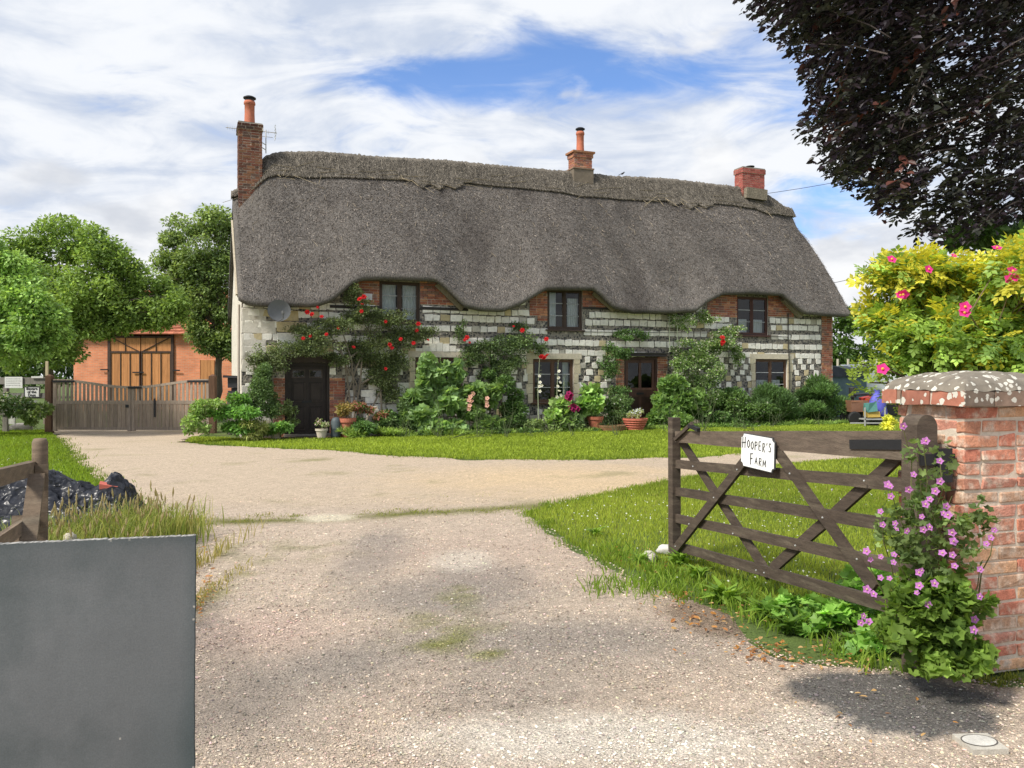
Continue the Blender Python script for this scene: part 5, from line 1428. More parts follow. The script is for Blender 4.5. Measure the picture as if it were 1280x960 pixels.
for px, lab in ((62, 'dark brown square gate post at the fence end of the double gate'), (266, 'dark brown square gate post at the cottage end of the double gate')):
    b = MB(); a = P(px, 541, GZ + .02); b.box((-.085, -.085, -.05), (.085, .085, 1.62), (.11, .062, .038), jit=.006)
    b.add([(-.085, -.085, 1.62), (.085, -.085, 1.62), (.085, .085, 1.62), (-.085, .085, 1.62), (0, 0, 1.68)], [(0, 1, 4)], (.11, .06, .04)); b.add(b.V[-1], [(1, 2, 4), (2, 3, 4), (3, 0, 4)], (.11, .06, .04))
    o = b.build('gate_post', GREYWOOD); o.location = (a[0], a[1], 0); tag(o, lab, 'gate post')
fr = empty('rail_fence', (P(0, 541, GZ)[0], GZ + .1, 0)); tag(fr, 'grey rail fence carrying two notices left of the double gate', 'fence')
b = MB(); x0 = -3.2; x1 = P(58, 541, GZ)[0] - P(0, 541, GZ)[0]
b.box((x0, -.02, 1.38), (x1, .03, 1.58), (.20, .185, .165), jit=.01); b.build('rail', GREYWOOD, fr)
b = MB(); b.box((x0, -.02, .98), (x1, .03, 1.14), (.17, .16, .145), jit=.01); b.build('rail', GREYWOOD, fr)
b = MB(); b.box((x0, -.02, .5), (x1, .03, .66), (.16, .15, .13), jit=.01); b.build('rail', GREYWOOD, fr)
for x in (-2.6, -1.1, .05): b = MB(); b.box((x - .06, .032, -.05), (x + .06, .15, 1.5), (.20, .18, .16), jit=.006); b.build('post', GREYWOOD, fr)
b = MB(); xx = P(54, 0, GZ)[0] - P(0, 0, GZ)[0]; b.box((xx - .035, .06, -.05), (xx + .035, .12, 2.05), (.50, .42, .28), jit=.004); b.build('post', GREYWOOD, fr)
# notices
def notice(px0, py0, px1, py1, label, lines=None, words=None):
    a = P(px0, py1, GZ + .05); w = (px1 - px0) / F * GZ; h = (py1 - py0) / F * GZ
    root = empty('notice', (a[0], GZ + .045, a[2])); tag(root, label, 'sign')
    b = MB(); b.box((0, 0, 0), (w, .025, h), (.66, .66, .64)); b.build('sign_panel', PAINT, root)
    if words:
        b = MB()
        for q in ((0, 0, w, .025), (0, h - .025, w, h), (0, .025, .025, h - .025), (w - .025, .025, w, h - .025)): b.box((q[0], -.006, q[1]), (q[2], -.001, q[3]), (.03, .03, .03))
        b.build('border', PAINT, root)
        for i, wd_ in enumerate(words):
            cu = bpy.data.curves.new('lettering', 'FONT'); cu.body = wd_; cu.size = .105; cu.align_x = 'CENTER'; cu.extrude = .002; cu.offset = .002
            cu.materials.append(INK); o = bpy.data.objects.new('lettering', cu); COL.objects.link(o); o.parent = root
            bpy.context.view_layer.update()
            me_ = bpy.data.meshes.new_from_object(o); bpy.data.objects.remove(o); bpy.data.curves.remove(cu)
            o = bpy.data.objects.new('lettering', me_); COL.objects.link(o); o.parent = root
            o.location = (w / 2, -.006, h * .70 - i * .092); o.rotation_euler = (R(90), 0, 0)
    if lines:
        b = MB()
        for i in range(lines):
            z = h - .05 - i * (h - .07) / lines; x = .04
            while x < w - .06:
                q = rng.uniform(.02, .06); b.box((x, -.004, z - .012), (min(x + q, w - .03), -.001, z), (.25, .25, .25)); x += q + .015
        b.build('lettering', PAINT, root)
INK = basic('black_ink', (.02, .02, .02), .6, attr=False, var=0, bump=0)
notice(6, 471, 28, 485, 'small white notice with faint lines of print on the fence, upper of the two', lines=4)
notice(30, 483, 50, 497, 'black bordered white notice about dogs, lower of the two', words=('Beware', 'of the', 'Dogs'))
b = MB(); b.box((0, 0, 0), (.34, .02, .05), (.62, .62, .60)); o = b.build('name_strip', PAINT); o.location = P(39, 472.5, GZ + .04); tag(o, 'narrow white strip fixed along the top fence rail', 'sign')
b = MB(); b.box((0, 0, 0), (.18, .03, .62), (.50, .50, .47), jit=.004); o = b.build('white_stake', GREYWOOD); q = P(11, 500, GZ - .1); o.location = (q[0], q[1], .25); tag(o, 'short white board hanging below the upper notice', 'board')
vg = 'white flowering shrubs under the rail fence'
plant('shrub', 'white flowering shrub under the notices at the left edge', 'shrub', G(8, 536), [pb(8, 508, 26, 20, 22.0, .5), pb(-20, 510, 24, 20, 22, .5)], 2600, .11, (DG, (.09, .14, .05)), T_DIA, seed=61, group=vg, yellow=((.72, .72, .68), .16, True))
plant('shrub', 'yellow green shrub with white heads beside the dark gate post', 'shrub', G(42, 537), [pb(42, 515, 18, 18, 22.0, .4)], 1800, .11, ((.07, .11, .03), (.20, .26, .09)), T_DIA, seed=62, group=vg, yellow=((.72, .72, .66), .08, True))
def rock(name, label, c, s, col=(.40, .37, .33), seed=1):
    r = np.random.default_rng(seed); b = MB(); n = 14; rings = 8
    V = []
    for i in range(rings + 1):
        th = math.pi * i / rings
        for k in range(n):
            ph = math.tau * k / n
            d = np.array([math.sin(th) * math.cos(ph), math.sin(th) * math.sin(ph), math.cos(th)])
            q = 1 + .16 * math.sin(3 * d[0] + 2 * d[1] + seed) + .10 * math.sin(5 * d[1] - 4 * d[2] + seed * 2) + .06 * math.sin(9 * d[0] + 7 * d[2])
            d = np.sign(d) * np.abs(d) ** .82
            V.append(d * q * np.array(s))
    Fq = [(i * n + k, (i + 1) * n + k, (i + 1) * n + (k + 1) % n, i * n + (k + 1) % n) for i in range(rings) for k in range(n)]
    b.add(V, Fq, col)
    o = b.build(name, STONE, smooth=True); o.location = c; o.rotation_euler = (0, 0, seed)
    return tag(o, label, 'stone')
q = G(25, 538); rock('stone', 'low grey stone in the grass under the white flowering shrub', (q[0], q[1], .08), (.30, .2, .14), seed=4)
# black urn on a plinth
q = G(283, 545); root = empty('garden_urn', (q[0], q[1] + .8, 0)); tag(root, 'black square urn planter with a wide rim beside the cottage gable', 'planter')
b = MB(); z = 1.15
b.box((-.20, -.20, 0), (.20, .20, z), (.10, .09, .08)); b.build('plinth', STONE, root)
b = MB(); b.box((-.18, -.18, z), (.18, .18, z + .06), (.02, .02, .025)); b.box((-.11, -.11, z + .06), (.11, .11, z + .14), (.02, .02, .025)); b.box((-.19, -.19, z + .14), (.19, .19, z + .42), (.02, .02, .025), jit=.01); b.box((-.29, -.29, z + .42), (.29, .29, z + .48), (.025, .025, .03), jit=.01)
b.build('bowl', PAINT, root)

# ---------------- barn beyond the yard
BZ = 37.0
bx = lambda px: (px - CX) / F * BZ
bz = lambda py: EYE - (py - HY) / F * BZ
barn = empty('brick_barn', (0, BZ, 0)); tag(barn, 'orange red brick barn with boarded timber doors seen over the double gate', 'barn')
b = MB(); xl, xr = bx(92), bx(330); d0, d1 = bx(137), bx(216); zt = bz(414); dt = bz(418)
for x0, x1, z0, z1 in ((xl, d0, 0, zt), (d1, bx(250), 0, zt), (bx(268), xr, 0, zt), (bx(250), bx(268), bz(450), zt), (d0, d1, dt, zt)):
    b.box((x0, 0, z0), (x1, .3, z1), (.40, .12, .07))
b.box((xl, .3, 0), (xl + .3, 7, zt), (.40, .13, .08)); b.box((xl, 6.7, 0), (xr, 7, zt), (.4, .13, .08)); b.box((xr - .3, .3, 0), (xr, 6.7, zt), (.4, .13, .08))
def brickshader():
    m, t = new_mat('barn_brick'); A = t.nodes.new; L = t.links.new
    o = A('ShaderNodeOutputMaterial'); bs = A('ShaderNodeBsdfPrincipled'); bs.inputs['Roughness'].default_value = .9; L(bs.outputs[0], o.inputs[0])
    tcn = A('ShaderNodeTexCoord'); s = A('ShaderNodeSeparateXYZ'); cb = A('ShaderNodeCombineXYZ'); L(tcn.outputs['Object'], s.inputs[0])
    ad = A('ShaderNodeMath'); L(s.outputs[0], ad.inputs[0]); L(s.outputs[1], ad.inputs[1]); L(ad.outputs[0], cb.inputs[0]); L(s.outputs[2], cb.inputs[1])
    br = A('ShaderNodeTexBrick'); br.inputs['Scale'].default_value = 1; br.inputs['Brick Width'].default_value = .225; br.inputs['Row Height'].default_value = .075; br.inputs['Mortar Size'].default_value = .006
    br.inputs['Color1'].default_value = (.74, .26, .12, 1); br.inputs['Color2'].default_value = (.60, .20, .095, 1); br.inputs['Mortar'].default_value = (.50, .38, .28, 1)
    L(cb.outputs[0], br.inputs[0]); nz = A('ShaderNodeTexNoise'); nz.inputs['Scale'].default_value = 1.5; L(tcn.outputs['Object'], nz.inputs[0])
    mr = A('ShaderNodeMapRange'); mr.inputs['To Min'].default_value = .6; mr.inputs['To Max'].default_value = 1.4; L(nz.outputs['Fac'], mr.inputs['Value'])
    v = A('ShaderNodeVectorMath'); v.operation = 'SCALE'; L(br.outputs[0], v.inputs[0]); L(mr.outputs[0], v.inputs['Scale']); L(v.outputs[0], bs.inputs['Base Color'])
    return m
for xg in (xl, xr - .02): b.box((xg, .3, zt - .02), (xg + .02, 6.9, zt + .10), (.4, .12, .07)); b.add([(xg, -.2, zt), (xg, 7.1, zt), (xg, 3.5, bz(352) - .05)], (0, 1, 2), (.4, .12, .07))
b.build('wall', brickshader(), barn)
dm = (d0 + d1) / 2
for k, (x0, x1) in enumerate(((d0 + .06, dm - .02), (dm + .02, d1 - .06))):
    b = MB(); x = x0
    while x < x1 - .02:
        w = min(.20, x1 - x); b.box((x, -.04, .1), (x + w - .008, -.01, dt - .1), np.array([.50, .225, .085]) * rng.uniform(.85, 1.12)); x += .2
    dd = b.build('barn_door', ORANGEWOOD, barn)
    b = MB(); dk = (.055, .032, .022)
    for z in (dt - .12, bz(440), .25): b.box((x0, -.075, z - .04), (x1, -.042, z + .04), dk)
    for u in (0.02, .34, .66, .98): xx = x0 + (x1 - x0) * u; b.box((xx - .022, -.068, .3), (xx + .022, -.043, bz(440)), dk)
    xa, xb = (x0, x1) if k else (x1, x0)
    b.bar((xa, -.055, bz(440)), (xb, -.055, dt - .12), .03, .05, (0, 1, 0), dk); b.bar(((x0 + x1) / 2, -.055, bz(440)), ((x0 + x1) / 2, -.055, dt - .12), .03, .05, (0, 1, 0), dk)
    b.build('batten', DARKWOOD, dd)
b = MB()
for x in (d0, d1): b.box((x - .06, -.08, 0), (x + .06, -.003, dt + .05), (.06, .035, .025))
b.box((d0 - .1, -.09, dt + .002), (d1 + .1, -.003, dt + .12), (.06, .04, .03)); b.build('door_frame', DARKWOOD, barn)
b = MB()
for x0, x1, y in ((bx(127), bx(136), 462), (bx(217), bx(226), 463), (bx(167), bx(181), 465.5)): b.box((x0, -.12, bz(y) - .03), (x1, -.09, bz(y) + .03), (.03, .02, .02))
b.build('iron_strap', IRON, barn)
b = MB()
for i in range(4): b.box((bx(251) + i * .16, -.03, 0), (bx(251) + i * .16 + .15, .0, bz(450)), np.array([.50, .23, .09]) * rng.uniform(.85, 1.1))
b.build('side_door', ORANGEWOOD, barn)
b = MB(); ridge = bz(352); n = 60; m = 16
for i in range(m):                                        # courses of pantiles down the slope
    u0, u1 = i / m, (i + 1.12) / m
    y0, z0 = -.35 + 3.85 * u0, zt - .15 + (ridge - zt + .15) * u0
    y1, z1 = -.35 + 3.85 * u1, zt - .15 + (ridge - zt + .15) * u1 - .03
    xs = np.arange(xl - .3, xr + .3, .24)
    for x in xs: b.add([(x, y0, z0 + .05), (x + .235, y0, z0 + .05), (x + .235, y1, z1), (x, y1, z1), (x, y0, z0 - .0), (x + .235, y0, z0 - .0)], [(0, 1, 2, 3), (4, 5, 1, 0)], np.array([.42, .15, .085]) * rng.uniform(.7, 1.25))
b.add([(xl - .3, 3.5, ridge), (xr + .3, 3.5, ridge), (xr + .3, 7.3, zt - .1), (xl - .3, 7.3, zt - .1)], (0, 1, 2, 3), (.4, .14, .08))
b.build('roof', TILE, barn)

# ---------------- trees on the left
def Lb(px, py, r, d, rd=None, ry=None): return (*P(px, py, d), r / F * d, rd or r / F * d, (ry or r) / F * d)
tree('sycamore_tree', 'large rounded dark green tree behind the left side of the double gate', (*P(62, 541, 27.5)[:2], 0), 4.0, .2,
     [Lb(40, 315, 32, 27.5), Lb(85, 305, 38, 27.5), Lb(130, 320, 36, 27), Lb(165, 350, 36, 27.5), Lb(60, 360, 44, 27), Lb(110, 370, 46, 26.6), Lb(160, 385, 32, 27), Lb(196, 385, 24, 27.5), Lb(80, 412, 38, 27), Lb(40, 425, 40, 27.5), Lb(120, 395, 26, 27), Lb(205, 360, 16, 27.5), Lb(222, 395, 12, 27.5), Lb(20, 445, 26, 27), Lb(70, 440, 32, 27), Lb(118, 412, 28, 26.8), Lb(150, 398, 28, 27), Lb(180, 392, 28, 27), Lb(205, 390, 26, 27), Lb(222, 378, 18, 27), Lb(195, 402, 18, 27), Lb(150, 408, 18, 27)],
     64000, .13, ((.060, .098, .028), (.180, .250, .065)), sub=26, subr=.38, T=T_DIA, up=.6, seed=71)
tree('ash_tree', 'pale fresh green tree at the far left standing nearer than the dark one', (*P(-30, 541, 21)[:2], 0), 2.4, .16,
     [Lb(10, 340, 34, 21), Lb(-20, 330, 40, 21), Lb(35, 385, 38, 20.6), Lb(0, 400, 44, 20.8), Lb(45, 420, 32, 20.6), Lb(-5, 436, 24, 20.8), Lb(-40, 400, 40, 21), Lb(70, 400, 20, 20.6)],
     34000, .12, ((.085, .145, .04), (.19, .28, .08)), sub=24, subr=.40, T=T_DIA, up=.5, droop=.5, seed=72)
tree('walnut_tree', 'tall airy tree with layered branches close behind the cottage gable', (*P(272, 541, 31)[:2], 0), 4.0, .17,
     [Lb(262, 432, 22, 31), Lb(244, 416, 18, 30.8), Lb(216, 320, 20, 31), Lb(210, 355, 16, 31), Lb(282, 440, 16, 31), Lb(262, 345, 36, 31.4), Lb(275, 425, 20, 31), Lb(225, 375, 18, 31), Lb(205, 330, 14, 31), Lb(270, 282, 30, 31), Lb(232, 292, 24, 31), Lb(290, 300, 26, 31.5), Lb(255, 325, 30, 30.6), Lb(225, 350, 22, 31), Lb(285, 345, 28, 31), Lb(250, 370, 30, 30.8), Lb(280, 390, 28, 31), Lb(245, 395, 20, 31), Lb(262, 418, 20, 30.8), Lb(285, 425, 16, 31), Lb(212, 300, 12, 31)],
     40000, .13, ((.060, .095, .035), (.17, .22, .075)), sub=18, subr=.42, T=T_DIA, up=.55, seed=73, gap=.10)
# distant wooded skyline on the left and behind the barn
def far_mass(name, label, xs, d, h, n, size, cols, seed, cat='trees'):
    r = np.random.default_rng(seed); m = MB()
    bl = []
    for x in np.linspace(xs[0], xs[1], int((xs[1] - xs[0]) / 2.2)):
        hh = h * r.uniform(.7, 1.15); bl.append((x, d + r.normal(0, 1.2), hh * .5, 2.2, 1.6, hh * .52))
    foliage(m, r, bl, n, size, cols, T_DIA, 8, .4, .5, .1, seed=seed)
    o = m.build(name, LEAF); return tag(o, label, cat, kind='stuff')
far_mass('far_hedge', 'far dark green wood closing the view behind the barn and the left trees', (-75, -8), 62, 4.6, 26000, .42, ((.04, .08, .02), (.09, .15, .035)), 81)
far_mass('far_hedge', 'dense green hedge of trees at the far side of the paddock right of the cottage', (18, 75), 64, 6.6, 60000, .36, ((.045, .09, .02), (.12, .20, .045)), 82)

# ---------------- yard to the right of the cottage
fz = 47.0
for i, px in enumerate((1047, 1060, 1078, 1096)):
    q = P(px, 472, fz)
    b = MB(); b.tube([(0, 0, -.4), (.01, 0, 1.05)], .07, 7, (.42, .38, .32)); o = b.build('fence_post', GREYWOOD); o.location = (q[0], q[1], 1.6)
    tag(o, 'thin grey paddock fence post before the far hedge, ' + ('nearest the cottage corner', 'second from the cottage corner', 'third from the cottage corner', 'farthest from the cottage corner')[i], 'fence post', 'paddock fence posts')
sd = 31.0
q = P(1058, 526, sd); root = empty('tarpaulin_shelter', (q[0], q[1], 0)); tag(root, 'lean to draped in dark blue green tarpaulin beside the cottage corner', 'shelter')
def drape(x0, x1, y, z0, z1, n=22, m=10, amp=.05, fwd=.25):
    V, Fq = [], []
    for j in range(m + 1):
        for i in range(n + 1):
            u, v = i / n, j / m
            V.append((x0 + (x1 - x0) * u, y - fwd * (1 - v) + amp * math.sin(u * 21 + v * 2) * (1 - v * .7), z0 + (z1 - z0) * v + (.06 * math.sin(u * 9) if j == m else 0)))
    for j in range(m):
        for i in range(n): a = j * (n + 1) + i; Fq.append((a, a + 1, a + n + 2, a + n + 1))
    return V, Fq
b = MB(); V, Fq = drape(-.75, .75, 0, .08, 1.82); b.add(V, Fq, (.085, .135, .15))
V = [(-.75, 0, 1.82), (.75, 0, 1.82), (.95, 2.2, 2.05), (-.75, 2.2, 2.05)]; b.add(V, (0, 1, 2, 3), (.05, .07, .08))
V, Fq = drape(0, 2.2, 0, .08, 1.9); b.add([( .75 + .1 * p_[0] / 2.2, p_[0], p_[2]) for p_ in V], Fq, (.10, .15, .17))
b.build('cover', PAINT, root, smooth=True)
b = MB(); V, Fq = drape(-.80, .85, -.06, 1.60, 1.95, amp=.03, fwd=.10); b.add(V, Fq, (.025, .032, .038)); b.build('top_flap', PAINT, root, smooth=True)
b = MB()
for x in (-.7, .72): b.box((x - .03, -.02, 0), (x + .03, .04, 1.8), (.15, .13, .11))
b.build('pole', GREYWOOD, root)
q = P(1104, 526, 32.5); root = empty('caravan', (q[0], q[1], 0)); tag(root, 'white sided trailer partly hidden by the rose bush right of the cottage', 'trailer')
b = MB(); prof = [(-1.25, .45), (1.1, .45), (1.2, .7), (1.15, 1.7), (.9, 2.0), (-.9, 2.12), (-1.15, 1.95), (-1.25, 1.2)]
V = [(x, 0, z) for x, z in prof] + [(x, 2.0, z) for x, z in prof]; n = len(prof)
b.add(V, tuple(range(n)), (.58, .60, .60)); b.F.append(np.array([[n + i for i in range(n)][::-1]])); b.C.append(np.array([[.6, .6, .6]])); b.M.append(np.zeros(1, int))
b.F.append(np.array([(i, n + i, n + (i + 1) % n, (i + 1) % n) for i in range(n)])); b.C.append(np.tile((.62, .63, .62), (n, 1))); b.M.append(np.zeros(n, int))
b.build('body', PAINT, root)
b = MB(); b.box((-1.2, -.012, 1.0), (1.13, -.002, 1.04), (.30, .32, .33)); b.box((-1.22, -.012, .62), (1.15, -.002, .66), (.30, .32, .33)); b.build('trim_strip', PAINT, root)
for x in (-.5, .4):
    b = MB(); b.lathe((0, 0, 0), [(.32, 0), (.33, .03), (.33, .15), (.30, .18), (.12, .18)], 20, (.02, .02, .02)); o = b.build('wheel', PAINT, root); o.rotation_euler = (R(90), 0, 0); o.location = (x, .15, .33)
q = G(1076, 530); root = empty('garden_tractor', (q[0], q[1], 0)); tag(root, 'small old red and black machine parked in front of the tarpaulin', 'garden machine')
b = MB(); b.box((-.42, -.25, .42), (.30, .25, .80), (.20, .10, .06), jit=.015); b.box((.12, -.27, .48), (.36, .27, .90), (.36, .035, .02), jit=.02); b.box((-.42, -.26, .74), (.12, .26, .80), (.28, .13, .07)); b.build('body', PAINT, root)
b = MB(); b.lathe((-.28, 0, .8), [(.05, 0), (.05, .10), (.12, .11), (.12, .42), (.10, .45)], 14, (.02, .02, .02)); b.build('exhaust', PAINT, root)
b = MB(); b.tube([(-.28, -.1, 1.0), (.1, -.1, 1.02), (.5, -.1, .98), (.68, -.1, .86)], [.04, .05, .05, .02], 8, (.03, .035, .04)); b.build('handle_bar', PAINT, root)
for x, rr in ((-.35, .22), (.18, .26)):
    for y in (-.32, .32): b = MB(); b.lathe((0, 0, -.05), [(rr * .3, 0), (rr * .8, .0), (rr, .02), (rr, .08), (rr * .8, .1), (rr * .3, .1)], 16, (.02, .02, .02)); o = b.build('wheel', PAINT, root); o.rotation_euler = (R(90), 0, 0); o.location = (x, y, rr)
q = G(1087, 533); b = MB()
root = empty('hand_cart', (q[0], q[1], 0)); tag(root, 'low grey metal cart frame with a yellow box in front of the red machine', 'cart')
b.box((-.25, -.22, .22), (.42, .22, .26), (.35, .35, .34)); b.box((-.7, -.2, .10), (.45, -.16, .14), (.35, .35, .34))
for x in (-.24, .40): b.box((x - .02, -.22, 0), (x + .02, -.18, .62), (.35, .35, .34))
b.build('frame', PAINT, root)
b = MB(); b.box((-.14, -.16, .30), (.26, .16, .50), (.50, .34, .08), jit=.01); b.build('box', PAINT, root)
b = MB(); b.box((-.14, -.17, .50), (.20, .1, .78), (.07, .20, .18), jit=.03); b.build('green_sack', PAINT, root)
q = G(1097, 532); b = MB(); n = 16; V = []
rr_ = np.random.default_rng(3)
prof = [(.25, 0), (.30, .10), (.28, .35), (.25, .55), (.16, .72), (.07, .80), (.11, .90)]
for i, (r0, z0) in enumerate(prof):
    for k in range(n): a = math.tau * k / n; r1 = r0 * (1 + .12 * math.sin(5 * a + i) + rr_.normal(0, .04)); V.append((r1 * math.cos(a), r1 * .7 * math.sin(a), z0 + rr_.normal(0, .01)))
b.add(V, [(i * n + k, i * n + (k + 1) % n, (i + 1) * n + (k + 1) % n, (i + 1) * n + k) for i in range(len(prof) - 1) for k in range(n)], (.10, .10, .48))
o = b.build('blue_sack', PAINT, smooth=True); o.location = (q[0], q[1], .28); tag(o, 'bright violet blue plastic sack heaped by the white trailer', 'sack')
b = MB(); b.box((-.3, -.25, 0), (.3, .25, .28), (.03, .03, .035), jit=.01); o = b.build('crate', PAINT); o.location = (q[0], q[1], .003); tag(o, 'low black crate under the blue sack', 'crate')
plant('shrub', 'small yellow flowered shrub in front of the trailer', 'shrub', G(1112, 545), [pb(1110, 530, 9, 9, 21, .25)], 500, .10, ((.30, .34, .05), (.50, .48, .08)), T_LEAF, seed=91, stems=4)

# overhead wires
def wire(pts, label):
    b = MB(); b.tube(pts, .009, 4, (.03, .03, .03)); o = b.build('overhead_wire', IRON); tag(o, label, 'wire')
a = W(*[c3[0] + .6, YR, float(zr(c3[0])) - .1]); e = P(1330, 128, 26)
wire([a + (e - a) * u + np.array([0, 0, -.5 * math.sin(math.pi * u)]) for u in np.linspace(0, 1, 14)], 'thin cable running from the right end of the ridge up behind the copper beech')
a = W(HL + .2, YR, 4.9); e = P(1330, 258, 24); 
wire([a + (e - a) * u + np.array([0, 0, -.35 * math.sin(math.pi * u)]) for u in np.linspace(0, 1, 14)], 'lower thin cable running right from the cottage verge towards the rose bush')

# ------------------------------------------------------------------ open five bar gate
GL, GR = np.array([(852 - CX) / F * 6.9, 6.9]), np.array([(1150 - CX) / F * 4.42, 4.42])
gd = GR - GL; GLEN = np.linalg.norm(gd); gd /= GLEN; gn = np.array([-gd[1], gd[0]]);
if gn[1] > 0: gn = -gn           # towards the camera
def gpt(px, py, off=0.0):
    """(distance along the gate, height) seen at a pixel on the gate's plane"""
    d = np.array([(px - CX) / F, 1.0]); r = ((GL + gn * off) @ gn) / (d @ gn)
    return float((r * d - GL) @ gd), EYE - (py - HY) / F * r
gate = empty('field_gate', (GL[0], GL[1], 0), math.atan2(gd[1], gd[0])); tag(gate, 'dark brown five bar timber gate standing open on the right with a name plate', 'gate')
OFS = -1 if (np.array([-gd[1], gd[0]]) @ gn) > 0 else 1
# local frame: x along the gate, y local = left normal of gd ; towards camera is sign sg
sg = 1.0 if (np.array([-gd[1], gd[0]]) @ gn) > 0 else -1.0
gw = np.array([.070, .053, .040])
def gbar(name, p0, p1, w0, w1, off, th=.028, col=gw, parent=gate, j=.0015):
    (x0, z0), (x1, z1) = gpt(*p0, off), gpt(*p1, off)
    b = MB(); n = 8
    dx_, dz_ = x1 - x0, z1 - z0; L = math.hypot(dx_, dz_); nx, nz = -dz_ / L, dx_ / L
    V = []
    for i in range(n + 1):
        u = i / n; w = w0 + (w1 - w0) * u; cx, cz = x0 + dx_ * u + rng.normal(0, j), z0 + dz_ * u + rng.normal(0, j)
        for sy, sw in ((-1, -1), (-1, 1), (1, 1), (1, -1)):
            c_ = .003
            V.append((cx + nx * sw * w / 2, sg * off + sy * th / 2, cz + nz * sw * w / 2))
    Fq = [(i * 4 + k, i * 4 + (k + 1) % 4, (i + 1) * 4 + (k + 1) % 4, (i + 1) * 4 + k) for i in range(n) for k in range(4)] + [(3, 2, 1, 0), (n * 4, n * 4 + 1, n * 4 + 2, n * 4 + 3)]
    b.add(V, Fq, col * rng.uniform(.88, 1.15))
    return b.build(name, GATEWOOD, parent)
# slamming stile at the free end
x0_, _ = gpt(843, 600, 0)
b = MB(); zt = gpt(843, 522)[1]; zb = gpt(843, 690)[1]
b.box((x0_ - .035, -.04, zb), (x0_ + .04, .04, zt), gw * 1.05, jit=.002); b.build('stile', GATEWOOD, gate)
gbar('rail', (848, 546), (1166, 558), .095, .17, 0, th=.065, col=gw * 1.6)
gbar('rail', (846, 580), (1170, 610), .072, .078, 0)
gbar('rail', (846, 614), (1170, 665), .072, .078, 0)
gbar('rail', (846, 648), (1160, 716), .072, .078, 0)
gbar('rail', (846, 683), (1165, 772), .075, .080, 0)
gbar('brace', (852, 551), (962, 720), .070, .072, -.032)
gbar('brace', (936, 570), (842, 690), .072, .074, .034)
gbar('brace', (970, 562), (1094, 736), .072, .074, .034)
gbar('brace', (1128, 566), (966, 711), .072, .074, -.032)
b = MB(); x1_, zt = gpt(1150, 517, 0); zb = gpt(1150, 765)[1]
b.box((x1_ - .04, -.045, zb), (x1_ + .04, .045, zt - .16), gw * 1.1, jit=.002); b.build('stile', GATEWOOD, gate)
b = MB()
for p0 in ((866, 583), (874, 612), (861, 655), (844, 683), (892, 622), (916, 667), (921, 587), (945, 713), (955, 716), (987, 592), (1028, 647), (1071, 699), (1080, 601), (994, 682), (1040, 612), (1100, 557), (1120, 558)):
    x, z = gpt(*p0, .05); y = sg * (.050 if p0[0] < 1095 else .036)
    b.lathe((0, 0, 0), [(.0075, 0), (.006, .005), (.002, .007)], 8, (.62, .62, .60)); V = b.V[-1]
    b.V[-1] = np.stack([V[:, 0] + x, sg * V[:, 2] + y - sg * .002, V[:, 1] + z], 1)
b.build('bolt', ZINC, gate)
b = MB(); xa, za = gpt(1062, 555.5, .04); xb, zb = gpt(1160, 556, .04)
b.bar((xa, sg * .038, za), (xb, sg * .038, zb), .008, .058, (0, 0, 1), (.012, .016, .015)); b.build('strap_hinge', IRON, gate)
b = MB(); xa, za = gpt(846, 548, .03); xb, zb = gpt(868, 532, .03)
b.bar((xa, sg * .05, za - .01), (xb, sg * .05, zb + .02), .03, .022, (0, 1, 0), gw); b.bar((xb - .05, sg * .05, zb + .0), (xb + .1, sg * .05, zb - .03), .03, .03, (0, 1, 0), (.02, .02, .02)); b.build('latch', GATEWOOD, gate)
# name plate
q0 = gpt(928, 582, .06); q1 = gpt(970, 545, .06)
plate = empty('name_plate', (0, 0, 0)); plate.parent = None
pw, ph = q1[0] - q0[0], q1[1] - q0[1]
wpos = GL + gd * q0[0] + gn * .072
plate.location = (wpos[0], wpos[1], q0[1]); plate.rotation_euler = (0, R(2.0), math.atan2(gd[1], gd[0]))
tag(plate, 'small white notched plate hand lettered HOOPER\'S FARM hanging on the open gate', 'sign')
def plate_mesh(inset, y0, y1, col):
    c = .028; i = inset
    pts = []
    for cx_, cz_, a0 in ((i, i, 0), (pw - i, i, 1), (pw - i, ph - i, 2), (i, ph - i, 3)):
        for k in range(4):
            a = math.pi / 2 * (k / 3)
            sx = 1 if a0 in (0, 3) else -1; sz = 1 if a0 in (0, 1) else -1
            if a0 in (0, 2): u, v = math.sin(a), math.cos(a)
            else: u, v = math.cos(a), math.sin(a)
            pts.append((cx_ + sx * c * u, cz_ + sz * c * v))
    n = len(pts); b = MB(); V = [(x, y0, z) for x, z in pts] + [(x, y1, z) for x, z in pts]
    b.add(V, tuple(range(n)), col); b.F.append(np.array([[2 * n - 1 - k for k in range(n)]])); b.C.append(np.array([col])); b.M.append(np.zeros(1, int))
    b.F.append(np.array([(k, n + k, n + (k + 1) % n, (k + 1) % n) for k in range(n)])); b.C.append(np.tile(col, (n, 1))); b.M.append(np.zeros(n, int))
    return b
f_ = sg
plate_mesh(0, 0, -f_ * .010, np.array([.05, .05, .05])).build('plate_edge', PAINT, plate)
plate_mesh(.006, f_ * .004, f_ * .001, np.array([.78, .79, .77])).build('plate_face', PAINT, plate)
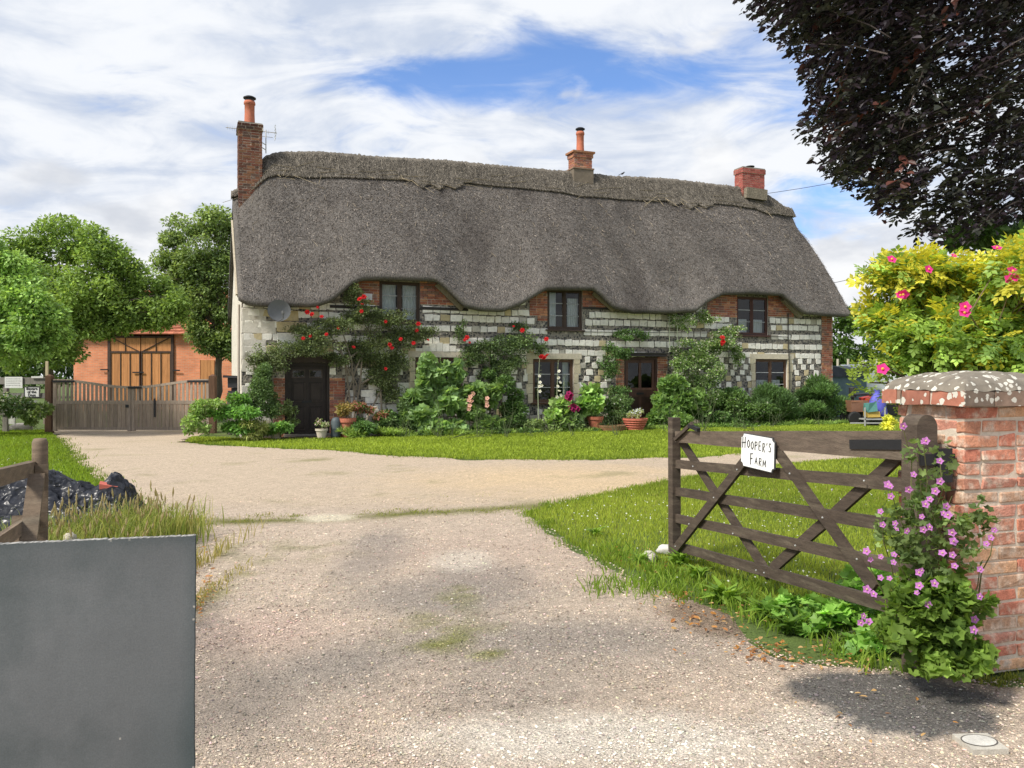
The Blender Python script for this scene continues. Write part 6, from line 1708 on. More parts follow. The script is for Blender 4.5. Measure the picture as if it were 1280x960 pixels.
STROKES = {'H': [[(0, 0), (.05, 1)], [(.55, 0), (.6, 1.05)], [(-.15, .45), (.75, .55)]], 'O': [[(.3, .05), (.05, .3), (.05, .7), (.3, .95), (.58, .7), (.58, .3), (.3, .05)]],
           'P': [[(.05, 0), (.08, 1)], [(.08, .95), (.5, .95), (.55, .65), (.1, .48)]], 'E': [[(.5, 0), (.05, .02), (.08, .98), (.52, 1)], [(.06, .5), (.42, .52)]],
           'R': [[(.05, 0), (.08, 1)], [(.08, .95), (.5, .95), (.5, .62), (.1, .5), (.55, 0)]], 'S': [[(.5, .85), (.25, 1), (.05, .78), (.45, .4), (.4, .08), (.0, .08)]], "'": [[(.1, 1.1), (.02, .8)]],
           'F': [[(.1, -.1), (.12, 1)], [(.0, .98), (.6, 1.05)], [(.0, .5), (.5, .55)]], 'A': [[(0, 0), (.3, .85), (.55, 0)], [(.1, .32), (.5, .35)]], 'M': [[(0, 0), (.05, .8), (.3, .2), (.6, .8), (.65, 0)]]}
b = MB()
for word, xs, zb_, hh in (("HOOPER'S", .024, ph * .56, ph * .30), ('FARM', pw * .30, ph * .14, ph * .27)):
    x = xs; k_ = hh * .62
    adv = (pw - .05) / 7.6 if word[0] == 'H' else (pw - .05) / 7.4
    for i, ch in enumerate(word):
        big_ = 1.25 if i == 0 else 1.0
        for s in STROKES[ch]:
            pts = [(x + u * adv * 1.05 * (1.1 if i == 0 else 1), f_ * .0055, zb_ + v * hh * .85 * big_ + .004 * math.sin(i * 2)) for u, v in s]
            b.tube(pts, .0032, 5, (.02, .02, .02))
        x += adv * (1.25 if i == 0 else .55 if ch == "'" else 1.0)
b.build('lettering', INK, plate)

# hanging post with rounded head
q = P(1141, 517, 4.38); b = MB(); pw2 = .125; n = 12
prof = [(-pw2 / 2, -.05), (pw2 / 2, -.05), (pw2 / 2, q[2] - .07)] + [(pw2 / 2 * math.cos(math.pi * k / n), q[2] - .07 + .07 * math.sin(math.pi * k / n)) for k in range(1, n)] + [(-pw2 / 2, q[2] - .07)]
V = [(x, -.06, z) for x, z in prof] + [(x, .06, z) for x, z in prof]; m = len(prof)
b.add(V, tuple(range(m)), gw * 1.2); b.F.append(np.array([[2 * m - 1 - k for k in range(m)]])); b.C.append(np.array([gw])); b.M.append(np.zeros(1, int))
b.F.append(np.array([(k, m + k, m + (k + 1) % m, (k + 1) % m) for k in range(m)])); b.C.append(np.tile(gw * 1.2, (m, 1))); b.M.append(np.zeros(m, int))
hp = b.build('hanging_post', GATEWOOD); hp.location = (q[0], 4.31, 0); hp.rotation_euler = (0, 0, R(12))
tag(hp, 'round headed dark timber post carrying the gate beside the brick pillar', 'gate post')
b = MB(); b.box((-.05, -.075, 1.13), (.16, -.062, 1.19), (.012, .012, .012)); b.box((.05, -.09, 1.04), (.13, -.062, 1.22), (.012, .012, .012)); b.build('hinge_hook', IRON, hp)

# ------------------------------------------------------------------ brick pillar
PA = R(17)
pil = empty('brick_pillar', ((1205 - CX) / F * 4.24, 4.24, 0), PA); tag(pil, 'old red brick gate pillar with a lichened coping at the right edge', 'pillar')
b = MB()
pc = np.array([(.54, .22, .14), (.50, .19, .125), (.58, .27, .17), (.45, .21, .14), (.56, .26, .16), (.42, .26, .17), (.58, .34, .20), (.54, .25, .18), (.54, .20, .13)])
PWX, PWY = .62, .46
brick_stack(b, 0, PWX, 0, PWY, 0.0, 1.445, course=.078, bl=.232, joint=.014, cols=pc, jit=.0045, mortar=(.56, .46, .36))
sh = b.build('shaft', [basic('pillar_brick', (1, 1, 1), .9, var=.34, vscale=26, tint=(.60, .48, .38), tscale=11, tlo=.48, thi=.66, bump=.9, bscale=60, bdist=.006, fine=.22, fscale=120), MORTAR], pil)
mod = sh.modifiers.new('bev', 'BEVEL'); mod.width = .006; mod.segments = 2; mod.limit_method = 'ANGLE'
b = MB()
nx, ny = 40, 34; ov = .062
V = []
for j in range(ny + 1):
    for i in range(nx + 1):
        u, v = i / nx * 2 - 1, j / ny * 2 - 1
        x = PWX / 2 + u * (PWX / 2 + ov); y = PWY / 2 + v * (PWY / 2 + ov)
        m_ = max(abs(u), abs(v))
        z = 1.525 + .105 * (1 - m_ ** 2.6) ** .55 if m_ < 1 else 1.525
        z += .006 * math.sin(x * 41 + y * 23) * math.sin(y * 37)
        V.append((x, y, z))
b.add(V, [(j * (nx + 1) + i, j * (nx + 1) + i + 1, (j + 1) * (nx + 1) + i + 1, (j + 1) * (nx + 1) + i) for j in range(ny) for i in range(nx)], (.19, .165, .13))
# brick-on-edge rim below
for face in range(4):
    L = (PWX if face in (0, 2) else PWY) + 2 * ov; t = 0
    while t < L - .02:
        w = min(.215 * rng.uniform(.9, 1.1), L - t); c_ = np.array([(.30, .12, .08), (.22, .15, .11), (.36, .14, .09), (.16, .12, .09)][rng.integers(4)])
        a0, a1 = t, t + w - .01
        o_ = [((-ov + a0, -ov, 1.447), (-ov + a1, .05, 1.526)), ((PWX - .05, -ov + a0, 1.447), (PWX + ov, -ov + a1, 1.526)), ((-ov + a0, PWY - .05, 1.447), (-ov + a1, PWY + ov, 1.526)), ((-ov, -ov + a0, 1.447), (.05, -ov + a1, 1.526))][face]
        dlt = .002 if face in (1, 3) else 0
        b.box((o_[0][0] + dlt, o_[0][1] + (.002 if face in (1, 3) else 0), o_[0][2]), (o_[1][0] - dlt, o_[1][1] - (.002 if face in (1, 3) else 0), o_[1][2] - dlt), c_, 1, jit=.003); t += w
b.box((-ov + .012, -ov + .012, 1.448), (PWX + ov - .012, PWY + ov - .012, 1.522), (.5, .43, .35), 1)
def lichenmat():
    m, t = new_mat('lichened_coping'); A = t.nodes.new; L = t.links.new
    o = A('ShaderNodeOutputMaterial'); bs = A('ShaderNodeBsdfPrincipled'); bs.inputs['Roughness'].default_value = .95; L(bs.outputs[0], o.inputs[0])
    tcn = A('ShaderNodeTexCoord'); at = A('ShaderNodeAttribute'); at.attribute_name = 'Col'
    nz = A('ShaderNodeTexNoise'); nz.inputs['Scale'].default_value = 14; nz.inputs['Detail'].default_value = 8; L(tcn.outputs['Object'], nz.inputs[0])
    mr = A('ShaderNodeMapRange'); mr.inputs['To Min'].default_value = .4; mr.inputs['To Max'].default_value = 1.6; L(nz.outputs['Fac'], mr.inputs['Value'])
    sc = A('ShaderNodeVectorMath'); sc.operation = 'SCALE'; L(at.outputs['Color'], sc.inputs[0]); L(mr.outputs[0], sc.inputs['Scale'])
    wz = A('ShaderNodeTexNoise'); wz.inputs['Scale'].default_value = 30; L(tcn.outputs['Object'], wz.inputs[0])
    ws = A('ShaderNodeVectorMath'); ws.operation = 'SCALE'; ws.inputs['Scale'].default_value = .03; L(wz.outputs['Color'], ws.inputs[0])
    wa = A('ShaderNodeVectorMath'); L(tcn.outputs['Object'], wa.inputs[0]); L(ws.outputs[0], wa.inputs[1])
    v = A('ShaderNodeTexVoronoi'); v.inputs['Scale'].default_value = 27; v.inputs['Randomness'].default_value = 1; L(wa.outputs[0], v.inputs['Vector'])
    sepc = A('ShaderNodeSeparateColor'); L(v.outputs['Color'], sepc.inputs[0])
    th = A('ShaderNodeMath'); th.operation = 'MULTIPLY_ADD'; th.inputs[1].default_value = .70; th.inputs[2].default_value = -.14; L(sepc.outputs[0], th.inputs[0])
    lt = A('ShaderNodeMath'); lt.operation = 'LESS_THAN'; L(v.outputs['Distance'], lt.inputs[0]); L(th.outputs[0], lt.inputs[1])
    mx = A('ShaderNodeMix'); mx.data_type = 'RGBA'; L(lt.outputs[0], mx.inputs['Factor']); L(sc.outputs[0], mx.inputs[6]); mx.inputs[7].default_value = (.56, .54, .47, 1)
    L(mx.outputs[2], bs.inputs['Base Color'])
    bp = A('ShaderNodeBump'); bp.inputs['Strength'].default_value = .6; bp.inputs['Distance'].default_value = .01; L(nz.outputs['Fac'], bp.inputs['Height']); L(bp.outputs[0], bs.inputs['Normal'])
    return m
LICH = lichenmat()
b.build('coping', [LICH, LICH], pil)

# ------------------------------------------------------------------ left gate leaf, board, plastic
gz5 = P(50, 548, 5.0)
fg = empty('field_gate', (gz5[0], gz5[1], 0)); tag(fg, 'weathered brown timber gate leaf standing open behind the grey board', 'gate')
AL, AR = np.array([gz5[0], 5.0]), np.array([-2.08, 3.05]); ad_ = AR - AL; AL_ = np.linalg.norm(ad_); ad_ /= AL_
fg.rotation_euler = (0, 0, math.atan2(ad_[1], ad_[0]))
fw_ = np.array([.17, .125, .085])
def lb(name, x0, z0, x1, z1, w, th, y, col=fw_):
    b = MB(); b.bar((x0, y, z0), (x1, y, z1), th, w, (0, 0, 1) if abs(z1 - z0) < abs(x1 - x0) * 3 else (1, 0, 0), col * rng.uniform(.9, 1.1), jit=.003); return b.build(name, GATEWOOD, fg)
b = MB(); b.tube([(0, 0, .05), (0, 0, 1.19), (0, 0, 1.215)], [.045, .045, .034], 10, fw_); b.build('stile', GATEWOOD, fg, smooth=True)
lb('rail', -.02, 1.03, AL_, 1.17, .085, .045, -.04); lb('rail', .0, .72, AL_, .86, .075, .03, -.03); lb('rail', 0, .45, AL_, .55, .09, .03, -.03); lb('rail', 0, .18, AL_, .26, .09, .03, -.03)
b = MB(); b.bar((.16, .02, .15), (.09, .02, 1.06), .03, .07, (0, 1, 0), fw_ * .8); b.build('brace', GATEWOOD, fg)
b = MB(); b.bar((.42, -.06, .80), (.75, -.06, .12), .03, .06, (0, 1, 0), fw_); b.build('brace', GATEWOOD, fg)
b = MB(); b.bar((.32, .02, 1.02), (1.2, .02, .2), .03, .085, (0, 1, 0), fw_ * .8); b.build('brace', GATEWOOD, fg)

bd0, bd1 = np.array([-.873, 2.20]), np.array([-1.62, 2.02])     # top corners of the board on the ground plan
dv = bd0 - bd1; BLn = np.linalg.norm(dv)
brd = empty('grey_board', (bd1[0], bd1[1], 0), math.atan2(dv[1], dv[0])); tag(brd, 'large plain grey painted board standing upright in the left foreground', 'board')
b = MB(); nb, mb_ = 150, 200; th = .022; H = 1.163
def edge(z): return BLn + .0016 * math.sin(z * 7) + .0005 * math.sin(z * 60)
V = []
for j in range(mb_ + 1):
    for i in range(nb + 1):
        z = H * j / mb_; V.append((edge(z) * i / nb, -.0005, z + (rng.normal(0, .0007) if j == mb_ else 0)))
Fq = [(j * (nb + 1) + i, j * (nb + 1) + i + 1, (j + 1) * (nb + 1) + i + 1, (j + 1) * (nb + 1) + i) for j in range(mb_) for i in range(nb)]
fcx = np.array([(i + .5) / nb * BLn for j in range(mb_) for i in range(nb)]); fcz = np.array([(j + .5) / mb_ * H for j in range(mb_) for i in range(nb)])
edm = np.clip(1 - (BLn - fcx) / (.045 + .03 * fbm(fcx, fcz, 9, 5, 4)), 0, 1) * .5 + np.clip(1 - (H - fcz) / (.03 + .02 * fbm(fcx, fcz, 11, 6, 4)), 0, 1) * .35
edm += np.clip(1 - np.hypot((BLn - fcx) / .18, (fcz - .58) / .22) + .4 * fbm(fcx, fcz, 7, 8, 5), 0, 1) * .6
sh_ = 1 + .10 * fbm(fcx, fcz, 4, 9, 5) + .05 * fbm(fcx * 6, fcz, 12, 10, 3)
cb_ = np.array([.128, .138, .142]) * sh_[:, None] * (1 - .5 * np.clip(edm, 0, 1)[:, None] * np.array([1.0, .80, .78]))
chip = (rng.random(len(fcx)) < .00006 + .05 * ((H - fcz) < .008) + .03 * ((BLn - fcx) < .006)); cb_[chip] = (.34, .33, .30)
b.add(V, Fq, cb_); Vb = np.array(V) + np.array([0, th, 0]); b.add(Vb, [f[::-1] for f in Fq], (.10, .11, .12))
top = [(mb_) * (nb + 1) + i for i in range(nb + 1)]; N_ = len(V)
b.F.append(np.array([(top[i], top[i + 1], N_ + top[i + 1], N_ + top[i]) for i in range(nb)])); b.C.append(np.tile((.30, .29, .27), (nb, 1)) * rng.uniform(.5, 1.3, (nb, 1))); b.M.append(np.ones(nb, int))
rt = [j * (nb + 1) + nb for j in range(mb_ + 1)]
b.F.append(np.array([(rt[j], N_ + rt[j], N_ + rt[j + 1], rt[j + 1]) for j in range(mb_)])); b.C.append(np.tile((.055, .07, .075), (mb_, 1))); b.M.append(np.ones(mb_, int))
b.build('panel', [SLATE, STONE], brd)
b = MB()
for x in (.06, .62): b.box((x, th + .002, 0), (x + .05, th + .05, 1.05), (.20, .15, .10))
b.build('batten', GREYWOOD, brd)

def plastic():
    n, m = 92, 78; r = np.random.default_rng(4)
    x0, x1, y0, y1 = -6.2, -3.85, 7.9, 10.1
    X, Y = np.meshgrid(np.linspace(x0, x1, n), np.linspace(y0, y1, m))
    cx_, cy_ = -4.15, 7.05
    def hill(cx, cy, sx, sy, h): return h * np.exp(-(((X - cx) / sx) ** 2 + ((Y - cy) / sy) ** 2))
    Z = hill(-5.35, 9.0, .42, .45, .44) + hill(-4.80, 8.9, .36, .38, .30) + hill(-4.42, 9.0, .20, .30, .34) + hill(-5.75, 8.8, .35, .4, .16)
    def ridge(X, Y, s, sd):
        v = fbm(X, Y, s, sd, 3); return 1 - np.abs(v) * 2.4
    Z = Z * (1 + .28 * (ridge(X, Y, 4, 5) - .3)) + (.05 * ridge(X, Y, 7, 6) + .030 * ridge(X, Y, 15, 7) + .006 * rng.normal(size=X.shape)) * np.clip(Z * 4.0, 0, 1)
    Z = np.where(Z < .035, -.03, Z)
    X = X + .04 * fbm(X, Y, 12, 8) + rng.normal(0, .006, X.shape); Y = Y + .04 * fbm(X, Y, 12, 9)
    idx = np.arange(n * m).reshape(m, n)
    ok = (Z[:-1, :-1] > 0) | (Z[1:, 1:] > 0) | (Z[1:, :-1] > 0) | (Z[:-1, 1:] > 0)
    Fq = np.stack([idx[:-1, :-1], idx[:-1, 1:], idx[1:, 1:], idx[1:, :-1]], -1)[ok]
    b = MB(); b.add(np.stack([X, Y, Z], -1).reshape(-1, 3), Fq, (.02, .02, .025))
    o = b.build('plastic_sheet', POLY, smooth=True)
    rebase(o, (-5.1, 9.0, 0)); tag(o, 'crumpled heap of black plastic sheeting on the verge behind the gate leaf', 'plastic sheeting')
plastic()
b = MB(); b.box((-.09, -.02, 0), (.09, .02, .05), (.60, .16, .12), jit=.012); o = b.build('wrapper', PAINT); q = P(135, 611, 8.85); o.location = q; o.rotation_euler = (.3, .2, .3); tag(o, 'small pale red scrap lying on the black plastic', 'scrap')

# ------------------------------------------------------------------ long grass, weeds, litter
def tussock(name, label, spots, hgt, wid, n, cols, seed, cat='grass', kind='stuff', lean=.6, heads=0):
    r = np.random.default_rng(seed); b = MB()
    for (cx, cy, sx, sy, cnt, hm) in spots:
        k = int(n * cnt)
        x = cx + r.normal(0, sx, k); y = cy + r.normal(0, sy, k)
        h = hgt * hm * r.uniform(.35, 1.15, k); a = r.uniform(0, math.tau, k); l = h * r.uniform(.05, lean, k); q = r.uniform(0, math.tau, k); w = wid * r.uniform(.6, 1.3, k)
        p0 = np.stack([x, y, np.full(k, -.01)], 1); wd = np.stack([np.cos(a), np.sin(a), 0 * a], 1) * w[:, None] / 2
        ld = np.stack([np.cos(q), np.sin(q), 0 * q], 1) * l[:, None]
        m1 = p0 + ld * .2 + np.array([0, 0, 1]) * h[:, None] * .45; m2 = p0 + ld * .6 + np.array([0, 0, 1]) * h[:, None] * .82; tp = p0 + ld * 1.15 + np.array([0, 0, 1]) * h[:, None] * .97
        V = np.stack([p0 - wd * .7, p0 + wd * .7, m1 + wd, m1 - wd, m2 + wd * .7, m2 - wd * .7, tp], 1)
        t = r.random(k)[:, None]; c = (np.array(cols[0]) * (1 - t) + np.array(cols[1]) * t) * r.uniform(.8, 1.2, (k, 1))
        i0 = b.n; b.add(V.reshape(-1, 3), (np.arange(k)[:, None, None] * 7 + np.array([[0, 1, 2, 3], [3, 2, 4, 5]])).reshape(-1, 4), np.repeat(c, 2, 0))
        b.F.append(i0 + np.arange(k)[:, None] * 7 + np.array([[5, 4, 6]])); b.C.append(c); b.M.append(np.zeros(k, int))
        for i in range(int(heads * cnt)):
            j = r.integers(k); base = p0[j]; hh = hgt * hm * r.uniform(.8, 1.35); tip = base + np.array([r.normal(0, .08), r.normal(0, .08), hh])
            b.tube([base, (base + tip) / 2 + r.normal(0, .012, 3), tip], [.0028, .0022, .0015], 4, (.30, .27, .13))
            b.tube([tip - (tip - base) * .16, tip - (tip - base) * .07, tip + np.array([0, 0, .01])], [.004, .010, .002], 5, (.42, .36, .20))
    o = b.build(name, GRASS); return tag(o, label, cat, kind=kind)
def gs(px, py, spx, spy, cnt, hm=1.0):
    c = G(px, py); return (c[0], c[1], spx / F * c[1], abs(G(px, py + spy)[1] - c[1]), cnt, hm)
tussock('long_grass', 'long seeding grass growing between the board and the black plastic', [gs(160, 682, 34, 9, 1, 1.0), gs(110, 690, 40, 10, .8, .85), gs(60, 705, 40, 10, .6, .8), gs(195, 690, 14, 14, .5, .9), gs(20, 720, 40, 10, .5, .8)], .40, .009, 1150, ((.15, .23, .04), (.42, .41, .15)), 301, heads=60)
tussock('long_grass', 'thin dry grass edging the drive right of the grey board', [gs(215, 672, 14, 9, 1, .6), gs(232, 720, 5, 30, .7, .7), gs(230, 655, 16, 4, .7, .3), gs(262, 740, 7, 22, .6, .25)], .26, .007, 500, ((.25, .26, .07), (.44, .36, .15)), 302, heads=8)
tg = 'tufts of grass along the drive and lawn edges'
spots = []
def edge_spots(pts, step, cnt, hm, sx=.06, sy=.06):
    for (a, b_) in zip(pts[:-1], pts[1:]):
        a, b_ = np.array(a), np.array(b_); L = np.linalg.norm(b_ - a); k = max(int(L / step), 1)
        for i in range(k):
            c = a + (b_ - a) * (i + rng.random()) / k; spots.append((c[0] + rng.normal(0, .05), c[1] + rng.normal(0, .05), sx * rng.uniform(.6, 2), sy * rng.uniform(.6, 2), cnt * rng.uniform(.3, 1.6), hm * rng.uniform(.5, 1.4)))
edge_spots([g2(1120, 571), g2(930, 585), g2(835, 602), g2(760, 616), g2(690, 631), g2(655, 643), g2(682, 658), g2(715, 682), g2(760, 706), g2(800, 724), g2(860, 747)], .11, 1, 1)
tussock('edge_grass', 'ragged green tufts where the lawn meets the gravel', spots, .060, .007, 40, ((.12, .20, .02), (.28, .37, .06)), 303)
spots = []; edge_spots([g2(232, 552), g2(330, 559), g2(420, 563), g2(500, 570), g2(600, 574), g2(700, 575), g2(800, 573), g2(870, 571), g2(930, 567), g2(1010, 558), g2(1120, 548)], .16, 1, 1, .12, .1)
edge_spots([g2(72, 548), g2(92, 575), g2(118, 597), g2(140, 610), g2(165, 625), g2(195, 645)], .14, 1, 1, .1, .1)
tussock('edge_grass', 'fine tufts along the far edges of the drive', spots, .06, .012, 36, ((.10, .17, .02), (.24, .31, .06)), 304)
spots = [gs(x, 651 - (x - 250) * .04 + rng.normal(0, 2), 7, 1.5, rng.uniform(.2, 1), rng.uniform(.4, 1)) for x in np.arange(236, 655, 7) if not 372 < x < 440]
spots += [gs(575 + rng.normal(0, 26), 785 + rng.normal(0, 24), 9, 3, .45, .45) for _ in range(34)] + [gs(rng.uniform(240, 1000), rng.uniform(560, 632), 8, 1.5, .3, .5) for _ in range(70)]
spots += [gs(740, 835, 5, 2, .4, .6), gs(860, 828, 5, 2, .4, .6), gs(1240, 852, 10, 3, 1, .8), gs(1262, 846, 10, 3, 1, .8), gs(300, 770, 12, 4, .4, .5), gs(365, 700, 30, 4, .5, .4)]
tussock('drive_weeds', 'short mossy grass growing along the old joint and cracks of the drive', spots, .040, .007, 120, ((.12, .16, .02), (.32, .34, .08)), 305)

# weed bank under the gate
spots = [gs(x, 735 + (x - 850) * .30 + rng.normal(0, 14), 14, 6, 1, rng.uniform(.6, 1.2)) for x in np.arange(745, 1090, 9)]
tussock('weeds', 'rough grass and weeds on the bank below the open gate', spots, .11, .010, 60, ((.11, .20, .025), (.28, .40, .06)), 306, lean=1.0)
def rosette(px, py, s, seed, label, T=T_STRAP, n=26, cols=((.13, .24, .03), (.28, .44, .06)), upv=.55):
    r = np.random.default_rng(seed); c = G(px, py); b = MB()
    a = r.uniform(0, math.tau, n); d = np.stack([np.cos(a), np.sin(a), r.uniform(.15, 1.3, n)], 1)
    nr = np.stack([-np.cos(a) * .6, -np.sin(a) * .6, np.ones(n)], 1)
    t = r.random((n, 1)); col = (np.array(cols[0]) * (1 - t) + np.array(cols[1]) * t)
    V2 = T[0] * (np.array([1, 1.7, 1.2]) if T is T_STRAP else 1)
    put(b, np.stack([r.normal(0, s * .12, n), r.normal(0, s * .12, n), np.full(n, .0)], 1), d, nr, s * r.uniform(.6, 1.2, n), col, (V2, T[1]))
    o = b.build('dandelion', LEAF); o.location = (c[0], c[1], .0)
    return tag(o, label, 'weed', 'leafy weeds on the bank below the gate')
rosette(908, 752, .20, 1, 'bright yellow green rosette of upright leaves below the first brace of the gate', n=44)
rosette(850, 705, .17, 2, 'leafy green clump right beside the two pale stones', n=34)
rosette(872, 722, .16, 3, 'leafy clump just right of the one beside the stones', n=30)
rosette(960, 772, .20, 4, 'leafy clump below the foot of the second pair of braces', n=36)
rosette(745, 668, .13, 5, 'low clump at the lawn edge left of the stones', n=26)
rosette(800, 702, .12, 6, 'small clump of leaves in front of the stones', n=26)
rosette(985, 790, .16, 7, 'dark leafy clump nearest the fallen leaves by the drive', n=36, cols=((.06, .12, .02), (.14, .25, .04)))
plant('nettle_patch', 'low spread of broad green leaves between the gate foot and the mallow', 'weeds', G(1060, 800), [(*G(1040, 790)[:2], .10, .30, .22, .12), (*G(1085, 770)[:2], .14, .25, .25, .16), (*G(1000, 775)[:2], .07, .22, .18, .09), (*G(1090, 810)[:2], .08, .2, .15, .10)], 700, .075, ((.065, .14, .025), (.19, .34, .06)), T_LOBE, sub=6, subr=.5, up=.7, droop=0, seed=321, stems=10, stemr=.004)
def litter():
    r = np.random.default_rng(8); b = MB(); n = 520
    pts = []
    for (px, py, sx, sy, k) in ((900, 775, 34, 10, 80), (960, 818, 38, 7, 90), (1050, 832, 36, 5, 40), (845, 750, 26, 7, 30), (255, 735, 8, 30, 60), (1120, 880, 60, 25, 14), (820, 700, 30, 10, 30)):
        for i in range(k): pts.append(G(px + r.normal(0, sx), py + r.normal(0, sy)))
    pts = np.array(pts); pts[:, 2] = .028; n = len(pts)
    a = r.uniform(0, math.tau, n); d = np.stack([np.cos(a), np.sin(a), r.normal(0, .25, n)], 1); nr = np.stack([r.normal(0, .3, n), r.normal(0, .3, n), np.ones(n)], 1)
    cc = np.array([(.50, .24, .07), (.42, .19, .07), (.56, .36, .16), (.30, .15, .07)])[r.integers(0, 4, n)]
    put(b, pts, d, nr, r.uniform(.02, .05, n), cc, T_LEAF)
    o = b.build('fallen_leaves', LEAF); tag(o, 'dry orange brown leaves scattered at the edge of the drive', 'fallen leaves', kind='stuff')
litter()
def daisies():
    r = np.random.default_rng(18); b = MB(); pts = []
    for (px, py, sx, sy, k) in ((960, 640, 110, 30, 300), (750, 640, 60, 14, 60), (1000, 720, 60, 20, 60), (40, 600, 40, 20, 60)):
        for i in range(k):
            p = G(px + r.normal(0, sx), py + r.normal(0, sy) if abs(r.normal()) < 3 else py)
            if not inpoly(np.array([p[0]]), np.array([p[1]]), drive_poly)[0]: pts.append(p)
    pts = np.array(pts); n = len(pts); pts[:, 2] = .045
    put(b, pts - np.array([.008, 0, 0]), np.tile((1., 0, 0), (n, 1)), r.normal(0, .3, (n, 3)) + np.array([0, -.3, 1]), r.uniform(.012, .022, n), np.tile((.75, .75, .70), (n, 1)), (T_DIA[0] * np.array([1, 1.6, .3]), T_DIA[1]))
    tag(b.build('daisies', PETAL), 'tiny white daisies dotted over the lawns', 'daisies', kind='stuff')
daisies()
q = G(812, 700); rock('stone', 'larger flat pale stone left of the gate stile', (q[0], q[1], .03), (.095, .06, .045), (.50, .46, .40), seed=2)
q = G(830, 692); rock('stone', 'smaller white stone at the foot of the gate stile', (q[0], q[1], .03), (.07, .05, .045), (.58, .56, .52), seed=3)
q = P(87, 672, 4.2); rock('stone', 'rounded grey stone poking from the long grass behind the board', (q[0], q[1], .70), (.055, .05, .05), (.42, .38, .30), seed=5).location = (*G(87, 712)[:2], .26)
bpy.data.objects[-1] if False else None

# stopcock cover in the lane
root = empty('stopcock_cover', (*G(1224, 934)[:2], .018), R(8)); tag(root, 'pale square concrete surround with an oval lid in the bottom right corner', 'utility cover')
b = MB(); V = [(-.105, -.085), (.085, -.10), (.11, .075), (-.085, .09)]
V = [(x * .82, y * .86) for x, y in V]; b.add([(x, y, -.02) for x, y in V] + [(x, y, .010) for x, y in V], [(4, 5, 6, 7), (0, 1, 5, 4), (1, 2, 6, 5), (2, 3, 7, 6), (3, 0, 4, 7)], (.44, .41, .35)); b.build('surround', STONE, root)
b = MB(); n = 22; V = [(.072 * math.cos(math.tau * k / n), .052 * math.sin(math.tau * k / n), .0125) for k in range(n)]; b.add(V, tuple(range(n)), (.52, .50, .45))
V = [(f * .072 * math.cos(math.tau * k / n), f * .052 * math.sin(math.tau * k / n), .0128) for f in (1, 1.09) for k in range(n)]; b.add(V, [(k, (k + 1) % n, n + (k + 1) % n, n + k)[::-1] for k in range(n)], (.10, .09, .08)); b.build('lid', STONE, root)

# ------------------------------------------------------------------ common mallow by the pillar
MZ = 3.98
mb0 = G(1165, 838); mal = empty('mallow_plant', (mb0[0], mb0[1], 0)); tag(mal, 'tall purple flowered mallow growing against the brick pillar and gate post', 'mallow')
r = np.random.default_rng(77); L_ = MB()
B0 = np.array([mb0[0], mb0[1], 0])
def mb(px, py, rx, ry, d, rd): q = pb(px, py, rx, ry, d, rd); return tuple(np.array(q[:3]) - B0) + tuple(q[3:])
low = [mb(1170, 800, 54, 42, 4.0, .18), mb(1145, 755, 40, 34, 4.0, .16), mb(1190, 750, 42, 38, 3.98, .16), mb(1130, 800, 34, 24, 3.98, .14), mb(1205, 815, 34, 30, 3.95, .15), mb(1180, 832, 42, 20, 3.9, .14), mb(1105, 785, 20, 16, 4.05, .10)]
foliage(L_, r, low, 1750, .055, ((.085, .155, .035), (.26, .39, .075)), T_LOBE, 14, .30, .5, .15, seed=78, var=.22, zmin=.02)
mid = [mb(1165, 700, 44, 36, 4.02, .14), mb(1150, 650, 34, 36, 4.02, .12), mb(1190, 660, 26, 40, 3.98, .12), mb(1120, 690, 26, 30, 4.02, .1), mb(1212, 700, 24, 34, 3.96, .1), mb(1235, 660, 8, 30, 3.95, .06), mb(1165, 610, 24, 36, 4.02, .10), mb(1140, 575, 16, 28, 4.02, .08), mb(1178, 570, 10, 24, 4.02, .06), mb(1105, 660, 12, 26, 4.02, .07), mb(1222, 640, 18, 20, 3.95, .06)]
foliage(L_, r, mid, 620, .042, ((.10, .155, .055), (.22, .30, .11)), T_LOBE, 10, .36, .45, .1, seed=79, var=.25)
L_.build('foliage', LEAF_SOFT, mal)
fl = [(250, 35), (323, 93), (380, 160), (287, 207), (270, 258), (381, 230), (205, 250), (207, 283), (365, 265), (328, 312), (345, 295), (403, 318), (172, 337), (318, 355), (409, 350), (178, 383), (425, 410), (322, 400), (342, 393), (428, 443), (390, 485), (425, 490), (123, 478),
      (137, 508), (172, 497), (218, 490), (216, 517), (573, 402), (560, 430), (545, 452), (523, 541), (307, 553), (308, 600), (360, 592), (171, 571), (203, 574), (122, 612), (145, 630), (341, 667), (519, 637), (109, 706), (101, 729), (131, 727), (502, 718), (498, 755), (222, 378), (225, 400), (300, 625), (432, 530), (262, 405), (392, 345), (315, 545), (196, 243), (330, 88)]
fl = [(1040 + x / 2.825, 520 + y / 2.825) for x, y in fl]
S_ = MB()
tops = [(1128, 532), (1154, 552), (1175, 575), (1112, 608), (1101, 640), (1150, 600), (1188, 665), (1243, 662), (1225, 710), (1083, 688), (1116, 692), (1165, 640), (1190, 620), (1218, 775), (1140, 690)]
for px, py in tops:
    e = P(px, py, MZ + r.normal(0, .03)) - B0; b0_ = np.array([r.normal(0, .07), r.normal(0, .05), 0])
    S_.tube(limb_pts(r, b0_, e, 6, .018, .02), np.linspace(.0065, .0022, 7), 5, (.15, .15, .06))
S_.build('stem', STEM, mal)
for i, (px, py) in enumerate(fl):
    p = P(px, py, 3.84 + r.uniform(-.04, .04)); bloom(mal, 'mallow', p, face=(-.3, -1, .35), s=r.uniform(.30, .48))

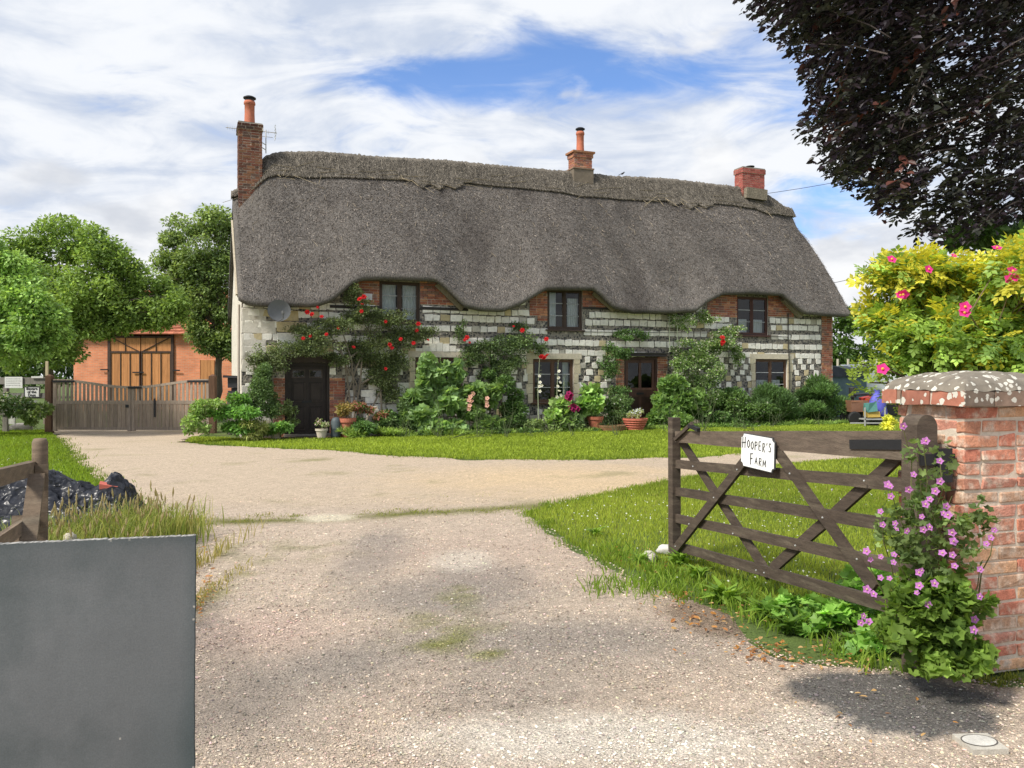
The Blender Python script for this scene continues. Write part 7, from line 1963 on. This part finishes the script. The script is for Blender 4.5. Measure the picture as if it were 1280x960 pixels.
# ------------------------------------------------------------------ rugosa rose behind the pillar
rb = plant('rose_bush', 'big yellow green rose bush with pink flowers rising behind the brick pillar', 'rose bush', (3.35, 6.1, 0),
      [pb(1190, 385, 70, 62, 6.0, .5), pb(1240, 350, 50, 40, 5.8, .45), pb(1150, 345, 36, 30, 6.1, .35), pb(1135, 400, 38, 36, 6.1, .4), pb(1260, 410, 50, 60, 5.8, .5), pb(1180, 440, 70, 34, 5.9, .45), pb(1120, 345, 22, 26, 6.1, .25), pb(1300, 370, 50, 60, 5.8, .5), pb(1135, 445, 34, 18, 6.0, .3), pb(1230, 445, 60, 30, 5.7, .4), pb(1100, 385, 12, 12, 6.2, .12)],
      5800, .142, ((.085, .15, .032), (.22, .32, .055)), T_PINN, sub=8, subr=.42, up=.6, droop=.1, seed=401, stems=40, stemr=.011, stemc=(.16, .12, .07), yellow=((.62, .58, .07), .36, True), var=.25)
r = np.random.default_rng(402); m = MB()
for (px, py, k, s) in ((1068, 470, 10, .10), (1080, 480, 12, .11), (1095, 458, 12, .11), (1110, 485, 10, .10), (1140, 470, 10, .1), (1085, 462, 8, .1), (1120, 498, 10, .08), (1118, 510, 8, .08)):
    c = P(px, py, 5.9) - np.array([3.35, 6.1, 0]); pts = c + r.normal(0, .05, (k, 3)); put(m, pts, r.normal(size=(k, 3)), np.tile((0, 0, 1.), (k, 1)), np.full(k, s), np.array([(.28, .38, .06)]) * r.uniform(.6, 1.3, (k, 1)), T_PINN)
m.build('foliage', LEAF, rb)
st = MB()
for pts in ([(1200, 560), (1160, 500), (1125, 480), (1085, 478)], [(1190, 560), (1150, 480), (1110, 462), (1075, 455)], [(1185, 560), (1140, 495), (1115, 500)], [(1210, 560), (1230, 480), (1200, 420)], [(1200, 560), (1180, 480), (1150, 430)]):
    st.tube([P(x, y, 5.95) - np.array([3.35, 6.1, 0]) for x, y in pts], np.linspace(.014, .005, len(pts)), 5, (.10, .075, .05))
st.build('stem', BARK, rb)
for px, py, s in ((1129, 367, 1.4), (1125, 370, 1.1), (1114, 325, 1.2), (1206, 384, 1.4), (1205, 392, 1.4), (1103, 462, 1.5), (1160, 337, 1.1), (1246, 311, 1.2), (1265, 340, 1.4), (1262, 350, 1.4), (1268, 347, 1.2), (1192, 320, .7)):
    bloom(rb, 'pink', P(px, py, 5.35), face=(-.3, -1, .4), s=s * .62)
plant('shrub', 'mid green bush at the right edge behind the rose bush under the beech', 'shrub', (4.9, 7.6, 0), [pb(1285, 320, 40, 45, 7.6, .5), pb(1230, 300, 40, 20, 8.0, .4), pb(1290, 400, 60, 80, 7.6, .6), pb(1220, 400, 60, 90, 7.8, .5)], 5200, .10, (DG, (.075, .14, .035)), T_LEAF, seed=403, stems=14, stemr=.02)

# ------------------------------------------------------------------ copper beech
def beech():
    r = np.random.default_rng(500)
    base = np.array([6.9, 10.2, 0])
    root = empty('copper_beech_tree', base); tag(root, 'copper beech with dark purple brown leaves overhanging from the upper right corner', 'tree')
    t = MB(); bk = (.17, .16, .15)
    t.tube(limb_pts(r, (0, 0, -.05), (.2, .2, 5.5), 6, .01) + limb_pts(r, (.2, .2, 5.5), (0, 0, 10.5), 5, .02)[1:], np.concatenate([np.linspace(.36, .26, 7), np.linspace(.24, .06, 5)]), 12, bk)
    m = MB()
    # limbs fan out towards the drive; the sprays on them hang down and to the left
    tips = []
    env = [(-60, 80), (930, 0), (985, 60), (1012, 110), (1003, 160), (1030, 215), (1095, 235), (1125, 275), (1160, 300), (1240, 300), (1330, 290)]
    def inside_env(px, py):
        lim = np.interp(py, [-400, -60, 0, 45, 90, 110, 150, 170, 200, 218, 240, 262, 300], [900, 905, 935, 985, 1015, 1018, 1004, 1018, 1030, 1062, 1100, 1115, 1165])
        return px > lim and py < 306
    cnt = 0; nb = 0
    cores = []
    while nb < 46:
        px, py = r.uniform(940, 1420), r.uniform(-420, 300); d = r.uniform(7.2, 11.5)
        if not inside_env(px - 15, py + 5): continue
        cores.append(P(px, py, d)); nb += 1
    for c in cores:
        s = np.array([r.normal(.1, .1), r.normal(.1, .1), np.clip(c[2] * .75 + r.normal(0, .3), 2.2, 9.5)])
        e = c - base
        pts = limb_pts(r, s, e, 6, .03, .05); t.tube(pts, np.linspace(.030, .005, 7), 5, bk)
    ns = 0; starts = []; dirs = []
    while ns < 3700:
        px = r.uniform(925, 1380) if ns < 1500 else r.uniform(940, 1160) if ns < 2500 else r.uniform(1040, 1330); py = r.uniform(-260, 300); d = r.uniform(7.0, 11.2)
        if not inside_env(px + 4, py): continue
        L = r.uniform(.30, .62)
        dd = np.array([-.75 + r.normal(0, .45), r.normal(-.1, .45), -.28 + r.normal(0, .22)]); dd = unit(dd)
        p1 = P(px, py, d)                                         # tip end
        e_ = p1 + dd * L
        tx = CX + e_[0] / e_[1] * F; ty = HY - (e_[2] - EYE) / e_[1] * F
        if not inside_env(tx + 10, ty - 6): continue
        starts.append(p1); dirs.append(dd * L); ns += 1
    starts, dirs = np.array(starts), np.array(dirs)
    K = 17
    u = np.linspace(.05, 1, K)
    Lp = starts[:, None] + dirs[:, None] * u[None, :, None]; Lp[..., 2] -= (.10 * u ** 2)[None]
    Lp += r.normal(0, .018, Lp.shape)
    side = unit(np.cross(dirs, (0, 0, 1)))[:, None] * np.where(np.arange(K) % 2, 1, -1)[None, :, None]
    ld = unit(dirs)[:, None] * .8 + side * .9 + r.normal(0, .22, Lp.shape) + np.array([0, 0, -.18])
    nr = np.array([0, 0, 1.0]) + r.normal(0, .38, Lp.shape)
    n = Lp.shape[0] * K
    tb = r.random(Lp.shape[0]).repeat(K)[:, None]; tl = r.random((n, 1))
    c1_, c2_, c3_ = np.array([.030, .021, .029]), np.array([.037, .026, .032]), np.array([.036, .042, .026])
    col = c1_ * (1 - tb) + np.where(tb > .55, c3_, c2_) * tb
    col = col * (1 + .5 * (tl - .5))
    col[(tb[:, 0] > .988)] = (.10, .035, .025)
    put(m, (Lp - base).reshape(-1, 3), ld.reshape(-1, 3), nr.reshape(-1, 3), r.uniform(.055, .095, n), col, (T_LEAF[0] * np.array([1, 1.25, 1]), T_LEAF[1]))
    m.build('crown', LEAF_GLOSS, root)
    for i in range(0, len(starts), 3):
        a = starts[i] - base; t.tube([a - dirs[i] * .5, a, a + dirs[i] * .9 + np.array([0, 0, -.08])], [.008, .006, .002], 3, (.10, .08, .07), cap=False)
    t.build('trunk', BARK, root)
beech()
